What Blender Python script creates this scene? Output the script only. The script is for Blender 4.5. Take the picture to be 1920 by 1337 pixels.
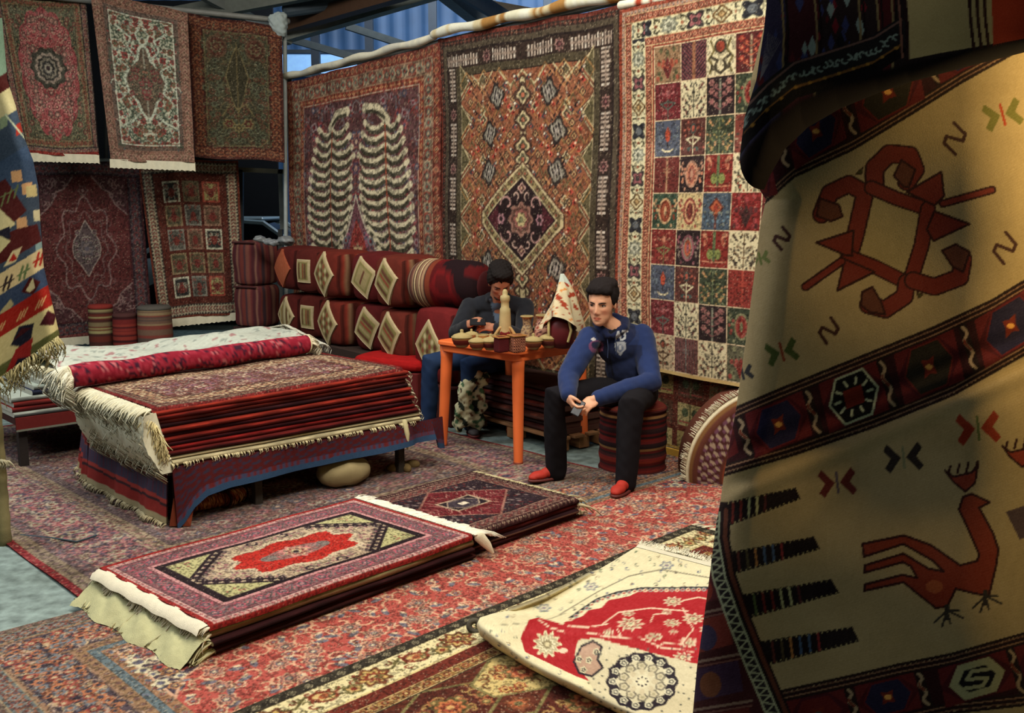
import bpy, math, random
import numpy as np
from mathutils import Vector, Matrix
for _o in list(bpy.data.objects): bpy.data.objects.remove(_o)
SC = bpy.context.scene; COL = SC.collection
# ---------------------------------------------------------------- camera
FPX, PITCH, CAMH = 35/36*1920, math.atan(283.5/(35/36*1920)), 1.62
_cam = bpy.data.cameras.new('camera'); _cam.lens = 35; _cam.sensor_width = 36; _cam.clip_start = .05; _cam.clip_end = 200
cam = bpy.data.objects.new('camera', _cam); COL.objects.link(cam); cam.location = (0, 0, CAMH); cam.rotation_euler = (math.pi/2-PITCH, 0, 0); SC.camera = cam
# ---------------------------------------------------------------- world, lights, exposure
w = bpy.data.worlds.new('world'); SC.world = w; w.use_nodes = True
w.node_tree.nodes['Background'].inputs[0].default_value = (.62, .72, .86, 1); w.node_tree.nodes['Background'].inputs[1].default_value = .30
def area(name, loc, target, sx, sy, power, col):
    l = bpy.data.lights.new(name, 'AREA'); l.shape = 'RECTANGLE'; l.size = sx; l.size_y = sy; l.energy = power; l.color = col
    o = bpy.data.objects.new(name, l); COL.objects.link(o); o.location = loc
    o.rotation_euler = (Vector(target)-Vector(loc)).to_track_quat('-Z', 'Y').to_euler(); return o
area('hall_lamp_row', (-1.0, 4.6, 5.2), (-.6, 6.4, 0), 5.0, 1.2, 245, (1.0, .93, .80))
area('hall_lamp_row.001', (-5.2, 5.0, 5.2), (-1.5, 5.5, 0), 1.2, 4.0, 190, (.90, .96, 1.0))
area('front_fill', (-3.6, -1.6, 5.4), (-.5, 5, .6), 4.0, 1.2, 84, (1.0, .93, .82))  # unseen fill added above and behind the camera to brighten the pile fronts
area('pile_fill', (1.0, 2.5, 5.0), (-.5, 5.0, .3), 2.6, .8, 185, (1.0, .93, .80))  # added fill beyond the big kilim, lights the near sides of the piles
area('stall_lamp', (1.80, 2.03, 1.95), (1.05, 2.12, 1.7), .12, .12, 19, (1.0, .68, .27))
area('hall_lamp_row.002', (0.8, 14.5, 5.6), (-.5, 18, 3.8), 6.0, .8, 420, (.72, .86, 1.0))
SC.view_settings.view_transform = 'Standard'; SC.view_settings.look = 'None'; SC.view_settings.gamma = 1; SC.view_settings.use_curve_mapping = False
SC.view_settings.exposure = 0.0
# ---------------------------------------------------------------- photograph geometry: pixel -> ray, real planes
def ray(px, py):
    a = (np.asarray(px, float)-960)/FPX; b = -(np.asarray(py, float)-668.5)/FPX
    return a, math.cos(PITCH)+b*math.sin(PITCH), -math.sin(PITCH)+b*math.cos(PITCH)
def G(px, py, z=0.0):
    d = ray(px, py); t = (z-CAMH)/d[2]; return np.array([d[0]*t, d[1]*t, z+0*t])
def Yp(px, py, y):
    d = ray(px, py); t = y/d[1]; return np.array([d[0]*t, y+0*t, CAMH+d[2]*t])
# ---------------------------------------------------------------- pattern painting (pure numpy, one value per knot of the weave)
class Cv:
    def __init__(s, w, h, bg, ss=2, ox=0.0, oy=0.0):
        s.w, s.h, s.ss, s.ox, s.oy = int(w), int(h), ss, ox, oy
        s.a = np.empty((s.h*ss, s.w*ss, 3), np.float32); s.a[:] = bg
    def box(s, x0, y0, x1, y1):
        k = s.ss
        i0 = max(0, int(math.floor((x0-s.ox)*k))); i1 = min(s.w*k, int(math.ceil((x1-s.ox)*k))+1)
        j0 = max(0, int(math.floor((y0-s.oy)*k))); j1 = min(s.h*k, int(math.ceil((y1-s.oy)*k))+1)
        if i1 <= i0 or j1 <= j0: return None
        X = (np.arange(i0, i1)+.5)/k+s.ox; Y = (np.arange(j0, j1)+.5)/k+s.oy
        return s.a[j0:j1, i0:i1], X[None, :], Y[:, None]
    def rect(s, x0, y0, x1, y1, c):
        k = s.ss
        s.a[max(0, int(round((y0-s.oy)*k))):max(0, int(round((y1-s.oy)*k))), max(0, int(round((x0-s.ox)*k))):max(0, int(round((x1-s.ox)*k)))] = c
    def pmask(s, pts, X, Y):
        m = np.zeros((Y.shape[0], X.shape[1]), bool); n = len(pts)
        for i in range(n):
            x0, y0 = pts[i]; x1, y1 = pts[(i+1) % n]
            if y0 == y1: continue
            c = (Y > min(y0, y1)) & (Y <= max(y0, y1))
            m ^= c & (X < x0+(Y-y0)*(x1-x0)/(y1-y0))
        return m
    def poly(s, pts, c, edge=None, ew=1.5):
        b = s.box(min(p[0] for p in pts), min(p[1] for p in pts), max(p[0] for p in pts), max(p[1] for p in pts))
        if b is not None: b[0][s.pmask(pts, b[1], b[2])] = c
        if edge is not None: s.line(list(pts)+[pts[0]], ew, edge)
    def line(s, pts, wd, c):
        h = wd/2
        for (x0, y0), (x1, y1) in zip(pts[:-1], pts[1:]):
            b = s.box(min(x0, x1)-h, min(y0, y1)-h, max(x0, x1)+h, max(y0, y1)+h)
            if b is None: continue
            dx, dy = x1-x0, y1-y0; L = dx*dx+dy*dy+1e-9
            t = np.clip(((b[1]-x0)*dx+(b[2]-y0)*dy)/L, 0, 1)
            d = (b[1]-x0-t*dx)**2+(b[2]-y0-t*dy)**2
            b[0][d <= h*h] = c
    def ell(s, cx, cy, rx, ry, c, rot=0.0):
        r = max(rx, ry); b = s.box(cx-r, cy-r, cx+r, cy+r)
        if b is None: return
        ca, sa = math.cos(rot), math.sin(rot); u = (b[1]-cx)*ca+(b[2]-cy)*sa; v = -(b[1]-cx)*sa+(b[2]-cy)*ca
        b[0][(u/rx)**2+(v/ry)**2 <= 1] = c
    def ros(s, cx, cy, r, cols, n=6, ph=0.0, amp=.18, sy=1.0):
        """petalled rosette: concentric lobed rings, cols from the outside in"""
        b = s.box(cx-r*1.2, cy-r*1.2*sy, cx+r*1.2, cy+r*1.2*sy)
        if b is None: return
        dx = b[1]-cx; dy = (b[2]-cy)/sy; R = np.sqrt(dx*dx+dy*dy); T = np.arctan2(dy, dx)
        lob = 1+amp*np.cos(n*T+ph)
        for k, c in enumerate(cols):
            f = 1-k/len(cols)
            b[0][R < r*f*(lob if k < len(cols)-1 else 1)] = c
    def curl(s, cx, cy, r, wd, c, a0=0.0, turn=4.2, sg=1):
        pts = []
        for i in range(9):
            t = i/8; a = a0+sg*turn*t; q = r*(1-.75*t); pts.append((cx+q*math.cos(a), cy+q*math.sin(a)))
        s.line(pts, wd, c)
    def mirx(s): n = s.a.shape[1]//2; s.a[:, -n:] = s.a[:, :n][:, ::-1]
    def miry(s): n = s.a.shape[0]//2; s.a[-n:] = s.a[:n][::-1]
    def blit(s, b, x, y):
        k = s.ss; i, j = int(round(x*k)), int(round(y*k)); h, w = b.shape[:2]
        i0, j0 = max(0, i), max(0, j); i1, j1 = min(s.a.shape[1], i+w), min(s.a.shape[0], j+h)
        if i1 > i0 and j1 > j0: s.a[j0:j1, i0:i1] = b[j0-j:j1-j, i0-i:i1-i]
    def border(s, d, tile, corner=None, wrap=False):
        """lay a strip tile (period x width) round the rug at distance d from its edge, mirrored about the middles"""
        t = tile.a; p, wd = t.shape[1], t.shape[0]; k = s.ss; D = int(round(d*k)); Hh, Ww = s.a.shape[:2]
        for ax in (0, 1):
            L = (Ww if ax == 0 else Hh)-2*D; n = max(1, int(round(L/p)))
            idx = (np.arange(L)*(n*p/L)).astype(int) % p
            st = t[:, idx]
            if ax == 0: s.a[D:D+wd, D:D+L] = st; s.a[Hh-D-wd:Hh-D, D:D+L] = st[::-1]
            else:
                v = np.transpose(st, (1, 0, 2)); s.a[D+(wd if ax else 0):Hh-D-wd, D:D+wd] = v[wd:len(v)-wd]; s.a[D+wd:Hh-D-wd, Ww-D-wd:Ww-D] = v[wd:len(v)-wd, ::-1]
        c = corner.a if corner is not None else None
        if c is None:
            m = p//2; c = t[:, (np.arange(wd)+m-wd//2) % p]
        c = c[:wd, :wd]
        s.a[D:D+wd, D:D+wd] = c; s.a[D:D+wd, Ww-D-wd:Ww-D] = c[:, ::-1]; s.a[Hh-D-wd:Hh-D, D:D+wd] = c[::-1]; s.a[Hh-D-wd:Hh-D, Ww-D-wd:Ww-D] = c[::-1, ::-1]
    def frame(s, d, wd, c):
        w, h = s.w, s.h
        s.rect(d, d, w-d, d+wd, c); s.rect(d, h-d-wd, w-d, h-d, c); s.rect(d, d, d+wd, h-d, c); s.rect(w-d-wd, d, w-d, h-d, c)
    def wear(s, rng, amt=9, big=7, speck=0.0):
        """abrash: slow colour drift along the rows and knot to knot variation"""
        H_, W_ = s.a.shape[:2]
        row = np.interp(np.arange(H_), np.linspace(0, H_, 24), rng.normal(0, 1, 24))*big
        s.a += row[:, None, None]; s.a += rng.normal(0, amt, (H_, W_, 1)).astype(np.float32)
        if speck:   # small knots of other dyes that break up every motif
            k = s.ss; h, w = s.h, s.w; r = np.kron(rng.random((h, w)).astype(np.float32), np.ones((k, k), np.float32))[:H_, :W_]
            s.a = np.where((r < speck)[..., None], s.a*.62, s.a); s.a = np.where((r > 1-speck*.7)[..., None], s.a*.55+np.array((190, 172, 134), np.float32)*.45, s.a)
            r2 = np.kron(rng.random((h//2+1, w//2+1)).astype(np.float32), np.ones((2*k, 2*k), np.float32))[:H_, :W_]; s.a *= (1-.26*(r2 < .3))[..., None]
    def out(s):
        k = s.ss; return mute(np.clip(s.a.reshape(s.h, k, s.w, k, 3).mean((1, 3)), 0, 255))

def mute(a, m=.20, c=.06):
    """aged dyes: slightly grey, slightly lower contrast"""
    a = a*MUTE_GAIN; l = a@np.array([.3, .59, .11], np.float32); a = a*(1-m)+l[..., None]*m; mu = a.mean((0, 1)); return a*(1-c)+mu*c
MUTE_GAIN = 1.0
def scatter(cv, rng, region, n, fn, dmin):
    """call fn(x, y) on n loosely spaced points of region(x, y)->bool"""
    pts = []; x0, y0, x1, y1 = region[:4]; ok = region[4] if len(region) > 4 else None
    for _ in range(n*6):
        if len(pts) >= n: break
        x, y = rng.uniform(x0, x1), rng.uniform(y0, y1)
        if ok and not ok(x, y): continue
        if any((x-a)**2+(y-b)**2 < dmin*dmin for a, b in pts): continue
        pts.append((x, y)); fn(x, y)
    return pts

def floral(cv, rng, reg, vine, flowers, leaf, n=60, r=5, dmin=9, vw=1.0):
    """arabesque ground: curling vines, leaves along them, rosettes and buds"""
    def v(x, y):
        a = rng.uniform(0, 6.28); sg = rng.choice((-1, 1)); q = r*rng.uniform(1.1, 1.9)
        cv.curl(x, y, q, vw, vine[rng.integers(len(vine))], a, rng.uniform(3, 4.6), sg)
        for k in range(3):
            t = a+sg*k*1.3; cv.ell(x+q*1.15*math.cos(t), y+q*1.15*math.sin(t), r*.42, r*.2, leaf[rng.integers(len(leaf))], t+.7)
    def f(x, y):
        c = flowers[rng.integers(len(flowers))]; cv.ros(x, y, r*rng.uniform(.55, 1.05), c, int(rng.integers(4, 8)), rng.uniform(0, 6))
    scatter(cv, rng, reg, n, v, dmin); scatter(cv, rng, reg, int(n*.9), f, dmin*.95)

def tile_ros(p, w, bg, ros, leaf, line=None, n=8):
    t = Cv(p, w, bg); t.line([(0, w*.5), (p*.25, w*.25), (p*.5, w*.5), (p*.75, w*.75), (p, w*.5)], max(1, w*.07), leaf[0])
    for k, q in enumerate((.25, .75)):
        t.ell(p*q, w*(.72 if k == 0 else .28), w*.2, w*.1, leaf[-1], .8); t.ell(p*q+w*.12, w*(.3 if k == 0 else .7), w*.13, w*.08, leaf[0], -.8)
    for q in (0, .5, 1): t.ros(p*q, w*.5, w*.36, ros if q == .5 else ros[::-1][:3], n)
    if line is not None: t.rect(0, 0, p, max(1, w*.06), line); t.rect(0, w-max(1, w*.06), p, w, line)
    return t

def tile_dots(p, w, bg, c1, c2=None):
    t = Cv(p, w, bg); t.ros(p*.5, w*.5, min(p, w)*.32, [c1, c2 or bg, c1], 4)
    return t

def tile_zig(p, w, c1, c2, ln=None):
    t = Cv(p, w, c1); t.poly([(0, w), (p/2, 0), (p, w)], c2)
    if ln is not None: t.line([(0, w), (p/2, 0), (p, w)], 1, ln)
    return t

def arr_lines(cv, seq):
    """concentric plain frames: [(distance, width, colour), ...]"""
    for d, w, c in seq: cv.frame(d, w, c)
RUGS = {}
def sub(c, x0, y0, x1, y1, bg):
    k = Cv(x1-x0, y1-y0, bg, c.ss, x0, y0); return k
def rug(f): RUGS[f.__name__] = f; return f
CR, RU, DK, OL, NV = (214,198,160), (138,52,36), (38,24,24), (86,80,52), (38,42,62)

@rug
def tree_rug():
    W, Hh = 210, 250; rng = np.random.default_rng(1); c = Cv(W, Hh, (128,52,40))
    c.border(1, tile_dots(7, 7, (120,48,36), (196,120,70), (60,40,40)))
    c.border(8, tile_ros(16, 12, (112,84,66), [(150,60,44),(90,96,84),(180,150,110)], [(70,84,70),(160,70,50)], (150,110,80)))
    c.border(20, tile_dots(6, 5, (140,54,38), (210,150,90)))
    c.frame(25, 1, (190,150,120))
    x0, y0, x1, y1 = 26, 27, W-26, Hh-27
    c.rect(x0, y0, x1, y1, (98,58,58)); cx = W/2
    floral(c, rng, (x0, y0, cx, y1), [(150,70,60),(120,110,110)], [[(170,70,70),(80,70,90)],[(150,120,120),(120,40,50)],[(70,74,96),(170,130,120)]], [(150,60,56),(90,90,100)], 110, 4, 6)
    # plumes of paired leaves on two stems, shown over a dark ground
    pale, dark, stem = (216,200,156), (70,66,48), (176,74,44)
    def plume(sx, xa, w0, ya, yb):
        n = 20
        for i in range(n+1):
            t = i/n; y = ya+(yb-ya)*t; xs = xa+sx*(9*t-3); 
            wl = w0*(.62+.5*math.sin(min(1, t*2.2+.1)*math.pi*.5))
            if .5 < t < .66: wl *= .86
            for q in (-1, 1):
                ww = wl*(1 if q == sx else float(np.interp(t, [0, .12, .3, .42, .72, 1], [1.15, 1.3, 1.0, .95, .30, .5])))
                p = [(xs, y+.5), (xs+q*ww*.35, y+4.6), (xs+q*ww*.75, y+3.2), (xs+q*ww, y-2.5)]
                c.line(p, 5.2, pale); 
            for q in (-1, 1):
                ww = wl*(1 if q == sx else float(np.interp(t, [0, .12, .3, .42, .72, 1], [1.15, 1.3, 1.0, .95, .30, .5])))
                p = [(xs+q*2, y+3.6), (xs+q*ww*.35, y+7.4), (xs+q*ww*.72, y+5.8), (xs+q*ww*.88, y+2)]
                c.line(p, 3.3, dark)
        c.line([(xa+sx*(9*k/8-3), ya+(yb-ya)*k/8) for k in range(9)], 1.8, stem)
    plume(-1, 66, 29, 50, 222)
    c.line([(66, 48), (78, 38), (92, 36)], 8, pale); c.line([(70, 46), (80, 40), (90, 39)], 3, dark); c.ros(cx, 62, 6, [(160,90,80),(90,60,70),(190,150,120)], 6); c.ros(cx, 84, 8, [(130,60,60),(80,60,80),(180,130,110)], 6); 
    # pointed arch with medallion, bottom
    c.poly([(cx, 106), (cx-10, 128), (cx-23, 152), (cx-33, 176), (cx-33, 190), (cx-14, 204), (cx+1, 208), (cx+1, 106)], (120,66,74), (206,190,160), 2)
    floral(c, rng, (cx-26, 130, cx, 200, lambda x, y: cx-x < (y-106)*.45), [(160,90,90)], [[(170,90,110),(90,80,100)],[(110,120,130),(150,50,50)]], [(90,90,110)], 26, 3.5, 5)
    c.poly([(cx, 126), (cx-9, 140), (cx-14, 156), (cx-8, 174), (cx, 184), (cx+1, 184), (cx+1, 126)], (170,52,44))
    c.ros(cx, 156, 9, [(200,120,90),(90,50,50),(190,150,110)], 8)
    c.mirx(); c.ros(cx, 156, 7, [(216,180,120),(120,40,40),(216,180,120)], 8)
    c.rect(x0, y1-6, x1, y1, (120,60,50)); c.wear(rng, 8, 5, 0.08); return c.out()

def bird(c, x, y, s, cols, fl=1):
    c.poly([(x-fl*s, y+.3*s), (x-.2*fl*s, y-.5*s), (x+.8*fl*s, y-.9*s), (x+.5*fl*s, y+.1*s), (x-.1*fl*s, y+.7*s)], cols[0])
    c.ell(x+.4*fl*s, y-.4*s, .3*s, .25*s, cols[1]); c.rect(x-.2*s, y-.1*s, x+.2*s, y+.35*s, cols[2])

@rug
def diamond_rug():
    W, Hh = 264, 350; rng = np.random.default_rng(2); c = Cv(W, Hh, (122,46,32))
    c.frame(0, 4, (118,44,32)); c.border(4, tile_dots(6, 5, (48,34,30), (140,70,50), (48,34,30))); c.frame(9, 5, (78,66,50)); c.frame(14, 2, (40,30,28))
    t = Cv(52, 15, (52,38,32))     # comb-like figures between ringed dots
    for k in range(9): t.rect(14+k*3.6, 3 if k % 3 else 1.5, 16+k*3.6, 13, (180,158,138) if k % 4 else (206,190,170))
    t.rect(14, 6.5, 46, 8.5, (150,126,108)); t.ros(5.5, 7.5, 5, [(160,110,100),(60,36,36),(140,80,80)], 8)
    c.border(16, t); c.frame(31, 7, (74,64,44)); c.frame(38, 1, (38,28,26))
    x0, y0, x1, y1 = 39, 39, W-39, Hh-39; org = (146,80,50); pale = (196,176,124); cx, cy = W/2, Hh/2
    c.rect(x0, y0, x1, y1, org)
    # quarter: hexagon latticework in thin dark and pale lines
    for j in range(8):
        yy = 30+j*38
        for dx, col, wd in ((0, (70,42,32), 2.6), (0, pale, 1.2)):
            c.line([(x0, yy), (x0+15, yy+10), (x0+15, yy+18), (x0, yy+32)], wd, col)
    for j in range(7):     # olive corner teeth at the field's edge
        yy = 44+j*38; c.poly([(x0, yy-16), (x0+14, yy), (x0, yy+13)], (92,82,50), pale, 1.4)
        c.line([(x0+14, yy), (x0+30, yy)], 1, pale); c.ros(x0+34, yy, 5, [pale, (60,50,40), (150,120,70)], 4)
    for q in (0, 1): c.line([(x0+18+q*44, y0), (x0+34+q*44, y0+14), (x0+50+q*44, y0)], 2, pale); c.line([(x0+34+q*44, y0+14), (x0+34+q*44, y0+30)], 1, pale); c.ros(x0+34+q*44, y0+34, 4, [pale, (50,40,36)], 4)
    for j in range(12):
        for i in range(3):
            x = x0+10+i*26+(j % 2)*13; y = y0+8+j*25
            c.line([(x, y-11), (x+11, y), (x, y+11), (x-11, y), (x, y-11)], .9, (176,120,60))
    def fig(x, y):
        k = rng.integers(6)
        if k < 3: bird(c, x, y, rng.uniform(3, 5), [(DK, (222,206,176), (196,110,80)), ((60,60,66), (230,214,180), (180,60,44)), ((196,60,44), (226,196,150), DK)][k], rng.choice((-1, 1)))
        elif k == 3: c.ros(x, y, 3.6, [(66,50,40), (196,150,90), (90,40,30)], 4)
        elif k == 4: c.line([(x-4, y+3), (x, y-3), (x+4, y+3)], 1.6, (100,84,50))
        else: c.line([(x-3, y-3), (x+3, y+3)], 1.8, (58,40,36)); c.line([(x+3, y-3), (x-3, y+3)], 1.2, (200,130,80))
    scatter(c, rng, (x0+14, y0+6, cx-8, cy), 210, fig, 6.6)
    for (x, y) in ((84, 96), (84, 132), (96, 62)):
        c.ros(x, y, 11, [(44,36,34), (126,120,104), (40,34,34), (150,140,130)], 4, 0.7)
        for k in range(4): c.line([(x-7+k*4, y+6), (x-3+k*4, y-6)], 1.1, (190,176,156))
    c.miry()
    ol = (84,80,56)
    c.line([(cx, y0+10), (cx, cy)], 9, (74,50,34)); c.line([(cx, y0+10), (cx, cy)], 6, pale)
    for y in (62, 84, 108, 128, Hh-62, Hh-84, Hh-108, Hh-128): c.ros(cx, y, 10, [(70,44,34), pale, ol, (180,90,60)], 4)
    c.line([(cx, Hh-y0-10), (cx, cy)], 9, (74,50,34)); c.line([(cx, Hh-y0-10), (cx, cy)], 6, pale)
    for y in (62, 84, 120, Hh-62, Hh-84, Hh-120): c.ros(cx, y, 9, [(70,44,34), pale, ol, (180,90,60)], 4)
    def dia(a, b, col, cut=0):
        c.poly([(cx, cy-b), (cx-a+cut, cy-cut*.9), (cx-a+cut, cy+cut*.9), (cx, cy+b), (cx+a-cut, cy+cut*.9), (cx+a-cut, cy-cut*.9)], col)
    dia(66, 54, (90,50,36), 6); dia(64, 52, pale, 6); dia(60, 49, (150,132,80), 6)
    for sx in (-1, 1):
        for sy in (-1, 1):
            for k in range(6):
                t_ = (k+.6)/6; c.ros(cx+sx*54*(1-t_), cy+sy*45*t_, 4, [(92,60,40), (120,110,70), (150,60,44)][:3], 4)
    dia(51, 41, pale); dia(48.5, 39, (40,26,28))
    c.poly([(cx-46, cy), (cx-30, cy-13), (cx-30, cy+13)], (86,34,42)); c.poly([(cx+46, cy), (cx+30, cy-13), (cx+30, cy+13)], (86,34,42))
    for q in (-1, 1):
        for v in (-1, 1):
            c.curl(cx+q*18, cy+v*14, 9, 2, (182,130,120), 0 if q > 0 else 3.1, 4.4, q*v); c.curl(cx+q*8, cy+v*22, 5, 1.5, (200,160,140), 1, 4, -q*v)
        c.ros(cx, cy+q*29, 4.5, [(196,150,130), (90,40,44), (200,160,120)], 4); c.ros(cx+q*26, cy, 5, [(180,120,130), (60,40,44)], 6)
    c.ros(cx, cy, 15, [(150,100,84), (96,60,50), (150,84,74), (120,100,66), (150,96,66)], 8, 0, .1)
    c.ros(cx, cy, 6, [(190,170,110), (120,120,80)], 6); c.mirx(); c.wear(rng, 7, 5, 0.06); return c.out()

@rug
def garden_rug():
    PX, PY, B = 30, 37, 46; NC, NR = 6, 11; W, Hh = 2*B+NC*PX, B+9*PY+4; rng = np.random.default_rng(3)
    pale = (206,178,134); c = Cv(W, Hh+B, (150,64,44))
    c.frame(0, 4, (142,50,30)); c.border(4, tile_dots(5, 4, (170,120,90), (80,60,70), (200,190,160)))
    c.border(8, tile_ros(13, 9, (170,84,58), [(136,40,32), (206,150,110), (110,36,30)], [(198,140,96), (110,80,50)], (196,160,110)))
    t = Cv(96, 17, (204,196,150)); blk, gry, red = (40,42,48), (116,120,100), (150,70,66)
    for k, col in enumerate(([blk, (90,96,100)], [gry, (190,190,160), gry], [(52,46,46), (150,80,84), (52,46,46)], [(110,80,44), (204,190,140), (120,90,50), (190,150,90)])):
        x = 12+k*24
        if k == 0 or k == 2: c2 = t; c2.rect(x-5, 3, x+5, 14, col[0]); c2.ros(x, 8.5, 8, col, 4, 3.14, .3)
        else: t.ros(x, 8.5, 7.5, col, 4 if k == 3 else 8, 0, .15)
        for q in (-1, 1):
            t.curl(x+12, 8.5+q*4, 3.4, 1.3, (66,60,40), 0, 4, q); t.ell(x+12, 8.5+q*6.5, 2.4, 1.1, (60,58,40), .5)
        t.ell(x+12, 8.5, 1.4, 2, (150,80,50))
    c.border(17, t); c.border(34, tile_ros(13, 9, (168,80,54), [(130,36,30), (204,150,104), (110,36,30)], [(198,140,96), (100,76,50)], (200,164,112)))
    c.rect(B-1, B-1, W-B+1, Hh+B-B+1, pale)
    def panel(kind, col):
        p = Cv(PX-1.0, PY-1.0, col[0]); w, h = PX-1, PY-1; m = w/2; r = np.random.default_rng(kind*7+1)
        a, b, d = col[1], col[2], col[3]
        if kind == 0:   # vase of flowers
            for q in range(8): p.ell(r.uniform(2, m-3), r.uniform(3, h-3), 2, 2.6, [a, b][q % 2])
            p.poly([(m, 11), (m-5, 22), (m-1, 32), (m, 32)], d); p.line([(m-5, 15), (m-2, 20), (m, 22)], 1.4, b); p.ell(m, 7, 2, 3.4, a)
        elif kind == 1:  # lattice halves
            for i in range(-40, 60, 4): p.line([(i, 0), (i+h, h)], 1.2, a)
            for i in range(0, 90, 4): p.line([(i, 0), (i-h, h)], .6, b)
            p.rect(m-2, 0, m, h, d)
        elif kind == 2:  # round tree on scrolls
            p.line([(3, h-3), (6, 26), (2, 20), (8, 12), (4, 3)], 2.2, a); p.line([(m, 34), (m-7, 29), (m-3, 22), (m-10, 18)], 2.6, b); p.curl(m-8, 27, 4, 1.8, b)
            p.ell(m, 9, 6.5, 7, b); p.ell(m, 9, 4.5, 5, d)
        elif kind == 3:  # dense small leaves
            for _ in range(34): x, y = r.uniform(1, m), r.uniform(1, h-1); p.ell(x, y, 1.5, .9, [a, b, d][r.integers(3)], r.uniform(0, 3)); 
            p.line([(m, h), (m, 3)], 1, a)
        elif kind == 4:  # dark ground candelabra
            p.line([(m, h), (m, 3)], 1.8, a); 
            for y in (8, 16, 26): p.line([(m, y+5), (m-7, y+1), (m-9, y-3)], 1.1, b); p.ros(m-9, y-3, 2.9, [d, b], 6); p.ros(m-4, y, 1.8, [d, b], 5)
        elif kind == 5:  # lamp or vase with blue ground
            p.poly([(m, 6), (m-3, 12), (m-2.5, 19), (m, 22)], d); p.line([(m-6, 29), (m-3, 31), (m, 31)], 1.8, b); p.line([(m, 22), (m, 27)], 1, DK)
            for q in range(6): p.ell(r.uniform(2, 8), r.uniform(4, h-3), 1.4, 1.8, a)
        elif kind == 6:  # curved arms round an oval
            p.curl(m-3, 12, 8, 2, a, 2, 3, -1); p.ell(m, 10, 3.4, 5, b); p.ell(m, 10, 2, 3, d); p.ell(m-4, 30, 3, 2.2, b); p.line([(m, 16), (m, h)], 1.4, a); p.line([(m, 26), (m-8, 20)], 1.6, a)
            for q in range(7): p.ell(r.uniform(1, m-2), r.uniform(2, h-2), 1.2, 1.2, d)
        elif kind == 7:  # plain with pole
            for i in range(2, 30, 3): p.line([(i, 0), (i, h)], .6, a)
            p.rect(m-.9, 0, m, h, b); p.line([(m-4, 12), (m, 12)], 1, b); p.line([(m-4, 15), (m, 15)], 1, b)
        elif kind == 8:  # upright oval medallion
            p.ell(m, h/2, 8, 13.5, a); p.ell(m, h/2, 6, 11, b); p.ell(m, h/2, 4, 8.5, d); p.ell(m, h/2, 1.6, 5, a)
            for q in range(9): p.ell(r.uniform(1, 7), r.uniform(2, h-2), 1.4, 1.8, b if q % 2 else a)
        elif kind == 9:  # lozenge tree
            p.poly([(m, 4), (m-8, 14), (m, 25)], (96,40,30)); p.poly([(m, 6.5), (m-6, 14), (m, 22)], d); p.ell(m, 14, 2.4, 3, (150,50,36)); p.line([(m, 24), (m, 34)], 2.4, (110,50,40))
            for q in range(9): p.ell(r.uniform(1, m-2), r.uniform(18, h-2), 1.6, 1.2, a if q % 2 else b)
        elif kind == 10:  # paired cypress with pear shapes
            p.line([(m, 2), (m, h-6)], 3, a); p.ell(m-4, 23, 3.4, 5.5, b); p.ell(m-9, 10, 1.8, 5, d, .2); p.ell(m-9, 10, .9, 3, (150,50,36)); p.line([(2, 30), (m, 31)], 1.4, d); p.ell(4, 4, 2.4, 2.4, d)
        p.mirx(); return p.a
    R = (132,36,30); G = (52,62,44); BL = (72,80,98); K = (42,30,32); C = (206,192,146); O = (176,78,44); GR = (86,100,60)
    kinds = [
        [(0, ((140,104,70), (86,84,50), (160,70,48), (110,38,36))), (1, ((56,32,44), (128,60,60), (140,90,80), (150,92,60))), (2, (C, (110,96,50), (66,58,42), (150,54,36))), (4, ((86,30,30), (176,150,110), (196,96,60), (150,44,34)))],
        [(6, ((112,36,40), (86,90,80), (150,60,60), (170,90,90))), (3, (C, (70,70,56), (110,60,50), (52,48,44))), (4, (K, (130,134,110), (140,80,80), (160,100,90))), (8, (G, (120,120,80), (150,60,50), R))],
        [(5, (BL, (96,110,120), C, (190,66,40))), (6, ((86,44,38), C, (60,76,70), (180,80,60))), (3, (G, (96,110,70), (190,130,80), (140,120,60))), (9, ((120,50,40), (150,120,90), (60,60,50), O))],
        [(7, ((112,42,36), (96,36,34), (176,130,90), C)), (8, (K, (186,130,100), (200,120,84), (150,76,60))), (10, (R, GR, (120,130,60), (196,120,84))), (3, (C, (90,80,50), (60,56,44), (150,60,40)))],
        [(8, ((48,72,54), (196,150,100), (130,50,30), (150,66,40))), (8, ((196,170,110), (150,60,50), (206,150,100), (120,50,40))), (9, ((66,82,98), (90,120,140), (110,120,110), O)), (0, ((136,34,32), (170,60,60), (90,40,40), (60,36,34)))],
        [(6, ((130,40,36), (120,110,60), (150,70,50), (196,120,90))), (8, (K, (150,80,90), (130,110,96), (190,80,50))), (10, (R, GR, (120,130,60), (196,120,84))), (3, (C, (110,80,50), (66,50,40), (50,44,36)))],
        [(5, (BL, (96,110,120), C, (190,66,40))), (6, ((86,44,38), C, (60,76,70), (180,80,60))), (3, (G, (96,110,70), (190,130,80), (140,120,60))), (7, (R, (150,50,40), (176,60,44), C))],
        [(6, ((112,36,40), (86,90,80), (150,60,60), (170,90,90))), (3, (C, (70,70,56), (110,60,50), (52,48,44))), (4, (K, (130,134,110), (140,80,80), (160,100,90))), (8, (G, (120,120,80), (150,60,50), R))],
        [(6, ((186,160,120), (90,60,40), (70,60,44), (150,60,40))), (7, ((110,50,46), (86,80,80), (100,100,96), C)), (3, (C, (60,56,46), (120,60,44), (60,50,44))), (0, ((86,84,60), (120,120,80), (150,60,50), R))]]
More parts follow.
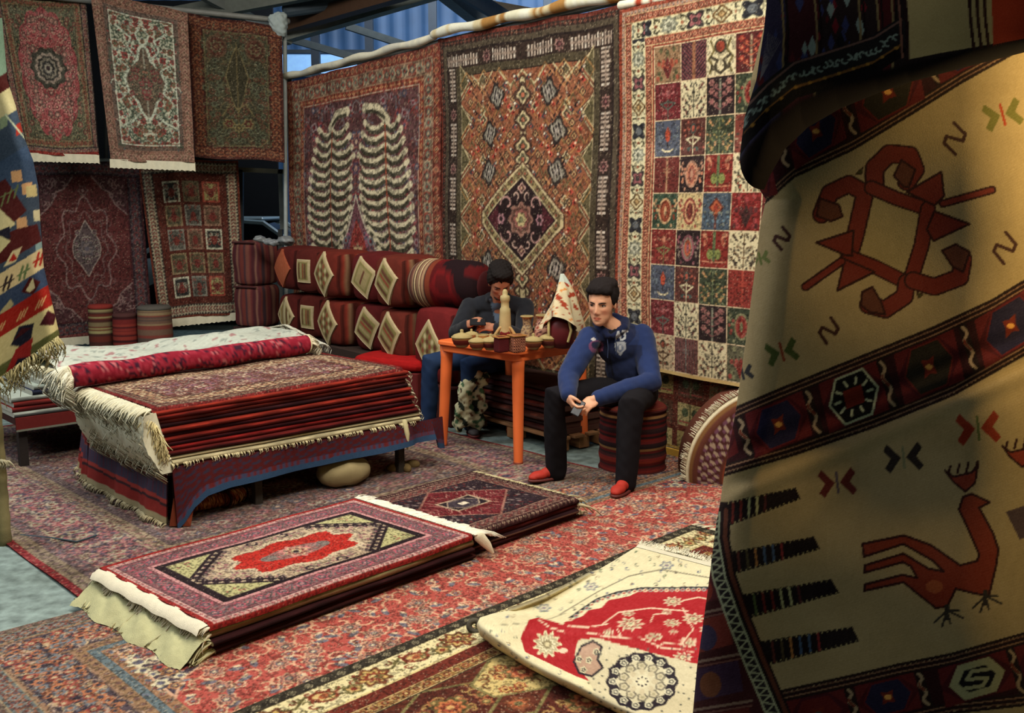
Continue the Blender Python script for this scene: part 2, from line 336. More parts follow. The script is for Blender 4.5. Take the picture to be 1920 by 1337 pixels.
    for j in range(9):
        for i in range(NC):
            k, col = kinds[j][i] if i < 4 else kinds[(j*2+i) % 9][(i*3+j) % 4]
            c.blit(panel(k, col), B+i*PX, B+j*PY)
    c.h = Hh; c.a = c.a[:Hh*2]; c.wear(rng, 7, 4, 0.06); c.a = c.a[:Hh*2]; c.rect(0, Hh-4, W, Hh, (196,160,90)); return c.out()

def medallion_rug(W, Hh, seed, bg, vines, flowers, leaf, borders, field, n=70, r=4):
    pass

@rug
def pink_rug():
    W, Hh = 130, 200; rng = np.random.default_rng(4); c = Cv(W, Hh, (86,74,58))
    c.border(0, tile_ros(12, 10, (56,46,44), [(110,90,80), (130,60,56), (140,120,90)], [(120,110,90), (110,56,50)]))
    c.border(10, tile_ros(12, 9, (136,124,88), [(110,90,60), (150,60,50), (90,90,60)], [(80,74,50), (160,90,60)], (120,104,70)))
    x0 = 20; cx, cy = W/2, Hh*.46
    c.rect(x0, x0, W-x0, Hh-x0, (92,92,66)); floral(c, rng, (x0, x0, cx, Hh-x0), [(140,130,90)], [[(120,60,54), (150,130,90)], [(60,64,50), (140,120,80)]], [(60,60,44), (130,80,60)], 90, 3.4, 5)
    pts = []
    for i in range(60):
        a = math.pi/2+math.pi*i/59; rr = 1+.09*abs(math.sin(a*7)); pts.append((cx+max(-1, math.cos(a))*(W*.5-x0-4)*rr, Hh/2-math.sin(a)*(Hh*.5-x0-2)*rr*.97))
    pts = [(cx+1, pts[0][1])]+pts+[(cx+1, pts[-1][1])]
    c.poly(pts, (160,66,66)); ok = lambda x, y: ((x-cx)/(W*.5-x0-6))**2+((y-Hh/2)/(Hh*.5-x0-4))**2 < 1
    floral(c, rng, (x0+2, x0+2, cx, Hh-x0, ok), [(196,120,108), (170,140,110)], [[(196,110,104), (120,50,50), (200,150,120)], [(110,80,70), (190,130,110)]], [(180,140,110), (120,70,60)], 110, 4, 6, 1)
    c.mirx(); c.ros(cx, cy+2, 25, [(60,58,48), (70,70,58), (150,130,110), (56,54,48), (130,120,100), (50,50,48), (150,140,120), (56,44,44)], 10, 0, .07)
    for k in range(14): c.ell(cx+17*math.cos(k*.449), cy+2+17*math.sin(k*.449), 2, 2, (160,140,120))
    c.rect(0, Hh-4, W, Hh, (150,44,36)); c.wear(rng, 6, 5, 0.06); return c.out()

@rug
def ivory_rug():
    W, Hh = 120, 200; rng = np.random.default_rng(5); c = Cv(W, Hh, (138,96,76))
    c.border(1, tile_ros(10, 12, (146,102,80), [(120,70,58), (160,120,96), (110,80,60)], [(120,80,66), (130,110,84)], (120,78,62)))
    c.frame(14, 5, (96,76,64)); c.frame(19, 2, (84,60,52)); x0 = 21; cx, cy = W/2, Hh*.5
    c.rect(x0, x0+2, W-x0, Hh-x0-2, (166,166,138))
    floral(c, rng, (x0, x0, cx, Hh-x0), [(70,84,64), (190,190,160)], [[(140,52,46), (90,60,50)], [(120,70,50), (90,90,64)], [(70,84,66), (150,150,120)]], [(58,74,56), (136,50,46), (66,80,80)], 110, 4.4, 6.4, 1.3)
    pb = (176,184,158)
    c.poly([(cx+1, cy-46), (cx-5, cy-40), (cx-8, cy-26), (cx-20, cy-14), (cx-27, cy), (cx-22, cy+16), (cx-12, cy+26), (cx-7, cy+40), (cx+1, cy+50)], (92,74,58), pb, 3.4)
    floral(c, rng, (cx-20, cy-22, cx, cy+22), [(130,110,80)], [[(120,50,50), (110,90,70)], [(76,76,58), (140,90,70)]], [(70,70,54)], 22, 3.6, 5)
    c.line([(cx-8, cy-27), (cx-20, cy-40), (cx-14, cy-52), (cx-30, cy-62)], 2.6, pb); c.line([(cx-8, cy+38), (cx-20, cy+50), (cx-32, cy+56)], 2.6, pb); c.line([(cx-3, cy-46), (cx-8, cy-58), (cx-2, cy-66)], 2.4, pb)
    c.line([(cx-20, cy-14), (cx-32, cy-22)], 2, pb); c.line([(cx-22, cy+14), (cx-34, cy+26)], 2, pb)
    c.mirx(); c.frame(x0-1, 1.5, (186,186,160)); c.wear(rng, 6, 4, 0.05); return c.out()

@rug
def olive_rug():
    W, Hh = 116, 196; rng = np.random.default_rng(6); c = Cv(W, Hh, (74,34,28))
    c.border(2, tile_ros(16, 15, (88,38,28), [(120,60,36), (70,34,28), (130,80,50)], [(108,60,38), (60,36,30)], (60,28,24)))
    x0 = 18; c.rect(x0, x0, W-x0, Hh-x0, (62,60,42)); cx = W/2
    floral(c, rng, (x0, x0, cx, Hh-x0), [(84,78,50), (96,80,48)], [[(90,56,40), (76,70,46)], [(80,84,60), (56,52,38)]], [(90,84,56), (70,52,38)], 80, 4.4, 7)
    g = (112,98,58)
    c.line([(x0+1, x0+1), (x0+1, Hh-x0-12), (x0+12, Hh-x0-1), (cx, Hh-x0-1)], 1.4, g); c.line([(x0+1, x0+1), (cx, x0+1)], 1.4, g)
    c.ell(x0+16, x0+22, 13, 16, (92,66,46)); c.ell(x0+16, x0+22, 10, 13, (84,46,34)); c.ros(x0+16, x0+22, 8, [(96,84,56), (80,44,34), (110,80,50)], 7)
    c.poly([(cx+1, x0+18), (cx-6, x0+34), (cx-14, x0+62), (cx-7, x0+96), (cx+1, x0+116)], (58,54,36), g, 1.2)
    c.line([(cx, x0+14), (cx, Hh-x0-12)], 1.4, (120,100,56)); c.ros(cx-12, Hh-50, 7, [g, (90,44,36), g], 6); c.line([(cx-20, Hh-60), (cx-10, Hh-78), (cx, Hh-70)], 1.4, g); c.ros(cx, Hh-44, 6, [(126,110,62), (70,60,40), (130,110,60)], 8)
    c.mirx(); c.wear(rng, 5, 3, 0.05); return c.out()

@rug
def plain_red_rug():
    W, Hh = 150, 216; rng = np.random.default_rng(7); c = Cv(W, Hh, (74,32,34)); cx, cy = W/2-4, Hh/2
    c.border(2, tile_ros(17, 18, (52,34,40), [(84,66,70), (110,50,50), (80,70,70)], [(90,76,76), (60,50,60)], (84,40,40)))
    x0 = 21; c.rect(x0, x0, W-x0, Hh-x0, (100,44,42)); cx = W/2
    l1, l2 = (142,108,102), (120,84,80)
    for i, s in enumerate((1, .72)):
        p = []
        for k in range(26):
            a = math.pi/2+math.pi*k/25; rr = 1+.13*math.cos(a*8); p.append((cx+math.cos(a)*34*s*rr, cy-math.sin(a)*56*s*rr))
        c.line(p, 1.8-.4*i, (l1, l2)[i])
        for q in p[2:-2:2]: c.curl(q[0]-2, q[1], 5*s, 1, l2, rng.uniform(0, 6), 4, rng.choice((-1, 1)))
    c.poly([(cx+1, cy-36), (cx-7, cy-22), (cx-16, cy-10), (cx-18, cy), (cx-16, cy+10), (cx-7, cy+22), (cx+1, cy+36)], (92,74,74), (160,140,126), 1.4)
    for k in range(9): c.ros(cx-rng.uniform(0, 14), cy+rng.uniform(-24, 24), 3.4, [(150,140,124), (84,50,54), (130,110,110)], 5)
    for y in (cy-70, cy+70): c.ros(cx, y, 6, [l2, (92,40,40), l1], 6)
    for sy in (-1, 1):
        yb = cy+sy*(cy-x0); p = [(x0+42, yb), (x0+30, yb-sy*14), (x0+20, yb-sy*18), (x0+14, yb-sy*32), (x0, yb-sy*44)]
        c.poly([(x0, yb)]+p, (84,48,50)); c.line(p, 2, l1)
        for k in range(14): x = rng.uniform(x0, x0+30); y = yb-sy*rng.uniform(2, 36); (x-x0)+abs(y-yb) < 44 and c.curl(x, y, 4, 1.2, l1, rng.uniform(0, 6))
    c.mirx(); c.ros(cx, cy, 9, [(100,90,92), (120,104,100), (92,84,92)], 6); c.rect(0, Hh-5, W, Hh, (130,60,56)); c.wear(rng, 6, 5, 0.06); return c.out()

@rug
def small_garden_rug():
    W, Hh = 132, 206; rng = np.random.default_rng(8); c = Cv(W, Hh, (92,38,28)); 
    c.border(3, tile_ros(9, 15, (46,40,40), [(168,156,120), (120,50,44), (150,140,110)], [(150,140,110), (90,84,70)], (70,44,36))); c.frame(0, 3, (110,42,26)); c.frame(18, 7, (92,38,28))
    x0, pw, ph = 26, 27, 31; pal = [((44,44,42), (150,146,120)), ((110,92,62), (80,70,50)), ((150,140,80), (130,50,36)), ((76,72,50), (110,90,60)), ((72,70,62), (100,96,84)), ((96,72,52), (120,84,64))]
    seq = [0, 1, 2, 3, 4, 5, 4, 5, 0, 3, 3, 3, 0, 4, 2]
    for j in range(5):
        for i in range(3):
            a, b = pal[seq[j*3+i]]; p = Cv(pw-4, ph-4, a); w, h = pw-4, ph-4; p.frame(0, 2.4, tuple(min(255, v*1.25) for v in b))
            for _ in range(10): p.curl(rng.uniform(3, w/2), rng.uniform(3, h-3), 3, 1.2, b if _ % 2 else (134,60,48), rng.uniform(0, 6))
            p.ell(w/2, h*.55, 4, 6, (120,46,38)); p.mirx(); c.blit(p.a, x0+i*pw+2, x0+j*ph+2)
    c.wear(rng, 6, 4, 0.05); return c.out()

@rug
def mauve_floor_rug():
    W, Hh = 360, 450; rng = np.random.default_rng(9); c = Cv(W, Hh, (120,90,84))
    c.frame(0, 5, (140,36,40))
    for d, w, b in ((5, 8, (126,108,84)), (13, 8, (104,84,84)), (21, 36, (112,76,78)), (57, 8, (130,110,84)), (65, 6, (100,80,80))):
        c.frame(d, w, b)
    c.border(6, tile_dots(7, 6, (128,110,88), (96,70,80))); c.border(14, tile_dots(8, 6, (98,80,84), (160,90,90)))
    c.border(22, tile_ros(40, 34, (112,76,80), [(150,120,104), (70,62,80), (160,84,86), (150,140,120)], [(70,70,84), (160,96,96)], (150,130,104)))
    c.border(58, tile_dots(7, 6, (136,116,90), (110,60,60))); cx = W/2
    c.rect(71, 71, W-71, Hh-71, (112,78,72))
    floral(c, rng, (71, 71, cx, Hh-71), [(150,130,106), (90,86,90)], [[(146,84,88), (90,70,80)], [(150,140,120), (110,50,56)], [(80,80,96), (160,130,110)]], [(84,84,96), (140,80,82)], 420, 4, 6.5)
    floral(c, rng, (22, 22, cx, 56), [(160,110,104), (80,76,90)], [[(150,84,88), (80,70,84)], [(160,150,120), (120,60,60)]], [(74,74,88), (150,84,88)], 90, 3.6, 5.5)
    floral(c, rng, (22, 56, 56, Hh-22), [(160,110,104), (80,76,90)], [[(150,84,88), (80,70,84)], [(160,150,120), (120,60,60)]], [(74,74,88), (150,84,88)], 220, 3.6, 5.5)
    c.mirx(); c.wear(rng, 9, 6, 0.12); return c.out()

@rug
def red_floor_rug():
    # long side runs along x; the far long edge is row 0
    W, Hh = 750, 430; rng = np.random.default_rng(10); c = Cv(W, Hh, (120,84,62))
    c.border(0, tile_dots(8, 7, (104,88,76), (140,80,60), (86,96,100)))
    c.border(7, tile_ros(20, 14, (90,104,104), [(140,84,60), (110,120,120), (120,60,50)], [(130,90,70), (60,66,80)], (140,120,90)))
    c.border(21, tile_ros(46, 38, (70,58,68), [(160,100,66), (60,52,66), (150,70,50), (180,150,110)], [(150,130,110), (150,80,56)], (140,104,76)))
    floral(c, rng, (26, 27, W/2, 53), [(170,140,120), (50,50,66)], [[(176,100,60), (60,56,70)], [(150,60,50), (180,150,110)], [(100,110,120), (150,90,60)]], [(150,110,80), (90,100,110)], 200, 4, 6, 1.2)
    floral(c, rng, (27, 58, 53, Hh/2), [(170,140,120), (50,50,66)], [[(176,100,60), (60,56,70)], [(150,60,50), (180,150,110)], [(100,110,120), (150,90,60)]], [(150,110,80), (90,100,110)], 110, 4, 6, 1.2)
    c.border(59, tile_dots(8, 6, (140,104,70), (110,60,50), (90,84,80))); c.frame(65, 6, (84,104,112)); c.border(71, tile_dots(9, 7, (146,100,66), (110,110,100), (140,50,40)))
    x0 = 78; c.rect(x0, x0, W-x0, Hh-x0, (176,64,54)); cx, cy = W/2, Hh/2
    def main(x, y, k):
        if k == 0: c.ros(x, y, 6.5, [(196,150,110), (120,70,70), (190,120,90), (90,80,90), (200,180,140)], int(rng.integers(6, 9)), rng.uniform(0, 3))
        elif k == 1: c.curl(x, y, rng.uniform(7, 11), 1.7, (206,150,112), rng.uniform(0, 6), 4.2, rng.choice((-1, 1)))
        elif k == 2: c.ell(x, y, 5, 2.2, (100,96,110), rng.uniform(0, 3)); c.ell(x+2, y-3, 3, 1.4, (206,180,140), rng.uniform(0, 3))
        else: c.ros(x, y, 4, [(206,170,130), (150,60,50), (110,100,110)], 5)
    for k, n in ((1, 300), (2, 260), (3, 260), (0, 120)): scatter(c, rng, (x0+4, x0+4, W/2, Hh-x0-4), n, lambda x, y: main(x, y, k), (7, 8, 7, 17)[k])
    # corner spandrels, navy with flowers and a cloudy outline
    for sy in (0,):
        yb = x0; p = [(x0+74, yb-2), (x0+66, yb+10), (x0+54, yb+14), (x0+48, yb+30), (x0+34, yb+36), (x0+28, yb+52), (x0+12, yb+60), (x0, yb+78)]
        c.poly([(x0, yb-2)]+p, (62,52,66), (200,150,116), 2)
        def ok(x, y): return (x-x0)/74+(y-yb)/78 < .93
        floral(c, rng, (x0, yb, x0+70, yb+74, ok), [(190,160,130)], [[(186,120,66), (90,70,80), (190,150,90)], [(170,66,56), (60,60,80)], [(200,190,150), (90,90,110)]], [(150,130,110), (180,100,70), (100,110,130)], 60, 6, 8, 1.6)
    c.poly([(x0+8, yb+4), (x0+40, yb+2), (x0+30, yb+16), (x0+18, yb+18), (x0+10, yb+28)], (180,164,130)); floral(c, rng, (x0+8, yb+4, x0+30, yb+18), [(120,60,60)], [[(150,70,60), (90,80,90)]], [(140,90,80)], 16, 4, 5)
    c.mirx(); c.miry(); 
    c.rect(x0, Hh-x0, W-x0, Hh-x0+1, (60,50,50)); c.wear(rng, 9, 5, 0.09); return c.out()

@rug
def gold_rug():
    # row 0 is the far long edge, x grows away along that edge
    W, Hh = 520, 320; rng = np.random.default_rng(11); c = Cv(W, Hh, (52,48,36))
    c.border(2, tile_dots(12, 8, (48,44,36), (140,130,100), (60,56,40)))
    t = Cv(70, 26, (220,206,148)); r = (128,44,28); g = (96,88,44)
    t.line([(0, 13), (12, 5), (24, 13), (35, 20), (47, 13), (58, 5), (70, 13)], 2, g)
    t.ell(20, 12, 9, 7, r, .5); t.ell(20, 12, 6.5, 5, (206,170,100), .5); t.ell(21, 12, 4, 3, (170,80,44)); t.curl(28, 8, 5, 2, r, 0)
    t.ros(55, 13, 11, [(110,60,34), (196,160,80), (140,56,34), (206,180,110)], 8); t.ros(38, 17, 6, [g, (190,150,80), r], 5)
    for k in range(22): t.curl(rng.uniform(0, 70), rng.uniform(3, 23), 3.4, 1.3, [g, r][k % 2], rng.uniform(0, 6))
    c.border(11, t); c.frame(10, 1, (70,60,40)); c.frame(37, 2, (210,190,120)); c.frame(39, 11, (110,36,26)); c.border(50, tile_ros(16, 10, (116,66,34), [(170,120,60), (120,44,30), (190,160,90)], [(150,120,60), (80,40,28)], (180,150,90)))
    x0 = 61; full = c; c = sub(c, x0, x0, W-x0, Hh-x0, (92,38,26)); P_ = 60
    for j in range(4):
        for i in range(7):
            cx, cy = x0+P_*.4+i*P_, x0+26+j*52; gold = (j+i) % 2 == 0
            bg = (196,170,96) if gold else (84,32,24)
            c.poly([(cx, cy-27), (cx-34, cy-10), (cx-34, cy+10), (cx, cy+27), (cx+34, cy+10), (cx+34, cy-10)], bg, (120,110,60), 2.4)
            for k in range(26): c.curl(cx+rng.uniform(-27, 27), cy+rng.uniform(-14, 14), 4, 1.5, (110,60,30) if gold else (160,120,60), rng.uniform(0, 6), 4, rng.choice((-1, 1)))
            for k in range(7): c.ros(cx+rng.uniform(-24, 24), cy+rng.uniform(-14, 14), 4, [(150,60,34), (200,160,80), (110,44,30)] if gold else [(170,90,50), (96,90,46), (190,150,80)], 6)
            c.ros(cx, cy, 11, [(96,80,40), (196,104,54), (150,56,34), (206,150,80)], 8, 0, .15)
            c.ros(cx+P_/2, cy+26, 8, [(120,60,36), (180,90,50), (110,100,60)], 6)
    full.blit(c.a, x0, x0); c = full
    c.wear(rng, 9, 4, 0.07); return c.out()

@rug
def top_red_rug():
    # top of the low pile: x along the long side
    W, Hh = 300, 176; rng = np.random.default_rng(12); c = Cv(W, Hh, (150,50,56))
    c.frame(0, 5, (160,30,28)); c.border(5, tile_dots(6, 5, (196,150,140), (150,50,60))); c.frame(10, 2, (110,70,76))
    t = Cv(22, 18, (126,74,80)); t.ros(6, 9, 6.5, [(186,76,92), (96,80,90), (190,120,120)], 5); t.ros(17, 9, 5, [(96,96,96), (180,80,90), (100,100,90)], 5); t.line([(0, 15), (11, 3), (22, 15)], 1.4, (90,74,80))
    c.border(12, t); c.frame(30, 4, (196,130,130)); c.frame(34, 7, (34,24,30)); x0 = 41
    c.rect(x0, x0-2, W-x0, Hh-x0+2, (176,150,120)); cx, cy = W/2, Hh/2
    for _ in range(620):
        x, y = rng.uniform(x0+1, cx), rng.uniform(x0, cy); c.ell(x, y, 2, 1.3, [(150,92,96), (150,130,100), (120,104,96), (190,170,130)][rng.integers(4)], rng.uniform(0, 3))
    # corner triangles with a row of dark leaves
    c.poly([(x0, x0-2), (x0+52, x0-2), (x0, x0+40)], (176,172,110), (34,24,30), 3)
    for _ in range(40):
        x, y = rng.uniform(x0+2, x0+40), rng.uniform(x0, x0+30)
        if (x-x0)/48+(y-x0)/36 < .85: c.ell(x, y, 1.8, 1.2, [(96,100,60), (160,80,70), (110,96,60)][rng.integers(3)], rng.uniform(0, 3))
    for k in range(8):
        t_ = (k+.3)/8; x, y = x0+58*(1-t_)+2, x0+46*t_; c.ell(x, y, 6, 3, (40,30,38), 1.0); c.ell(x+1, y+1, 3, 1, (140,120,110), 1.0)
    c.line([(x0+60, x0), (x0, x0+48)], 3, (34,24,30)); c.curl(x0+90, x0+2, 7, 2.4, (50,36,50), 0, 5)
    c.mirx(); c.miry()
    pts = []
    for i in range(140):
        a = i/140*6.283; ca, sa = math.cos(a), math.sin(a); rr = 1/(abs(ca)**2.6+abs(sa)**2.6)**(1/2.6); rr *= 1+.10*math.cos(8*a)+.05*math.sin(24*a)**2; pts.append((cx+66*ca*rr*.92, cy+29*sa*rr))
    c.poly([(cx+(x-cx)*1.10, cy+(y-cy)*1.18) for x, y in pts], (196,176,140)); c.poly(pts, (196,30,20))
    c.ell(cx, cy, 34, 13, (150,96,90)); c.ell(cx-30, cy, 9, 7, (120,106,100)); c.ell(cx+30, cy, 9, 7, (120,106,100)); c.ros(cx, cy, 14, [(200,120,110), (190,160,120), (150,70,66), (200,180,130), (40,28,30)], 8)
    for _ in range(30): c.ell(cx+rng.uniform(-28, 28), cy+rng.uniform(-9, 9), 1.6, 1.2, [(206,110,110), (110,100,100)][_ % 2])
    c.ell(cx, cy, 3, 2.4, (40,28,30)); c.wear(rng, 7, 3, 0.04); return c.out()

@rug
def top_dark_rug():
    W, Hh = 180, 120; rng = np.random.default_rng(13); c = Cv(W, Hh, (60,26,30))
    c.border(2, tile_dots(6, 5, (64,32,34), (170,140,110), (60,30,30))); c.border(8, tile_ros(12, 11, (50,34,40), [(150,110,90), (60,40,44), (130,50,44)], [(150,120,100), (110,44,40)], (150,110,90))); cx, cy = W/2, Hh/2
    c.rect(20, 20, W-20, Hh-20, (44,30,38))
    for _ in range(60): c.ell(rng.uniform(22, cx), rng.uniform(22, cy), 2.4, 1.4, [(120,100,96), (96,36,38)][_ % 2], .6)
    c.poly([(cx, 20), (26, cy), (cx, Hh-20), (W-26, cy)], (112,28,34), (150,96,80), 2)
    for _ in range(70):
        x, y = rng.uniform(30, cx), rng.uniform(22, cy)
        if abs(x-cx)/62+abs(y-cy)/38 < .9: c.line([(x-2, y-2), (x+2, y+2)], 1, (170,110,96))
    c.mirx(); c.miry(); c.rect(cx-24, cy-13, cx+24, cy+13, (170,140,110)); c.rect(cx-21, cy-11, cx+21, cy+11, (36,26,34)); c.poly([(cx-21, cy), (cx-10, cy-10), (cx+10, cy-10), (cx+21, cy), (cx+10, cy+10), (cx-10, cy+10)], (60,50,60), (190,160,130), 1)
    c.rect(cx-5, cy-3, cx+5, cy+3, (216,200,170)); c.wear(rng, 6, 3, 0.05); return c.out()

@rug
def table_top_rug():
    W, Hh = 240, 120; rng = np.random.default_rng(14); c = Cv(W, Hh, (92,30,34)); c.frame(0, 6, (120,26,26)); c.border(6, tile_dots(6, 5, (90,60,50), (170,140,110)))
    c.border(12, tile_ros(22, 20, (64,36,40), [(186,160,120), (110,60,50), (170,130,90)], [(176,156,120), (120,60,50)], (150,110,80)))
    c.rect(34, 34, W-34, Hh-34, (110,60,54)); floral(c, rng, (34, 34, W-34, Hh-34), [(170,140,120)], [[(150,90,100), (90,70,80)], [(190,170,140), (120,40,44)]], [(100,90,90)], 90, 4, 6)
    floral(c, rng, (10, 10, W-10, 34), [(180,150,120)], [[(196,170,130), (110,60,50)]], [(150,110,90)], 50, 4, 6); c.wear(rng, 8, 4, 0.1); return c.out()

@rug
def hem_rug():
    """lower rug hanging under the garden rug: rust with yellow squares and a green side band"""
    W, Hh = 120, 110; rng = np.random.default_rng(15); c = Cv(W, Hh, (104,44,32))
    for j in range(3):
        for i in range(2):
            x, y = 6+i*36, 8+j*38; c.rect(x, y, x+30, y+30, [(150,130,70), (90,56,40), (170,150,90)][(i+j) % 3]); c.frame; c.ell(x+9, y+12, 4, 6, (66,80,50)); c.ell(x+21, y+12, 4, 6, (66,80,50)); c.rect(x+2, y+24, x+28, y+26, (150,60,50)); c.line([(x+15, y+2), (x+15, y+28)], 2, (96,90,50))
    c.rect(78, 0, 104, Hh, (110,96,64)); floral(c, rng, (79, 0, 103, Hh), [(140,60,40)], [[(150,70,40), (80,90,60)]], [(84,90,56)], 40, 3.5, 5)
    c.rect(104, 0, W, Hh, (110,40,30)); c.rect(0, Hh-4, W, Hh, (176,140,60)); c.wear(rng, 6, 4, 0.08); return c.out()
def quadmap(q):
    """bilinear map of the unit square onto the four corner points q (tl, tr, br, bl)"""
    return lambda u, v: ((1-v)*((1-u)*q[0][0]+u*q[1][0])+v*((1-u)*q[3][0]+u*q[2][0]), (1-v)*((1-u)*q[0][1]+u*q[1][1])+v*((1-u)*q[3][1]+u*q[2][1]))

def lerpline(pts, x): return float(np.interp(x, [p[0] for p in pts], [p[1] for p in pts]))

@rug
def big_kilim():
    """the beige kilim with hooked medallion and bird; drawn at its own knots, origin (1290, -20)"""
    rng = np.random.default_rng(20); c = Cv(720, 1560, (144,128,94), 1, 1250, -60); K = (30,20,20); M = (60,18,24); BR = (100,38,32); cr = (150,132,98)
    V = [[(1250,270),(1400,230),(1480,215),(1560,165),(1690,95),(1800,40),(1980,-60)],
         [(1250,520),(1400,402),(1438,374),(1487,329),(1599,277),(1711,209),(1805,150),(1913,90),(1980,55)],
         [(1250,850),(1380,768),(1450,738),(1599,678),(1749,618),(1861,566),(1917,532),(1980,500)],
         [(1250,930),(1360,887),(1487,850),(1637,798),(1786,738),(1917,664),(1980,625)],
         [(1250,1350),(1466,1299),(1589,1272),(1686,1249),(1783,1230),(1920,1191),(1980,1175)],
         [(1250,1480),(1480,1410),(1600,1375),(1783,1334),(1918,1319),(1980,1305)]]
    xs = list(range(1250, 1981, 15))
    def band(a, b, s0):
        top = [(x, lerpline(V[a], x)) for x in xs]; bot = [(x, lerpline(V[b], x)) for x in xs]
        c.poly(top+bot[::-1], (40,16,20))
        for L, sg in ((top, 1), (bot, -1)):
            for off, col, w in ((-3, K, 5), (2, (120,92,72), 2), (6, K, 4), (11, (126,96,74), 2.4), (15, K, 4)):
                c.line([(x, y+sg*off) for x, y in L], w, col)
        return top, bot
    for a, b in ((0, 1), (2, 3), (4, 5)): band(a, b, 0)
    def cell(a, b, xc, w, kind):
        yt = lambda x: lerpline(V[a], x)+20; yb = lambda x: lerpline(V[b], x)-20
        sl = (yt(xc+20)-yt(xc-20))/40; m = (yt(xc)+yb(xc))/2; h = (yb(xc)-yt(xc))/2
        P = lambda u, v: (xc+u*w+v*h*.22, m+u*w*sl+v*h)
        pane = {'n': ((30,28,52), (84,24,28)), 'g': ((36,32,26), (90,30,26)), 'w': ((16,16,18), (96,30,24)), 'r': ((84,26,26), (60,20,30)), 's': ((20,16,18), (150,142,106))}[kind]
        c.poly([P(-1, -1), P(1, -1), P(1, 1), P(-1, 1)], M)
        for q in (-1, 1):
            for r_ in (-1, 1): c.poly([P(q, r_), P(q*.45, r_), P(q, r_*.1)], (82,26,28))
        hexa = [(-.72, 0), (-.42, -.85), (.3, -.95), (.72, -.2), (.5, .75), (-.2, .95)]
        hexa = [(-.8, 0), (-.45, -.9), (.45, -.9), (.8, 0), (.45, .9), (-.45, .9)]
        if kind == 'w': c.poly([P(*p) for p in hexa], (16,16,18), (150,156,130), 4.5)
        elif kind == 's': c.poly([P(*p) for p in hexa], (140,138,104)); c.poly([P(u*.66, v*.62) for u, v in hexa], (16,14,18)); c.line([P(.36, -.3), P(-.1, -.42), P(-.28, -.1), P(.28, .12), P(.1, .44), P(-.36, .32)], 7, (140,138,104))
        else: c.poly([P(*p) for p in hexa], pane[0], pane[1], 3)
        if kind == 'w':
            for k in range(10): t_ = k*.628; c.line([P(.62*math.cos(t_), .7*math.sin(t_)), P(.45*math.cos(t_), .5*math.sin(t_))], 5, (150,156,130))
            c.poly([P(.44*math.cos(k*.785)*(1 if k % 2 else .7), .5*math.sin(k*.785)*(1 if k % 2 else .7)) for k in range(8)], (96,30,22))
        elif kind != 's':
            c.poly([P(.3*math.cos(k*.785)*(1 if k % 2 else .5), .5*math.sin(k*.785)*(1 if k % 2 else .5)) for k in range(8)], (96,34,26)); x, y = P(0, 0); c.ell(x, y, 7, 5, (196,140,70) if kind != 'r' else (60,60,60))
    def sep(a, b, x):
        y0, y1 = lerpline(V[a], x)+22, lerpline(V[b], x+30)-20
        P = [(x+(y1-y0)*.30*t_+5*math.sin(t_*13), y0+(y1-y0)*t_) for t_ in np.linspace(0, 1, 14)]
        c.line([P[0], P[-1]], 17, K); c.line(P, 6, (140,120,96)); c.line(P[4:8], 4, (96,40,30))
    for x in (1455, 1580, 1740, 1880): sep(0, 1, x)
    for x, w, k in ((1415, 30, 'r'), (1530, 48, 'n'), (1665, 60, 'g'), (1815, 60, 'n')): cell(0, 1, x, w, k)
    for x, w, k in ((1330, 48, 'g'), (1460, 54, 'n'), (1601, 56, 'w'), (1742, 56, 'g'), (1895, 58, 'n')): cell(2, 3, x, w, k)
    for x in (1386, 1512, 1651, 1805, 1960): sep(2, 3, x)
    for x, w, k in ((1535, 56, 'r'), (1665, 56, 'n'), (1832, 66, 's'), (1960, 50, 'r')): cell(4, 5, x, w, k)
    for x in (1590, 1722, 1894): sep(4, 5, x)
    # hooked medallion in the upper field
    E_ = (44,22,22)
    def shape(pts, col=BR, e=4.2): c.poly(pts, col, E_, e)
    def stroke(pts, w, col=BR): c.line(pts, w+7, E_); c.line(pts, w, col)
    c.poly([(1628,352),(1586,440),(1600,482),(1700,528),(1734,398)], (140,126,90))
    stroke([(1540,402),(1556,362),(1592,345),(1622,362),(1604,440),(1592,482)], 28); shape([(1537,372),(1531,405),(1558,415),(1580,406),(1573,384)], (84,48,38))
    stroke([(1640,350),(1640,315),(1668,288),(1706,292),(1716,318),(1700,340)], 30); shape([(1690,300),(1716,318),(1704,352),(1694,350),(1676,330)], (84,48,38))
    stroke([(1634,352),(1680,372),(1740,392)], 22); stroke([(1592,482),(1640,500),(1700,530)], 22); stroke([(1740,392),(1728,460),(1706,530)], 24)
    shape([(1700,360),(1765,322),(1770,368),(1752,385)]); shape([(1752,396),(1818,420),(1750,452),(1738,430)]); stroke([(1768,382),(1860,356)], 9, (104,40,34))
    shape([(1600,432),(1530,455),(1584,478),(1598,480)]); shape([(1584,486),(1570,545),(1640,510)]); stroke([(1578,490),(1510,538)], 10, (104,40,34))
    stroke([(1700,530),(1696,556),(1660,580),(1628,572)], 28); shape([(1616,548),(1636,538),(1652,566),(1660,590),(1630,585),(1614,572)], (84,48,38))
    stroke([(1712,526),(1752,538),(1800,520),(1806,486)], 28); shape([(1766,470),(1792,458),(1818,472),(1806,510),(1786,500)], (84,48,38))
    shape([(1604,326),(1619,312),(1616,326)], (60,56,32), 1); shape([(1718,548),(1732,552),(1722,560)], (60,56,32), 1)
    def ess(x, y, s, rot, col=(58,36,32)):
        ca, sa = math.cos(rot), math.sin(rot); R = lambda u, v: (x+(u*ca-v*sa)*s, y+(u*sa+v*ca)*s)
        c.line([R(*p) for p in ((-1, .7), (-.75, -.5), (-.2, -.65), (0, 0), (.2, .65), (.75, .5), (1, -.7))], 6.5, col)
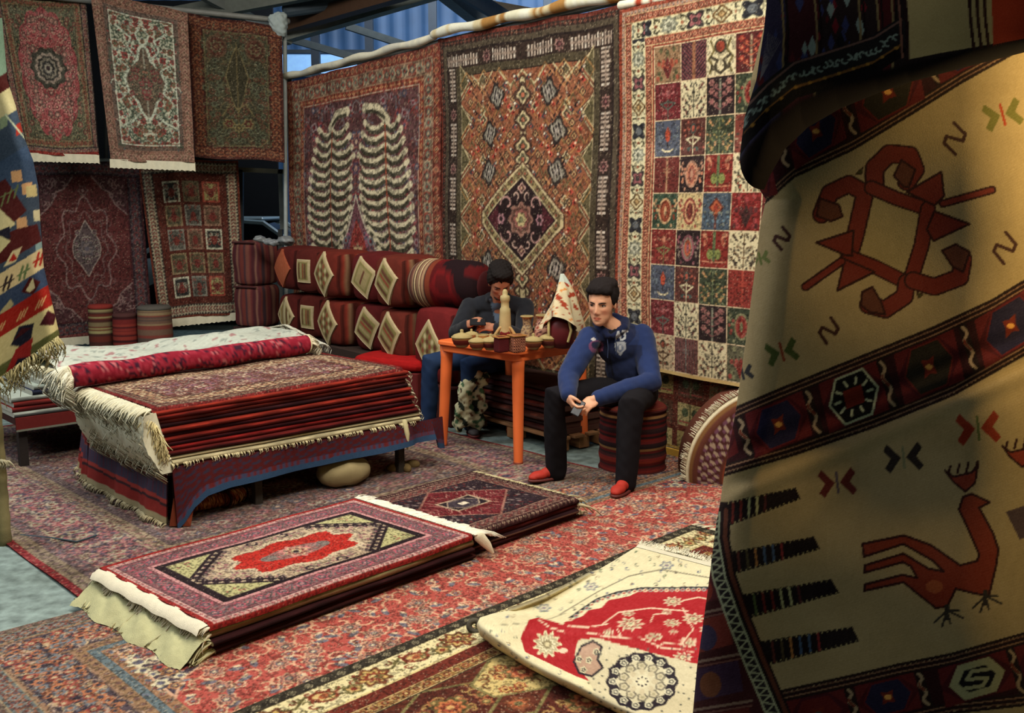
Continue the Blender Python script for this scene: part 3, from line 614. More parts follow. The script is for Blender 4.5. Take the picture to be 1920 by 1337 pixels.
    ess(1790, 260, 24, -1.0); ess(1466, 447, 17, -.9); ess(1554, 620, 20, -.8); ess(1884, 465, 24, -.9)
    def moth(x, y, s, c1, c2, rot=-.25):
        ca, sa = math.cos(rot), math.sin(rot); R = lambda u, v: (x+(u*ca-v*sa)*s, y+(u*sa+v*ca)*s)
        for q in (-1, 1): c.poly([R(q*.15, 0), R(q*.9, -.85), R(q*1.15, -.5), R(q*.75, 0), R(q*1.15, .55), R(q*.85, .85)], c1)
        c.line([R(0, -.6), R(0, .6)], 5, c2)
    moth(1880, 215, 32, (92,92,44), (140,50,30)); moth(1466, 660, 27, (62,74,38), (120,52,34)); moth(1570, 905, 31, (86,36,34), (80,70,80), -.1); moth(1694, 858, 32, (40,34,34), (110,110,84), -.1); moth(1834, 803, 36, (124,44,28), (80,90,50), -.1); moth(1425, 485, 16, (92,100,56), (92,100,56)); moth(1392, 700, 18, (44,44,48), (44,44,48))
    # four striped tabs at the left edge
    tabs = [((1350,945),(1492,914),(1501,936),(1358,996)), ((1368,1034),(1526,1006),(1538,1030),(1384,1076)), ((1396,1112),(1558,1086),(1574,1112),(1414,1158)), ((1428,1200),(1598,1175),(1611,1203),(1446,1246))]
    for i, q in enumerate(tabs):
        q = [(q[0][0]-60, q[0][1]+12), q[1], q[2], (q[3][0]-60, q[3][1]+16)]; f = quadmap(q); c.poly([f(0, 0), f(1, 0), f(1, 1), f(0, 1)], (26,20,22))
        cols = [(70,84,50), (96,36,32), (96,36,32), (150,150,110), (150,150,110), (70,34,36)] if i % 2 == 0 else [(80,40,36), (70,60,40), (150,100,56), (60,80,110), (60,80,110), (120,40,44)]
        for k, col in enumerate(cols): u = .32+k*.075; c.line([f(u+.02, .08), f(u-.02, .92)], 4.5, col)
        for k in range(24): u = k/24; c.line([f(u, -.03), f(u, .08)], 2, (150,138,98)); c.line([f(u+.02, .9), f(u+.02, 1.04)], 2, (150,138,98))
    # bird
    rd = (110,44,32)
    bd = [(1617,1020),(1695,1004),(1745,1022),(1800,1060),(1832,1052),(1836,1040),(1812,985),(1798,955),(1806,932),(1822,926),(1856,942),(1836,952),(1862,1000),(1872,1030),(1868,1060),(1854,1118),(1824,1112),(1792,1104),(1776,1138),(1754,1140),(1694,1092),(1620,1108),(1622,1096),(1692,1078),(1720,1084),(1708,1062),(1693,1054),(1620,1074),(1622,1060),(1694,1038),(1740,1066),(1770,1072),(1750,1052),(1694,1020),(1620,1044)]
    c.poly(bd, rd, E_, 4.5); c.ell(1752, 1100, 16, 12, (134,70,44))
    for x, y in ((1776,1145), (1848,1118)):
        c.line([(x, y-8), (x-2, y+14)], 9, (44,40,38))
        for dx, dy in ((-24, 22), (-10, 30), (6, 24), (30, 14), (22, 0)): c.line([(x, y), (x+dx, y+dy)], 4, (44,40,38))
    def crest(x, y, s):
        c.poly([(x-36*s, y-32*s), (x-22*s, y-12*s), (x+2, y+8*s), (x+20*s, y-8*s), (x+26*s, y-44*s), (x+14*s, y-28*s), (x-20*s, y-20*s)], (118,46,34), E_, 4)
        for k in range(4): c.line([(x-30*s+k*17*s, y-24*s-k*3*s), (x-26*s+k*17*s, y-40*s-k*3*s)], 4.5, E_)
    crest(1808, 914, 1.0); crest(1915, 868, 1.0); c.poly([(1886,960),(1930,945),(1940,1000),(1912,1012)], (70,56,60))
    # selvedge with zigzag along the left edge, below the fold
    L = [(1352,960),(1350,1010),(1362,1080),(1390,1160),(1422,1240),(1452,1310),(1490,1400),(1530,1520)]
    left = [(1200,940)]+[(x, y) for x, y in L]+[(1200,1520)]
    c.poly(left, (44,18,22))
    for k in range(7):
        y0 = 1090+k*88; c.poly([(1250, y0), (1344+k*20, y0-28), (1354+k*20, y0+30), (1250, y0+62)], [(60,22,30), (84,34,30), (44,30,52), (70,26,26)][k % 4]); c.ell(1316+k*8, y0+18, 20, 24, [(96,36,30), (40,36,60), (84,50,34), (50,56,48)][k % 4]); c.line([(1250, y0-14), (1350+k*20, y0-40)], 5, (100,84,76)); c.line([(1250, y0-5), (1350+k*20, y0-31)], 3, (90,60,56))
    def off(d): return [(x+d*.93, y-d*.3) for x, y in L]
    c.line(off(-2), 40, (26,18,20)); c.line(off(10), 8, (80,44,34)); c.line(off(-14), 22, (26,24,28)); c.line(off(-26), 4, (124,132,110)); c.line(off(-3), 4, (124,132,110))
    a, b = off(-24), off(-5)
    for j in range(len(a)-1):
        for k in range(5):
            t0, t1 = k/5, (k+1)/5; p = lambda A, t_: (A[j][0]+(A[j+1][0]-A[j][0])*t_, A[j][1]+(A[j+1][1]-A[j][1])*t_)
            c.line([p(a, t0), p(b, (t0+t1)/2), p(a, t1)], 3, (124,132,110))
    # woven ribs: faint horizontal lines following the bands, blotches of grime
    X = np.arange(c.a.shape[1])+c.ox; Yy = (np.arange(c.a.shape[0])+c.oy)[:, None]
    slope = np.interp(Yy, [200, 600, 1200], [-.52, -.42, -.24]); c.a += (2.6*np.sin((Yy-slope*(X-1600))*1.25))[..., None]
    bl = np.kron(rng.normal(0, 4.5, (1560//40+1, 720//60+1)), np.ones((40, 60)))[:1560, :720]
    for _ in range(3):
        bl = (np.roll(bl, 14, 0)+np.roll(bl, -14, 0)+bl)/3; bl = (np.roll(bl, 20, 1)+np.roll(bl, -20, 1)+bl)/3
    c.a += bl[..., None]; c.wear(rng, 4, 2); return mute(np.clip(c.a, 0, 255), .05, .03)

@rug
def over_rug():
    """dark rug thrown over the top; origin (1370, -60)"""
    rng = np.random.default_rng(21); c = Cv(620, 520, (26,20,22), 1, 1370, -60)
    # vertical panels
    for x0, x1, col in ((1370, 1470, (40,38,62)), (1470, 1530, (50,22,28)), (1530, 1640, (34,26,28)), (1640, 1672, (60,20,24))):
        c.poly([(x0+10, -60), (x1+10, -60), (x1-10, 260), (x0-10, 400)], col)
    for _ in range(60):
        x, y = rng.uniform(1400, 1630), rng.uniform(-60, 160); s = rng.uniform(6, 15)
        c.poly([(x, y-s*1.6), (x-s*.6, y), (x, y+s*1.4), (x+s*.6, y)], [(96,26,36), (44,50,92), (110,130,130), (20,20,26), (70,24,30)][rng.integers(5)])
    for x in (1462, 1524, 1606, 1640, 1668): c.line([(x, -60), (x+8, 60), (x+4, 180)], 4, (110,96,66)); c.line([(x+8, -60), (x+16, 60), (x+12, 180)], 4, (24,16,18))
    for k in range(9): c.line([(1440+k*3, 60+k*2), (1425, 150)], 1, (90,90,100))
    B = [(1380,250),(1400,222),(1440,180),(1490,140),(1560,118),(1640,92),(1690,60)]
    for d, w, col in ((2, 52, (26,26,28)), (24, 5, (96,66,34)), (36, 18, (14,12,14)), (-22, 4, (92,70,66))): c.line([(x, y+d) for x, y in B], w, col)
    n = 34
    for k in range(n):
        x = 1384+k*9; y = lerpline(B, x); c.curl(x, y+2, 8, 3.4, (104,122,118), rng.uniform(0, 6), 3.4); (k % 3 == 0) and c.ell(x, y+24, 4, 3, (130,96,40))
    # beige part with stripe and red edge on the right
    bo = [(1702,112),(1760,100),(1830,88),(1980,60)]
    c.poly([(1690,-60),(1700,40),(1702,112)]+bo[1:]+[(1980,-60)], (150,138,96))
    for k, x in enumerate((1820, 1834, 1848)): c.line([(x-6, -60), (x, 40), (x+6, 92)], 6, (46,26,24)); 
    c.poly([(1858,-60),(1862,84),(1980,60),(1980,-60)], (150,50,28)); c.line([(1692,-60),(1700,40),(1702,112)], 7, (30,18,20)); c.line([(1680,-60),(1688,40),(1692,108)], 4, (104,70,60))
    c.wear(rng, 4, 2); return mute(np.clip(c.a, 0, 255), .05, .03)

@rug
def left_kilim():
    """blue and cream kilim at the left edge; origin (-140, 0)"""
    rng = np.random.default_rng(22); c = Cv(280, 760, (52,66,84), 1, -140, 0)
    mar, crm, red, tan, nav, grn = (70,24,24), (196,184,140), (156,34,26), (196,150,104), (28,28,42), (96,108,66)
    S = -.62
    def q(x, y, w, h, col): c.poly([(x, y), (x+w, y+w*S), (x+w, y+w*S+h), (x, y+h)], col)
    c.rect(-140, 0, 200, 190, (110,140,120)); q(-140, 230, 280, 40, (70,30,28)); q(-140, 262, 280, 50, (180,172,128))
    for k in range(5): q(-30+k*30, 210+k*12, 14, 22, [(150,40,30), (120,140,110)][k % 2])
    c.line([(10, 215), (60, 275), (80, 330)], 3, (170,180,150))
    q(-140, 390, 280, 96, (52,70,96)); 
    for x, y, col in ((-30,296,(206,150,130)), (20,322,tan), (40,345,tan), (48,350,(190,176,120)), (-20,420,crm), (62,395,(196,190,150)), (30,410,tan), (6,455,(190,180,130)), (66,455,(120,150,150))):
        c.poly([(x, y), (x+20, y-4), (x+22, y+18), (x+2, y+20)], col)
    c.poly([(-60,380),(10,335),(50,395),(0,440),(-60,470)], mar)
    for k in range(3): c.line([(2+k*12, 388-k*8), (10+k*12, 362-k*8)], 3, grn); c.line([(-2, 372), (34, 352)], 2, grn)
    c.poly([(-40,420),(0,392),(30,420),(-10,448),(-40,450)], (200,190,140)); c.poly([(-20,425),(-2,400),(-2,430)], red)
    c.poly([(-60,470),(30,430),(70,420),(78,452),(20,486),(-60,520)], mar); c.poly([(-40,452),(18,424),(20,446),(-20,480)], nav)
    c.poly([(-60,500),(0,442),(20,452),(-10,486),(-60,510)], (186,180,130))
    c.poly([(-60,560),(70,470),(76,476),(60,500),(-60,570)], mar); c.poly([(6,502),(22,472),(42,462),(30,490)], crm); c.poly([(16,492),(26,474),(32,486)], red)
    q(-140, 600, 280, 40, (196,178,134)); 
    for x, y, col in ((-20,560,(60,24,24)), (6,545,(50,40,40)), (36,525,(90,110,70)), (66,500,red)):
        c.line([(x, y), (x+7, y-26)], 4, col); c.line([(x+9, y-3), (x+16, y-29)], 4, col); c.line([(x-4, y-7), (x+20, y-22)], 3, col)
    q(-140, 640, 280, 37, (52,66,92)); c.poly([(40,548),(56,520),(76,528),(62,552)], mar); c.poly([(48,546),(62,520),(66,540),(56,548)], crm); c.poly([(0,585),(20,560),(26,570),(4,600)], (160,150,110))
    q(-140, 677, 280, 42, (150,36,28)); 
    for x in (-10, 32, 66): [c.line([(x+6*k, 622-x*.62-4*k), (x+8+6*k, 604-x*.62-4*k)], 2.4, (190,150,100)) for k in range(3)]
    q(-140, 719, 280, 54, (196,182,128)); c.poly([(20,648),(36,612),(64,606),(58,636),(40,650)], nav); c.poly([(74,610),(90,582),(106,590),(100,610)], (66,24,30)); c.poly([(24,640),(40,616),(60,614)], (60,22,26))
    q(-140, 772, 280, 22, (90,92,52)); q(-140, 794, 280, 80, (190,176,120)); c.poly([(10,700),(30,655),(62,632),(56,672),(20,710)], (150,36,34)); c.poly([(20,700),(34,672),(60,668),(50,690)], nav)
    c.wear(rng, 6, 4); return mute(np.clip(c.a, 0, 255), .05, .03)

@rug
def folded_rug():
    """cream rug with red field folded back on the floor; origin (870, 990)"""
    rng = np.random.default_rng(23); c = Cv(640, 440, (212,204,166), 1, 870, 990); K = (40,36,44); red = (160,34,40)
    def sprig(x, y): c.curl(x, y, rng.uniform(3, 6), 1.3, [(90,100,84), (110,116,120), (120,104,80)][rng.integers(3)], rng.uniform(0, 6), 3.5); (rng.random() < .5) and c.ell(x, y, 2.2, 1.3, [(90,110,80), (80,90,120), K][rng.integers(3)])
    scatter(c, rng, (880, 1000, 1340, 1420), 420, sprig, 9)
    for x, y in ((1108,1100), (1020,1140), (1250,1060)): c.ros(x, y, 12, [(120,124,130), (200,196,164), (130,120,130)], 6, 0, .2, .6)
    c.line([(1050,1152),(1120,1110),(1180,1080),(1240,1068),(1340,1085)], 2, (120,116,96)); c.line([(925,1172),(1010,1168),(1060,1150)], 1.6, (150,146,120))
    # red field beyond the fold
    f = [(1056,1168),(1092,1156),(1104,1144),(1128,1140),(1140,1126),(1180,1118),(1200,1108),(1500,1098),(1500,1270),(1304,1248),(1230,1228),(1160,1210),(1120,1196),(1070,1178)]
    c.poly(f, red); c.line([(1068,1160),(1096,1140),(1120,1124),(1156,1112),(1200,1104),(1500,1100)], 5, K)
    for k in range(26): x = 1070+k*10; c.ell(x, lerpline([(1068,1160),(1096,1140),(1120,1124),(1156,1112),(1200,1104),(1500,1100)], x)+3, 4.5, 3.5, [(206,196,160), (140,150,140)][k % 2]); c.ell(x, lerpline([(1068,1160),(1096,1140),(1120,1124),(1156,1112),(1200,1104),(1500,1100)], x)+3, 2, 1.6, red)
    pk = (214,186,160)
    for x, y, r in ((1182,1170,22), (1260,1168,14), (1300,1160,18), (1226,1194,14), (1178,1150,11), (1140,1186,12), (1290,1205,16), (1250,1148,9), (1262,1184,8), (1262,1128,16), (1330,1180,16), (1380,1150,14), (1280,1232,16)):
        c.ros(x, y, r, [pk, (170,164,130), (150,60,60), (206,200,160), (140,140,110)], 9, 0, .22, .5)
    for p in ([(1060,1172),(1100,1176),(1140,1170)], [(1130,1170),(1160,1148),(1220,1140),(1290,1146)], [(1280,1140),(1300,1180),(1276,1210)], [(1100,1186),(1150,1196),(1200,1196),(1240,1214),(1300,1222)], [(1220,1166),(1226,1152),(1250,1150)], [(1232,1214),(1244,1206),(1270,1206)], [(1140,1196),(1164,1192),(1158,1180)], [(1280,1126),(1310,1120),(1360,1130)]): c.line(p, 2.6, pk)
    # part that rolls over the fold: red, spandrel, cream and the black ringed rosette
    c.poly([(992,1162),(976,1196),(984,1222),(1080,1268),(1140,1290),(1084,1218),(1120,1196),(1060,1172),(1010,1158)], red)
    c.ros(1026, 1208, 23, [(206,200,160), (160,150,120), (210,204,170), (130,120,90), (200,190,150)], 11, 0, .2, .95); c.line([(1010,1162),(1030,1176),(1060,1186)], 3, pk); c.ell(1056, 1220, 8, 5, pk)
    c.poly([(1084,1200),(1120,1196),(1160,1208),(1230,1226),(1310,1246),(1500,1270),(1500,1440),(1180,1440),(1104,1276),(1076,1244),(1078,1222)], (196,188,156)); 
    c.poly([(1090,1212),(1112,1202),(1128,1212),(1120,1236),(1130,1252),(1110,1268),(1086,1262),(1076,1240)], (170,140,120), K, 4)
    for x, y in ((1104,1238), (1118,1222), (1094,1256), (1086,1236)): c.ros(x, y, 6, [(200,196,160), K, (190,180,150)], 5)
    scatter(c, rng, (1110, 1215, 1330, 1440), 160, lambda x, y: c.ell(x, y, 2.2, 1.8, (90,92,84)), 8)
    cx, cy = 1204, 1278
    c.ros(cx, cy, 66, [K, K], 14, 0, .03, .82); c.ros(cx, cy, 48, [(196,190,160)]*2, 10, 0, .05, .82)
    for k in range(14): a = k*.449; c.ros(cx+55*math.cos(a), cy+.82*55*math.sin(a), 7.5, [(204,200,172), (80,80,76), (200,196,170)], 5, 0, .1, .82)
    for k in range(10): a = k*.628+.3; c.ros(cx+36*math.cos(a), cy+.82*36*math.sin(a), 10, [(110,106,92), (188,180,150), (160,154,124)], 5, 0, .1, .82)
    for k in range(8): a = k*.785; c.ell(cx+24*math.cos(a), cy+.82*24*math.sin(a), 6, 5, (186,176,146), a); 
    c.ell(cx, cy, 14, 12, (206,200,170)); [c.ell(cx+10*math.cos(k*.785), cy+8*math.sin(k*.785), 1.8, 1.8, K) for k in range(8)]
    c.rect(1420, 1000, 1510, 1440, (150,40,44)); c.wear(rng, 6, 3); return mute(np.clip(c.a, 0, 255), .05, .03)
# ---------------------------------------------------------------- scene helpers
def lin(c):
    c = np.asarray(c, np.float32)/255; return np.where(c < .04045, c/12.92, ((c+.055)/1.055)**2.4)
def nz(p, s=1.0, seed=0.0):
    """smooth pseudo noise in -1..1 for an (...,3) array"""
    x, y, z = p[..., 0]*s+seed, p[..., 1]*s+seed*1.7, p[..., 2]*s-seed
    return (np.sin(1.7*x+1.1*y+.6*z)+np.sin(-1.3*x+2.1*z+1.9*y+1.3)+np.sin(2.9*y-1.2*x-2.3*z+2.1)+np.sin(3.1*x+2.6*z+.4))/4
_M = {}
def mat(name, col=None, rough=.9, metal=0.0, bump=.25, bscale=180, var=.12, vscale=14, spec=.25, sheen=0.0, emit=None, es=1.0, trans=0.0, stretch=None):
    """col None: colours woven into the mesh (attribute Col); else a plain colour with mottling"""
    key = (name,)
    if key in _M: return _M[key]
    m = bpy.data.materials.new(name); m.use_nodes = True; nt = m.node_tree; N = nt.nodes; Lk = nt.links; b = N['Principled BSDF']
    b.inputs['Roughness'].default_value = rough; b.inputs['Metallic'].default_value = metal; b.inputs['Specular IOR Level'].default_value = spec
    if sheen: b.inputs['Sheen Weight'].default_value = sheen
    if trans: b.inputs['Transmission Weight'].default_value = trans
    tc = N.new('ShaderNodeTexCoord'); src = tc.outputs['Object']
    if stretch:
        mp = N.new('ShaderNodeMapping'); mp.inputs['Scale'].default_value = stretch; Lk.new(src, mp.inputs[0]); src = mp.outputs[0]
    if col is None:
        at = N.new('ShaderNodeAttribute'); at.attribute_name = 'Col'; base = at.outputs['Color']
    else:
        rg = N.new('ShaderNodeRGB'); v = lin(col); rg.outputs[0].default_value = (*[float(t) for t in v], 1); base = rg.outputs[0]
    if var:
        n1 = N.new('ShaderNodeTexNoise'); n1.inputs['Scale'].default_value = vscale; n1.inputs['Detail'].default_value = 6; Lk.new(src, n1.inputs['Vector'])
        mr = N.new('ShaderNodeMapRange'); mr.inputs['From Min'].default_value = .3; mr.inputs['From Max'].default_value = .7; mr.inputs['To Min'].default_value = 1-var; mr.inputs['To Max'].default_value = 1+var; Lk.new(n1.outputs['Fac'], mr.inputs['Value'])
        vm = N.new('ShaderNodeVectorMath'); vm.operation = 'SCALE'; Lk.new(base, vm.inputs[0]); Lk.new(mr.outputs[0], vm.inputs['Scale']); base = vm.outputs[0]
    Lk.new(base, b.inputs['Base Color'])
    if bump:
        n2 = N.new('ShaderNodeTexNoise'); n2.inputs['Scale'].default_value = bscale; n2.inputs['Detail'].default_value = 3; Lk.new(src, n2.inputs['Vector'])
        bp = N.new('ShaderNodeBump'); bp.inputs['Strength'].default_value = bump; bp.inputs['Distance'].default_value = .004; Lk.new(n2.outputs['Fac'], bp.inputs['Height']); Lk.new(bp.outputs[0], b.inputs['Normal'])
    if emit is not None:
        b.inputs['Emission Color'].default_value = (*[float(t) for t in lin(emit)], 1); b.inputs['Emission Strength'].default_value = es
    _M[key] = m; return m
WOOL = lambda: mat('woven_wool', None, .95, bump=.5, bscale=260, var=.06, vscale=40, spec=.1)
FLATW = lambda: mat('flat_weave', None, .97, bump=.12, bscale=420, var=.05, vscale=25, spec=.05)
SKINM = lambda: mat('painted_surface', None, .6, bump=.12, bscale=300, var=.03, spec=.3)
CLOTH = lambda: mat('dyed_cloth', None, .9, bump=.35, bscale=320, var=.05, vscale=30, spec=.15)

def tag(o, label=None, cat=None, group=None, kind=None):
    for k, v in (('label', label), ('category', cat), ('group', group), ('kind', kind)):
        if v: o[k] = v
    return o
def link(name, me, parent=None, material=None):
    o = bpy.data.objects.new(name, me); COL.objects.link(o)
    if parent is not None: o.parent = parent
    if material is not None and me is not None:
        me.materials.clear(); me.materials.append(material)
    return o
def empty(name, loc=(0, 0, 0), rz=0.0):
    o = bpy.data.objects.new(name, None); COL.objects.link(o); o.location = loc; o.rotation_euler = (0, 0, rz); return o
def mesh_np(name, V, quads, tris=None, col=None, smooth=True):
    """mesh from numpy arrays; col (n,3) 0-255 per vertex"""
    V = np.asarray(V, np.float32).reshape(-1, 3); me = bpy.data.meshes.new(name); me.vertices.add(len(V)); me.vertices.foreach_set('co', V.ravel())
    q = np.asarray(quads if quads is not None else np.zeros((0, 4)), np.int32).reshape(-1, 4); t = np.asarray(tris if tris is not None else np.zeros((0, 3)), np.int32).reshape(-1, 3)
    me.loops.add(q.size+t.size); me.loops.foreach_set('vertex_index', np.concatenate([q.ravel(), t.ravel()]))
    me.polygons.add(len(q)+len(t)); me.polygons.foreach_set('loop_start', np.concatenate([np.arange(len(q))*4, q.size+np.arange(len(t))*3]).astype(np.int32))
    me.update(calc_edges=True); me.polygons.foreach_set('use_smooth', np.full(len(me.polygons), smooth))
    if col is not None: paint(me, col)
    me.validate(); return me
def paint(me, col):
    n = len(me.vertices); col = np.asarray(col, np.float32); 
    if col.ndim == 1: col = np.tile(col, (n, 1))
    a = me.color_attributes.new('Col', 'FLOAT_COLOR', 'POINT'); rgba = np.ones((n, 4), np.float32); rgba[:, :3] = lin(np.clip(col, 0, 255)); a.data.foreach_set('color', rgba.ravel())
def gridq(nr, nc, off=0, flip=False, wrap=False):
    i = np.arange(nr-1)[:, None]; j = np.arange(nc if wrap else nc-1)[None, :]; j1 = (j+1) % nc
    a = i*nc+j; b = i*nc+j1; c = (i+1)*nc+j1; d = (i+1)*nc+j
    q = np.stack([a, b, c, d], -1).reshape(-1, 4)
    return (q[:, ::-1] if flip else q)+off
def sheet(name, colr, surf, parent=None, th=.008, rs=None, cs=None, material=None, back=None, bstep=5, flip=1):
    """a rug: one vertex per knot on the front, a coarser back and closed selvedges"""
    h, wd = colr.shape[:2]; rs = np.arange(h) if rs is None else np.unique(np.clip(rs, 0, h-1)); cs = np.arange(wd) if cs is None else np.unique(np.clip(cs, 0, wd-1))
    Vv = rs/(h-1.0); U = cs/(wd-1.0); P = surf(U[None, :]+0*Vv[:, None], Vv[:, None]+0*U[None, :]); P = np.stack(np.broadcast_arrays(*P), -1) if isinstance(P, tuple) else P
    du = np.gradient(P, axis=1); dv = np.gradient(P, axis=0); Nn = np.cross(dv, du)*flip; Nn /= np.linalg.norm(Nn, axis=-1, keepdims=True)+1e-9
    nr, nc = P.shape[:2]; C = colr[rs][:, cs]
    ri = np.unique(np.r_[np.arange(0, nr, bstep), nr-1]); ci = np.unique(np.r_[np.arange(0, nc, bstep), nc-1])
    Bk = (P-Nn*th)[ri][:, ci]; cb = back if back is not None else C.reshape(-1, 3).mean(0)*.8
    V = [P.reshape(-1, 3), Bk.reshape(-1, 3)]; K = [C.reshape(-1, 3), np.tile(cb, (len(ri)*len(ci), 1))]; Q = [gridq(nr, nc, 0, flip > 0), gridq(len(ri), len(ci), nr*nc, flip < 0)]
    off = nr*nc+len(ri)*len(ci)
    for sl, fl in (((0, slice(None)), 0), ((nr-1, slice(None)), 1), ((slice(None), 0), 1), ((slice(None), nc-1), 0)):
        e = P[sl]; n_ = Nn[sl]; m = len(e); V += [e, e-n_*th]; K += [C[sl]*.85, C[sl]*.6]; Q.append(gridq(2, m, off, bool(fl) ^ (flip > 0))); off += 2*m
    me = mesh_np(name, np.concatenate(V), np.concatenate(Q), None, np.concatenate(K)); return link(name, me, parent, material or WOOL())
class MB:
    """collects vertices/faces/colours of one mesh"""
    def __init__(s): s.V, s.Q, s.T, s.C, s.n = [], [], [], [], 0
    def add(s, V, Q=None, T=None, col=(128, 128, 128)):
        V = np.asarray(V, float).reshape(-1, 3); c = np.asarray(col, float); s.V.append(V); s.C.append(c if c.ndim == 2 else np.tile(c, (len(V), 1)))
        if Q is not None and len(Q): s.Q.append(np.asarray(Q)+s.n)
        if T is not None and len(T): s.T.append(np.asarray(T)+s.n)
        s.n += len(V); return s
    def box(s, c, d, col=(128, 128, 128), R=None, bev=0.0):
        """box centre c, full size d, optional bevel (chamfered edges)"""
        c = np.asarray(c, float); d = np.asarray(d, float)/2
        if bev <= 0:
            v = np.array([[x, y, z] for x in (-1, 1) for y in (-1, 1) for z in (-1, 1)])*d; q = [(0,1,3,2),(4,6,7,5),(0,4,5,1),(2,3,7,6),(0,2,6,4),(1,5,7,3)]; t = None
        else:
            b = min(bev, *(d*.9)); v = []; 
            for ax in range(3):
                for x in (-1, 1):
                    for y in (-1, 1):
                        for z in (-1, 1):
                            p = np.array([x, y, z], float)*(d-b); p[ax] = (x, y, z)[ax]*d[ax]; v.append(p)
            I = lambda ax, x, y, z: ax*8+(x > 0)*4+(y > 0)*2+(z > 0); q = []; t = []
            for s_ in (-1, 1):
                q += [(I(0,s_,-1,-1), I(0,s_,1,-1), I(0,s_,1,1), I(0,s_,-1,1)), (I(1,-1,s_,-1), I(1,-1,s_,1), I(1,1,s_,1), I(1,1,s_,-1)), (I(2,-1,-1,s_), I(2,1,-1,s_), I(2,1,1,s_), I(2,-1,1,s_))]
                for r in (-1, 1):
                    q += [(I(0,s_,r,-1), I(0,s_,r,1), I(1,s_,r,1), I(1,s_,r,-1)), (I(0,s_,-1,r), I(0,s_,1,r), I(2,s_,1,r), I(2,s_,-1,r)), (I(1,-1,s_,r), I(1,1,s_,r), I(2,1,s_,r), I(2,-1,s_,r))]
                    for u in (-1, 1): t.append((I(0,s_,r,u), I(1,s_,r,u), I(2,s_,r,u)))
        v = np.asarray(v)
        if R is not None: v = v@np.asarray(R).T
        return s.add(v+c, q, t, col)
    def tube(s, pts, rad, n=12, col=(128, 128, 128), sx=1.0, up=None, caps=True, dome=True):
        """swept ellipse along pts with per point radius; sx squeezes along the side axis"""
        p = np.asarray(pts, float); r = np.broadcast_to(np.asarray(rad, float), (len(p),)).copy(); sq = np.broadcast_to(np.asarray(sx, float), (len(p),)).copy(); cc = np.asarray(col, float)
        if dome and caps:
            t0 = p[0]-p[1]; t0 /= np.linalg.norm(t0)+1e-9; t1 = p[-1]-p[-2]; t1 /= np.linalg.norm(t1)+1e-9
            p = np.concatenate([[p[0]+t0*r[0]*.72, p[0]+t0*r[0]*.45], p, [p[-1]+t1*r[-1]*.45, p[-1]+t1*r[-1]*.72]]); r = np.r_[r[0]*.45, r[0]*.84, r, r[-1]*.84, r[-1]*.45]; sq = np.r_[sq[0], sq[0], sq, sq[-1], sq[-1]]
            if cc.ndim == 2: cc = np.concatenate([cc[:1], cc[:1], cc, cc[-1:], cc[-1:]])
        t = np.gradient(p, axis=0); t /= np.linalg.norm(t, axis=1, keepdims=True)+1e-9
        u = np.asarray(up if up is not None else ((0, 0, 1) if abs(t[0][2]) < .9 else (0, 1, 0)), float); A = []
        for k in range(len(p)):
            u = u-t[k]*np.dot(u, t[k]); u /= np.linalg.norm(u)+1e-9; A.append(u.copy())
        A = np.array(A); Bn = np.cross(t, A); a = np.linspace(0, 2*math.pi, n, endpoint=False)
        V = p[:, None]+A[:, None]*np.cos(a)[None, :, None]*r[:, None, None]+Bn[:, None]*np.sin(a)[None, :, None]*(r*sq)[:, None, None]
        m = len(p); V = V.reshape(-1, 3); q = gridq(m, n, 0, False, True); T = []
        C = np.repeat(cc, n, 0) if cc.ndim == 2 else cc
        if caps:
            V = np.concatenate([V, p[:1], p[-1:]]); T = [(m*n, (j+1) % n, j) for j in range(n)]+[(m*n+1, (m-1)*n+j, (m-1)*n+(j+1) % n) for j in range(n)]
            if cc.ndim == 2: C = np.concatenate([C, cc[:1], cc[-1:]])
        return s.add(V, q, T, C)
    def ell(s, c, r, R=None, nu=20, nv=12, col=(128, 128, 128)):
        u = np.linspace(0, 2*math.pi, nu, endpoint=False); v = np.linspace(-math.pi/2, math.pi/2, nv+1)[1:-1]
        P = np.stack([np.cos(v)[:, None]*np.cos(u), np.cos(v)[:, None]*np.sin(u), np.sin(v)[:, None]+0*u], -1).reshape(-1, 3); P = np.concatenate([P, [[0, 0, -1], [0, 0, 1]]])*np.asarray(r, float)
        if R is not None: P = P@np.asarray(R).T
        m = nv-1; q = gridq(m, nu, 0, False, True); T = [(m*nu, (j+1) % nu, j) for j in range(nu)]+[(m*nu+1, (m-1)*nu+j, (m-1)*nu+(j+1) % nu) for j in range(nu)]
        return s.add(P+np.asarray(c, float), q, T, col)
    def lathe(s, prof, c=(0, 0, 0), n=24, col=(128, 128, 128), sy=1.0, R=None):
        pr = np.asarray(prof, float); a = np.linspace(0, 2*math.pi, n, endpoint=False)
        P = np.stack([pr[:, :1]*np.cos(a), pr[:, :1]*np.sin(a)*sy, pr[:, 1:2]+0*a], -1).reshape(-1, 3)
        if R is not None: P = P@np.asarray(R).T
        cc = np.asarray(col, float); C = np.repeat(cc, n, 0) if cc.ndim == 2 and len(cc) == len(pr) else cc
        return s.add(P+np.asarray(c, float), gridq(len(pr), n, 0, False, True), None, C)
    def mesh(s, name, smooth=True, color=True):
        return mesh_np(name, np.concatenate(s.V), np.concatenate(s.Q) if s.Q else None, np.concatenate(s.T) if s.T else None, np.concatenate(s.C) if color else None, smooth)
    def obj(s, name, parent=None, material=None, smooth=False, colr=True):
        me = s.mesh(name, smooth, colr); return link(name, me, parent, material or CLOTH())
def Rz(a): c, s_ = math.cos(a), math.sin(a); return np.array([[c, -s_, 0], [s_, c, 0], [0, 0, 1]])
def Rx(a): c, s_ = math.cos(a), math.sin(a); return np.array([[1, 0, 0], [0, c, -s_], [0, s_, c]])
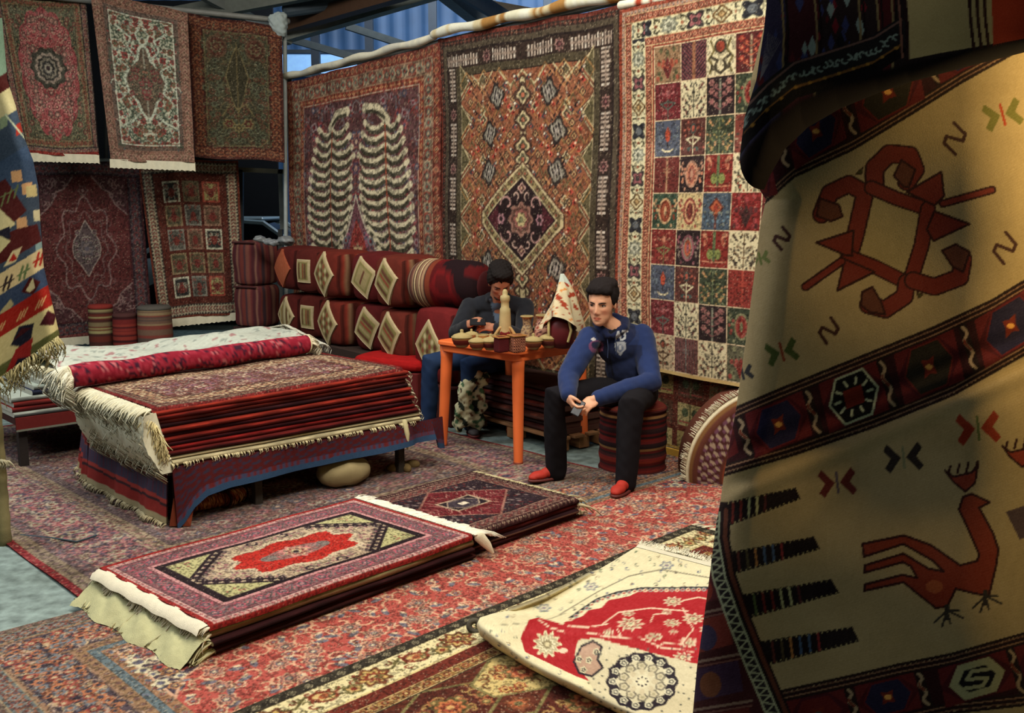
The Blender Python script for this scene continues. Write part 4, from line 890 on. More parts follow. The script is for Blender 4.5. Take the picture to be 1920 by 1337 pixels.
def Ry(a): c, s_ = math.cos(a), math.sin(a); return np.array([[c, 0, s_], [0, 1, 0], [-s_, 0, c]])
def fuse(mb, vox, smooth=4, fac=.5):
    """one continuous skin over overlapping volumes"""
    me = mb.mesh('fuse', True, False); o = link('fuse', me); md = o.modifiers.new('r', 'REMESH'); md.mode = 'VOXEL'; md.voxel_size = vox; md.use_smooth_shade = True
    if smooth: sm = o.modifiers.new('s', 'SMOOTH'); sm.iterations = smooth; sm.factor = fac
    dg = bpy.context.evaluated_depsgraph_get(); out = bpy.data.meshes.new_from_object(o.evaluated_get(dg)); bpy.data.objects.remove(o); bpy.data.meshes.remove(me)
    for p in ('Col',):
        if p in out.color_attributes: out.color_attributes.remove(out.color_attributes[p])
    return out
def vco(me): a = np.empty(len(me.vertices)*3, np.float32); me.vertices.foreach_get('co', a); return a.reshape(-1, 3)
def vno(me): a = np.empty(len(me.vertices)*3, np.float32); me.vertices.foreach_get('normal', a); return a.reshape(-1, 3)
def setco(me, V): me.vertices.foreach_set('co', V.astype(np.float32).ravel()); me.update()
def fringe(name, parent, pts, out, length, n, rad=.003, droop=.6, col=(214, 206, 178), seed=0, zmin=None, jit=.35, curl=.3, material=None):
    """tassels along the polyline pts leaving in direction out and falling"""
    rng = np.random.default_rng(seed); pts = np.asarray(pts, float); out = np.asarray(out, float); t = np.sort(rng.random(n)); seg = np.linspace(0, 1, len(pts))
    P0 = np.stack([np.interp(t, seg, pts[:, k]) for k in range(3)], -1); L = length*(1+rng.normal(0, .16, n)); side = np.cross(out, (0, 0, 1.0)); side /= np.linalg.norm(side)+1e-9
    sv = rng.normal(0, jit, n); ks = np.linspace(0, 1, 5); V = []; cw = rng.normal(0, curl, n); r3 = np.array([0, 2.094, 4.189]); ang = rng.random(n)*6
    for k in ks:
        dr = droop*k*k; f = math.sqrt(max(.05, 1-min(.95, dr*dr)))
        c = P0+out*(L*k*f)[:, None]+side*(L*(sv*k*.5+cw*k*k*.3))[:, None]; c[:, 2] -= L*dr*.8
        if zmin is not None: c[:, 2] = np.maximum(c[:, 2], zmin+rng.random(n)*rad*2)
        rr = rad*(1.0-.55*k)*(1+.5*(k == .25)); a = ang[:, None]+r3
        V.append(c[:, None]+rr*(side[None, None]*np.cos(a)[..., None]+np.array([0, 0, 1.0])*np.sin(a)[..., None]))
    V = np.stack(V, 1); base = (np.arange(n)*15)[:, None]; Q = []
    for k in range(4):
        for j in range(3): a0 = k*3+j; a1 = k*3+(j+1) % 3; Q.append(base+np.array([a0, a1, a1+3, a0+3]))
    T = base+np.array([12, 13, 14]); c = np.asarray(col, float)+rng.normal(0, 9, (n, 1)); C = np.repeat(np.repeat(c[:, None], 15, 1).reshape(-1, 3), 1, 0)
    me = mesh_np(name, V.reshape(-1, 3), np.concatenate(Q), T, C); o = link(name, me, parent, material or WOOL()); o['kind'] = 'stuff'; return o
def beam(mb, a, b, wd, hd, col=(128, 128, 128)):
    a, b = np.asarray(a, float), np.asarray(b, float); d = b-a; L = np.linalg.norm(d); x = d/L; up = np.array([0, 0, 1.0]) if abs(x[2]) < .95 else np.array([0, 1.0, 0]); y = np.cross(up, x); y /= np.linalg.norm(y); z = np.cross(x, y)
    return mb.box((a+b)/2, (L, wd, hd), col, np.stack([x, y, z], 1))
def copy_tree(o, loc=None, rz=None):
    """a thing with copies of its parts and sub-parts"""
    c = o.copy(); COL.objects.link(c)
    for ch in o.children:
        k = ch.copy(); COL.objects.link(k); k.parent = c
        for g in ch.children: m = g.copy(); COL.objects.link(m); m.parent = k
    if loc is not None: c.location = loc
    if rz is not None: c.rotation_euler = (0, 0, rz)
    return c
# ---------------------------------------------------------------- the hall
def struct(o, label=None): o['kind'] = 'structure'; return o
mb = MB(); mb.box((0, 8, -.06), (26, 24, .12)); fl = struct(mb.obj('floor', None, mat('worn_concrete', (122, 138, 134), .75, bump=.4, bscale=60, var=.42, vscale=16, spec=.3), colr=False))
mb = MB(); mb.box((0, -3.2, 3.4), (26, .2, 7)); struct(mb.obj('wall_front', None, mat('dark_cladding', (52, 56, 60), .9), colr=False))
mb = MB(); mb.box((-12, 8, 3.4), (.2, 24, 7)); struct(mb.obj('wall_left', None, mat('dark_cladding'), colr=False))
mb = MB(); mb.box((12, 8, 3.4), (.2, 24, 7)); struct(mb.obj('wall_right', None, mat('dark_cladding'), colr=False))
# corrugated blue back wall
n = 700; x = np.linspace(-12, 12, n); yy = 18+.010*np.clip(np.sin(x*2*math.pi/.28)*2.2, -1, 1); V = np.stack([np.stack([x, yy, 0*x], -1), np.stack([x, yy, 0*x+6.9], -1)]).reshape(-1, 3)
struct(link('wall_back', mesh_np('wall_back', V, gridq(2, n, 0, False)), None, mat('blue_cladding', (60, 92, 130), .5, bump=.1, var=.22, vscale=1.3, spec=.4)))
mb = MB(); mb.box((0, 8, 6.95), (26, 24, .1)); struct(mb.obj('ceiling', None, mat('ceiling_sheet', (96, 98, 96), .8, var=.2, vscale=2), colr=False))
wp = empty('window_1', (0, 0, 0)); struct(wp)
for i in range(9):
    xa = -6.4+i*1.5; mb = MB(); mb.box((xa, 17.93, 4.05), (1.42, .02, .34)); mb.obj('pane', wp, mat('lit_pane', (150, 190, 230), .3, bump=0, emit=(120, 165, 215), es=.75), colr=False)
mb = MB(); 
for i in range(10): mb.box((-7.15+i*1.5, 17.9, 4.05), (.08, .06, .44), (60, 66, 72))
mb.box((-.4, 17.9, 4.26), (13.6, .08, .06), (70, 76, 82)); mb.box((-.4, 17.9, 3.86), (13.6, .08, .06), (70, 76, 82)); mb.obj('window_frame', wp, CLOTH())
STEEL = lambda: mat('painted_steel', None, .55, bump=.1, var=.12, spec=.4)
def post(xp): 
    p = Yp(xp, 100, 16.5); mb = MB(); mb.box((p[0], 16.5, 3.45), (.13, .13, 6.9), (28, 36, 46)); o = mb.obj('trim_post', None, STEEL()); struct(o)
for xp in (592, 693, 812, 922, 1026, 1110): post(xp)
def girder(p0, y0, p1, y1, wd, hd, c):
    mb = MB(); a, b = Yp(*p0, y0), Yp(*p1, y1); u = b-a; a, b = a-u*.5, b+u*.6; a[2], b[2] = min(a[2], 6.8), min(b[2], 6.8); beam(mb, a, b, wd, hd, c); return struct(mb.obj('roof_beam', None, STEEL()))
girder((535, 48), 13, (715, -4), 12, .16, .17, (84, 60, 44)); girder((537, 72), 13.2, (804, -6), 12.4, .16, .09, (128, 132, 124)); girder((845, -8), 12.5, (912, 46), 14, .16, .2, (104, 108, 104))
girder((560, 78), 14, (680, 112), 14.2, .07, .09, (96, 100, 98)); girder((690, 62), 14, (770, 88), 14.2, .07, .09, (96, 100, 98)); girder((932, 14), 14, (1020, 30), 14.2, .08, .14, (120, 110, 98)); girder((370, 22), 12.8, (560, -14), 12.2, .12, .2, (116, 120, 112)); girder((420, 10), 12.6, (500, 52), 13, .1, .12, (110, 114, 110)); girder((884, -6), 12.5, (990, 60), 14.5, .06, .2, (70, 78, 84))
mb = MB(); a = Yp(545, 60, 13.4); mb.tube([Yp(540, 18, 12.5), Yp(610, 8, 12.5), Yp(730, -10, 12.5)], .09, 12, (74, 86, 96)); struct(mb.obj('roof_beam', None, STEEL()))

# ---------------------------------------------------------------- line of carpets hung as the stall's back wall
WA, WB = np.array([-2.314, 10.596]), np.array([.687, 6.678]); WL = np.linalg.norm(WB-WA); WE = (WB-WA)/WL; WN = np.array([-.794, -.608])
def wallpt(s, z, off=0.0): return np.stack(np.broadcast_arrays(WA[0]+WE[0]*s+WN[0]*off, WA[1]+WE[1]*s+WN[1]*off, z), -1)
def hang(name, tex, s0, s1, z1, z0, label, off=0.0, sag=0.02, seed=0, step=1, group=None, wave=.012, z1b=None, rs=None, cs=None):
    z1b = z1 if z1b is None else z1b
    def surf(u, v):
        zt = z1+(z1b-z1)*u-sag*np.sin(math.pi*((u*3) % 1))*.5; z = zt+(z0-zt)*v; s = s0+(s1-s0)*u
        o = off+wave*np.sin(s*5.1+seed)*(.4+v)+wave*.7*np.sin(s*11+seed*2+v*2)+.01*np.sin(z*4+seed)
        return wallpt(s, z, o)
    c = RUGS[tex](); o = sheet(name, c, surf, None, .01, rs, cs); tag(o, label, 'carpet', group); return o, surf
o, sf = hang('hanging_carpet', 'tree_rug', -.02, 2.85, 2.88, .12, 'rust red hanging carpet with two cream leafy plumes over a small red medallion', seed=1, z1b=2.92, rs=np.r_[np.arange(0, 160), np.arange(160, 250, 3)])
o, sf2 = hang('hanging_carpet', 'diamond_rug', 2.83, 5.03, 2.95, .12, 'orange brown hanging carpet with a dark diamond medallion and comb border', off=.008, seed=2, z1b=2.89)
c_ = None
def rolled_edge(parent, s0, s1, za, zb, r, cols, off=.0, seed=0):
    n = 60; s = np.linspace(s0, s1, n); z = np.linspace(za, zb, n)+.008*np.sin(s*9+seed); p = wallpt(s, z, off); rng = np.random.default_rng(seed)
    k = np.cumsum(rng.normal(0, .5, n)); C = np.array([cols[int(abs(v)) % len(cols)] for v in k], float); mb = MB(); mb.tube(p, r*(1+.12*np.sin(s*13)), 12, C, caps=True); return mb.obj('rolled_edge', parent, WOOL(), True)
r1 = bpy.data.objects['hanging_carpet']; r2 = bpy.data.objects['hanging_carpet.001']
rolled_edge(r1, -.02, 2.8, 2.93, 2.965, .032, [(206, 200, 178), (190, 186, 170), (216, 210, 190)], .02, 1)
rolled_edge(r2, 2.82, 4.95, 2.99, 2.95, .038, [(206, 204, 186), (190, 176, 140), (150, 110, 60), (200, 196, 170)], .04, 5)
# garden rug: s from 4.98; panels 0.216 wide, 0.222 high
s0 = 5.00; ku = .213/30; o3, _ = hang('hanging_carpet', 'garden_rug', s0, s0+272*ku, 2.572+46*.00600, .565, 'hanging carpet of small square garden panels with cream flower border', off=.05, cs=np.r_[np.arange(0, 180), np.arange(180, 272, 2)], seed=3, sag=.0, wave=.008)
rolled_edge(o3, s0, s0+1.9, 2.87, 2.87, .026, [(214, 208, 186), (150, 60, 40), (90, 60, 44), (200, 190, 160)], .04, 7)
rod = MB(); rod.tube([wallpt(-.2, 2.93, -.03), wallpt(6.95, 2.93, -.03)], .025, 10, (120, 120, 116)); 
rk = rod.obj('hanging_rail', None, STEEL(), True); tag(rk, 'steel rail along the top of the big hanging carpets', 'rail')
for s_ in (-.1, 2.81, 6.9):
    mb = MB(); a = wallpt(s_, 0, -.06); mb.box((a[0], a[1], 1.48), (.06, .06, 2.96), (96, 98, 96)); mb.obj('upright', rk, STEEL())

# ---------------------------------------------------------------- hanging carpets at the far left, two tiers
def hang2(tex, tl, tr, br, bl, y, label, seed=0, lean=0.0, pale_end=True, wave=.015):
    Q = [Yp(*tl, y+lean), Yp(*tr, y+lean), Yp(*br, y), Yp(*bl, y)]
    def surf(u, v):
        P = (1-v)[..., None]*((1-u)[..., None]*Q[0]+u[..., None]*Q[1])+v[..., None]*((1-u)[..., None]*Q[3]+u[..., None]*Q[2])
        P = P.copy(); P[..., 1] += wave*np.sin(u*9+seed)*(.3+v)+wave*.5*np.sin(u*23+seed*3+v*3); P[..., 2] += .01*np.sin(u*7+seed); return P
    o = sheet('hanging_carpet', RUGS[tex](), surf, None, .01); tag(o, label, 'carpet')
    if pale_end:
        a, b = Q[3], Q[2]; n = 40; t = np.linspace(0, 1, n)[:, None]; p = a*(1-t)+b*t; top = p+[0, -.004, .01]; bot = p+np.c_[np.zeros(n), -.008+.01*np.sin(np.arange(n)*1.3), -.075+.006*np.sin(np.arange(n)*2.7)]
        mb = MB(); mb.add(np.concatenate([top, bot]), gridq(2, n, 0, True), None, (206, 198, 172)); mb.add(np.concatenate([top, bot])+[0, .008, 0], gridq(2, n, 0), None, (190, 180, 150)); mb.obj('fringe', o, WOOL(), True)
    return o
hang2('pink_rug', (-16, -20), (160, -10), (186, 292), (40, 288), 10.1, 'pink red hanging carpet with a round dark medallion, upper row', 1, .5)
hang2('ivory_rug', (168, -22), (352, 26), (366, 306), (206, 300), 9.9, 'rose bordered hanging carpet with an ivory field, middle of upper row', 2, .4)
hang2('olive_rug', (352, 24), (528, 52), (534, 304), (366, 294), 10.2, 'dark maroon hanging carpet with an olive green field, upper row', 3, .3, False)
hang2('plain_red_rug', (40, 296), (262, 304), (286, 622), (62, 640), 10.75, 'plain dark red hanging carpet with a grey lace medallion, lower row', 4, .0)
hang2('small_garden_rug', (258, 300), (446, 300), (458, 586), (300, 602), 10.6, 'dark red hanging carpet with three columns of small squares, lower row', 5, .0)
rk = MB(); rk.tube([Yp(-60, -22, 10.5), Yp(540, 40, 10.6)], .03, 8, (110, 110, 104)); r0 = rk.obj('hanging_rail', None, STEEL(), True); tag(r0, 'upper steel rail over the far left hanging carpets', 'rail')
rk = MB(); rk.tube([Yp(-60, 303, 10.79), Yp(536, 296, 10.64)], .018, 8, (90, 96, 96)); rk.obj('lower_rail', r0, STEEL(), True)
mb = MB(); mb.tube([Yp(534, 28, 10.6), Yp(536, 440, 10.6), Yp(537, 600, 10.6)], .022, 8, (150, 158, 156)); mb.tube([Yp(200, -22, 11.0), Yp(200, 640, 11.0)], .03, 8, (60, 64, 66)); mb.obj('upright', r0, STEEL(), True)
# plastic bundle knotted over the rail end
mb = MB(); rng = np.random.default_rng(3)
for k in range(9): p = Yp(524+rng.uniform(-12, 10), 44+rng.uniform(-12, 14), 10.5); mb.ell(p, (.06, .05, .07), Rz(k), 10, 8)
me = fuse(mb, .012, 2); V = vco(me); N_ = vno(me); setco(me, V+N_*(nz(V, 40)*.012)[:, None]); paint(me, (150, 160, 158)); tag(link('plastic_sheet', me, None, CLOTH()), 'crumpled grey plastic knotted at the end of the upper rail', 'plastic sheet')
# dark opening with pale frame between lower carpets and the tree carpet
mb = MB(); a, b = Yp(-140, 318, 15.2), Yp(529, 600, 15.2); mb.box(((a[0]+b[0])/2, 15.3, 2.3), (b[0]-a[0], .06, 4.6), (12, 14, 18)); dk = mb.obj('gap_darkener', None, mat('gap_black', (12, 14, 18), .9), colr=False); tag(dk, 'black sheet added behind the far carpets to make their gaps dark', 'backdrop')  # black sheet added to stand in for the dark seen between the carpets
mb = MB(); beam(mb, Yp(448, 318, 11.4), Yp(536, 322, 11.4), .05, .05, (120, 120, 104)); beam(mb, Yp(526, 318, 11.4), Yp(530, 430, 11.4), .05, .05, (130, 140, 140)); beam(mb, Yp(452, 318, 11.4), Yp(452, 660, 11.4), .05, .05, (70, 74, 74)); beam(mb, Yp(526, 430, 11.4), Yp(528, 660, 11.4), .05, .05, (70, 74, 74)); tag(mb.obj('metal_frame', None, STEEL()), 'thin metal frame across the dark gap beside the tree carpet', 'frame')
# parked car behind the gap
def car():
    t = empty('parked_car', (-3.24, 13.9, 0)); tag(t, 'pale grey car parked behind the gap in the carpets', 'car')
    sec = [(-2.05, .35, .62, .72), (-1.9, .25, .8, .8), (-1.2, .2, .92, .84), (-.55, .2, .95, .85), (.6, .2, .97, .85), (1.4, .2, .95, .84), (2.0, .3, .85, .78), (2.1, .4, .7, .7)]
    V = []; 
    for y, z0, z1, hw in sec: V += [(-hw*.92, y, z0), (-hw, y, (z0+z1)/2), (-hw*.93, y, z1), (0, y, z1+.05), (hw*.93, y, z1), (hw, y, (z0+z1)/2), (hw*.92, y, z0), (0, y, z0-.02)]
    mb = MB(); mb.add(V, gridq(len(sec), 8, 0, True, True), [(0, 1, 2)], (150, 166, 172)); mb.add(V[:8], [(0, 1, 2, 3), (3, 4, 5, 6), (0, 3, 6, 7)], None, (150, 166, 172)); mb.obj('body', t, mat('car_paint', None, .3, bump=0, var=.03, spec=.6), True)
    mb = MB(); roof = [(-.55, .95, .74), (.05, 1.36, .58), (.9, 1.42, .58), (1.6, .98, .72)]; V = []
    for y, z, hw in roof: V += [(-hw-.02, y, .93), (-hw, y, z), (0, y, z+.03), (hw, y, z), (hw+.02, y, .93)]
    mb.add(V, gridq(4, 5, 0, True), None, (22, 28, 34)); mb.obj('glass', t, mat('car_glass', None, .12, bump=0, var=0, spec=.7), False)
    mb = MB(); mb.tube([(-.74, -.58, .96), (-.57, .06, 1.39), (-.57, .9, 1.45), (-.7, 1.6, 1.0)], .035, 6, (150, 168, 174)); mb.tube([(.74, -.58, .96), (.57, .06, 1.39), (.57, .9, 1.45), (.7, 1.6, 1.0)], .035, 6, (150, 168, 174)); mb.box((0, .48, 1.44), (1.14, .84, .05), (160, 178, 184), None, .02); mb.obj('roof', t, mat('car_paint'), False)
    for x_ in (-.78, .78):
        for y_ in (-1.3, 1.35): mb = MB(); mb.lathe([(.02, -.1), (.2, -.1), (.3, -.09), (.32, 0), (.3, .09), (.2, .1), (.02, .1)], (x_, y_, .32), 20, (24, 24, 26), R=Ry(math.pi/2)); mb.obj('wheel', t, CLOTH(), True)
    return t
cr_ = car(); cr_.rotation_euler = (0, 0, math.pi/2)

# ---------------------------------------------------------------- carpets on the floor
E1, E2 = np.array([.722, .692, 0]), np.array([.692, -.722, 0])
def flat(name, tex, P0, Lx, Ly, z, label, rs=None, cs=None, e1=E1, e2=E2, full=True, cat='carpet', amp=.004):
    P0 = np.array([P0[0], P0[1], z]); 
    def surf(u, v):
        P = P0+u[..., None]*Lx*e1+v[..., None]*Ly*e2; P[..., 2] += amp*(1+nz(P, 3.1, z*100)); return P
    c = RUGS[tex](); o = sheet(name, c, surf, None, .006, rs, cs); tag(o, label, cat); return o
def hires(f):
    """run a design but keep the full painted resolution"""
    def g():
        old = Cv.out; Cv.out = lambda s: np.clip(s.a, 0, 255); 
        try: return f()
        finally: Cv.out = old
    return g
Lx, Ly = 3.1, 3.9; P0 = np.array([-1.64, 3.80, 0])-E2*Ly*np.array([1, 1, 0])
flat('floor_carpet', 'mauve_floor_rug', P0-.02*E1, Lx, Ly, .008, 'pinkish grey floor carpet with red edge running under the draped bench', np.r_[np.arange(0, 150, 2), np.arange(150, 450)], np.r_[np.arange(0, 200), np.arange(200, 360, 2)])
C0 = np.array([-1.528, 3.411, 0])-E1*.40-E2*.40
flat('floor_carpet', 'red_floor_rug', C0, 4.5, 2.6, .018, 'large red floor carpet with navy corner under the low piles', np.r_[np.arange(0, 215), np.arange(215, 430, 8)], np.r_[np.arange(0, 480), np.arange(480, 750, 2)])
ge1 = np.array([.689, .725, 0]); ge2 = np.array([.725, -.689, 0]); corner = np.array([.90, 4.82, 0]); gl = 2.9
flat('floor_carpet', 'gold_rug', corner-ge1*gl, gl, 1.75, .030, 'gold and brown floor carpet with cream flowered border, nearest the camera', np.r_[np.arange(0, 200), np.arange(200, 320, 4)], np.r_[np.arange(0, 60, 4), np.arange(60, 520)], ge1, ge2)
g3 = bpy.data.objects['floor_carpet.002']; p0 = corner+np.array([0, 0, .032]); fringe('fringe', g3, [p0, p0+ge2*1.75], ge1, .09, 260, .0035, .25, seed=4, zmin=.02)
# ---------------------------------------------------------------- piles of folded carpets
def prof(Wd, th, n=7):
    """closed cross section of a folded carpet, s across, z up; s=0 is the near fold"""
    r = th/2; a = np.linspace(-math.pi/2, math.pi/2, n); s = np.linspace(0, 1, 6)[1:-1]
    near = [(r-r*1.0*math.cos(t), r+r*math.sin(t)) for t in a]; far = [(Wd-r+r*math.cos(t), r-r*math.sin(t)) for t in a]
    return np.array(near+[(r+(Wd-2*r)*t, th) for t in s]+far+[(Wd-r-(Wd-2*r)*t, 0) for t in s])
def heap_wave(u, s, seed, amp): return amp*(np.sin(u*6.3+seed)+.6*np.sin(u*12.1+seed*2.3))*np.clip(1.2-s*1.2, .2, 1)
def folded(O, a1, a2, L, Wd, z, th, cols, seed, label, group=None, bow=0.0, endcol=(206, 198, 170), fr=None, amp=.0, slope=0.0):
    """one folded carpet lying in a pile; cols = (fold colour, groove colour, top colour)"""
    rng = np.random.default_rng(seed); pr = prof(Wd, th); n = 46; u = np.linspace(0, 1, n); dl, dn = rng.uniform(-.012, .012), rng.normal(0, .010)
    near = dn+np.interp(u, np.linspace(0, 1, 7), rng.normal(0, .005, 7)); V = []; C = []; m = len(pr)
    for i in range(n):
        s = pr[:, 0]+near[i]*np.clip(1-pr[:, 0]/(Wd*.4), 0, 1); zz = z+pr[:, 1]+amp*np.sin(u[i]*5+1)+bow*math.sin(math.pi*u[i])+slope*u[i]
        p = np.array(O)[None, :]*[1, 1, 0]+np.asarray(a1)*(u[i]*L+dl)+s[:, None]*np.asarray(a2); p[:, 2] = zz; V.append(p)
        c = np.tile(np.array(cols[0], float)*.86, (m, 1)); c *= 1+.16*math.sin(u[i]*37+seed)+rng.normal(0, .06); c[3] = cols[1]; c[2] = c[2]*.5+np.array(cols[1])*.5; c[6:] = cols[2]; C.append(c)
    V = np.array(V).reshape(-1, 3); C = np.array(C).reshape(-1, 3); q = gridq(n, m, 0, False, True)
    e0 = V[:m].copy(); e1_ = V[-m:].copy(); c0 = e0.mean(0); c1 = e1_.mean(0); V = np.concatenate([V, e0, e1_, [c0, c1]]); C = np.concatenate([C, np.tile(endcol, (2*m+2, 1))*.9])
    T = [(n*m+2*m, n*m+j, n*m+(j+1) % m) for j in range(m)]+[(n*m+2*m+1, n*m+m+(j+1) % m, n*m+m+j) for j in range(m)]
    o = link('folded_carpet', mesh_np('folded_carpet', V, q, T, C), None, WOOL()); tag(o, label, 'carpet', group)
    if fr:
        for end in fr:
            sgn = -1 if end == 'l' else 1; e = e0 if end == 'l' else e1_; k = e[np.argsort(e[:, 0]*a2[0]+e[:, 1]*a2[1])]; a = np.array(O)*[1, 1, 0]+np.asarray(a1)*((0 if end == 'l' else L)+dl); a[2] = z+th*.6+(slope if end == 'r' else 0); b = a+np.asarray(a2)*Wd
            d = fr[end]; fringe('fringe', o, [a+np.asarray(a2)*d.get('s0', 0), b], np.asarray(a1)*sgn, d['len'], d['n'], d.get('rad', .004), d.get('droop', .8), d.get('col', endcol), seed+7, d.get('zmin'), d.get('jit', .4))
    return o
def over(name, tex, O, a1, a2, L, Wd, z, r, wrap, label, seed=0, rs=None, cs=None, far=0.0, slope=0.0, ripple=.004, end_drop=0.0):
    """top carpet: lies flat and turns down over the near edge with radius r and a hanging part wrap"""
    q = math.pi/2*r; tot = far+(Wd-r)+q+wrap
    def surf(u, v):
        d = v*tot-far; flatlen = Wd-r; t = np.clip((d-flatlen)/q, 0, 1)*math.pi/2; s = np.where(d < flatlen, Wd-d, r-r*np.sin(t)); zz = np.where(d < flatlen, 0, -(r-r*np.cos(t)))-np.clip(d-flatlen-q, 0, None); zz = zz+np.where(d < 0, d*.3, 0)
        P = np.array(O)*[1, 1, 0]+(u*L)[..., None]*np.asarray(a1)+(s+ripple*np.sin(u*19+seed)*(d > flatlen))[..., None]*np.asarray(a2)
        P[..., 2] = z+zz+slope*u+ripple*np.sin(u*13+seed+s*4)-end_drop*np.clip(1-u/.06, 0, 1)**2; return P
    c = RUGS[tex](); o = sheet(name, c, surf, None, .008, rs, cs); tag(o, label, 'carpet'); return o

# --- pile on the draped bench
BO = np.array([-1.72, 4.87, 0]); b1 = np.array([.733, .680, 0]); b2 = np.array([-.680, .733, 0]); BL, BW = 1.56, .92; BZ = .325
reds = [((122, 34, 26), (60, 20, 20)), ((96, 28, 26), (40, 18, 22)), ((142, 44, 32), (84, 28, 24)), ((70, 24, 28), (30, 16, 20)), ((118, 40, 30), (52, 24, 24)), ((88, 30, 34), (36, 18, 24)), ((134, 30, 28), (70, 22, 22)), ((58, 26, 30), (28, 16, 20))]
word = ['lowest', 'second lowest', 'third lowest', 'fourth lowest', 'fifth lowest', 'sixth lowest', 'seventh lowest', 'eighth lowest', 'ninth lowest', 'tenth lowest', 'eleventh lowest', 'twelfth lowest']
z = BZ; k = 0; fcol = (206, 200, 172)
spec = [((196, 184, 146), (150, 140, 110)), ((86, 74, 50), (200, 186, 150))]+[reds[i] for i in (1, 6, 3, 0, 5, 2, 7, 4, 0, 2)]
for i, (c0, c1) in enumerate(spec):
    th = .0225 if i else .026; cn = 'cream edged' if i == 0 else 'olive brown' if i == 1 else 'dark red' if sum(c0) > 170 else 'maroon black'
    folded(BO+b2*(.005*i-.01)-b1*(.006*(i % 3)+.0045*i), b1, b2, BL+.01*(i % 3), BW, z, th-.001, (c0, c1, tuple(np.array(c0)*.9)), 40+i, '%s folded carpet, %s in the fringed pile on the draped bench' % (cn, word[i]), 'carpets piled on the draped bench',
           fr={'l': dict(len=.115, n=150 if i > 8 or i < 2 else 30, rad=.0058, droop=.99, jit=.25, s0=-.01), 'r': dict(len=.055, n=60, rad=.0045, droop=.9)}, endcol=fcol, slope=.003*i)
    if i == 0:    # fringe of the lowest carpet hangs along the bench's long side
        o = bpy.data.objects['folded_carpet']; a = BO-b2*.012; fringe('side_fringe', o, [a+[0, 0, z+.012], a+b1*BL*.98+[0, 0, z+.004]], -b2, .034, 210, .0034, .98, (212, 200, 160), 5, None, .04, .03)
        mb = MB(); p = a+b1*BL*.93+[0, 0, z]; mb.tube([p+[0, 0, .01], p-b2*.03-[0, 0, .06], p-b2*.03-[0, 0, .15]], [.02, .016, .006], 8, (190, 180, 140)); mb.obj('tassel', o, WOOL(), True)
    z += th
TZ = z
o = over('folded_carpet', 'table_top_rug', BO+b2*.055-b1*.055, b1, b2, BL, BW, TZ+.016, .03, .012, 'topmost folded carpet of the bench pile, maroon with a cream flowered border', 1, slope=.034)
fringe('fringe', o, [BO+b2*.05-b1*.06+[0, 0, TZ+.012], BO+b2*(BW+.05)-b1*.06+[0, 0, TZ+.012]], -b1, .13, 210, .006, .9, fcol, 3, None, .5)
# cream felted end mass of fringe on the left end (knotted warp ends packed together)
mb = MB(); rng = np.random.default_rng(6); V = []; nu, nv = 60, 26
for j in range(nv):
    t = j/(nv-1)
    for i in range(nu):
        s_ = -.02+i/(nu-1)*(BW+.02); b = .045+.035*math.sin(t*math.pi)*(1+.15*math.sin(s_*19+t*5))+.0022*rng.normal()+.004*math.sin(s_*120); p = BO-b1*(b+.010+.055*(1-t))+b2*(s_+.052*(1-t)); p[2] = BZ-.03+(TZ-BZ+.02)*(1-t)+.01*math.sin(s_*12); V.append(p)
V += [BO+b1*.01+b2*(-.02)+o_+[0, 0, z_] for z_, o_ in ((TZ, b2*.052-b1*.055), (BZ-.03, 0))]
mb.add(V, gridq(nv, nu, 0, True), [(j*nu, (j+1)*nu, nu*nv) for j in range(nv-1)]+[((nv-1)*nu, nu*nv+1, nu*nv)], (204, 200, 176)); mb.obj('fringe_mass', o, WOOL(), True)
fringe('corner_fringe', o, [BO+b2*.05-b1*.055+[0, 0, TZ-.02], BO+b2*.0+[0, 0, BZ+.05]], -b1*.8-b2*.6, .07, 130, .006, .7, (214, 200, 150), 9, None, .7)
# rolled carpet along the back of the pile
rl0, rl1 = BO+b2*.90-b1*.16, BO+b2*.95+b1*1.38; mb = MB(); n = 120; t = np.linspace(0, 1, n); pr = rl0[None]*(1-t)[:, None]+rl1[None]*t[:, None]; pr[:, 2] = TZ+.084+.034*t+.004*np.sin(t*19); rng = np.random.default_rng(8)
a = np.linspace(0, 2*math.pi, 20, endpoint=False); R_ = .062+.004*np.sin(t*23); zz = np.array([0, 0, 1.0]); V = pr[:, None]+R_[:, None, None]*(b2[None, None]*np.cos(a)[None, :, None]+zz*np.sin(a)[None, :, None]); pal = np.array([(132, 30, 46), (150, 44, 60), (58, 28, 44), (176, 96, 100), (96, 26, 38), (110, 40, 56)], float)
cid = (np.abs(nz(V, 26, 2)*4+nz(V, 61, 5)*3).astype(int)) % 6; mb.add(V.reshape(-1, 3), gridq(n, 20, 0, False, True), None, pal[cid].reshape(-1, 3))
for e in (0, n-1):
    for rr in (.058, .045, .032, .018): aa = np.linspace(0, 6.283, 17); mb.tube([pr[e]+(rr)*(b2*math.cos(x)+zz*math.sin(x))+b1*(.003 if e else -.003) for x in aa], .0055, 6, (206, 196, 160) if rr > .05 else (130, 50, 60))
rl = mb.obj('rolled_carpet', None, WOOL(), True); tag(rl, 'crimson patterned carpet rolled up along the back of the bench pile', 'carpet')
fringe('fringe', rl, [pr[0]+b2*.06, pr[0]+zz*.06, pr[0]-b2*.07, pr[0]-b2*.06-zz*.05], -b1-b2*.2, .14, 260, .0065, 1.0, (216, 212, 190), 11, None, .6); fringe('fringe', rl, [pr[-1]+b2*.05, pr[-1]+zz*.06, pr[-1]-b2*.06], b1, .10, 90, .005, .95, (214, 206, 180), 12)
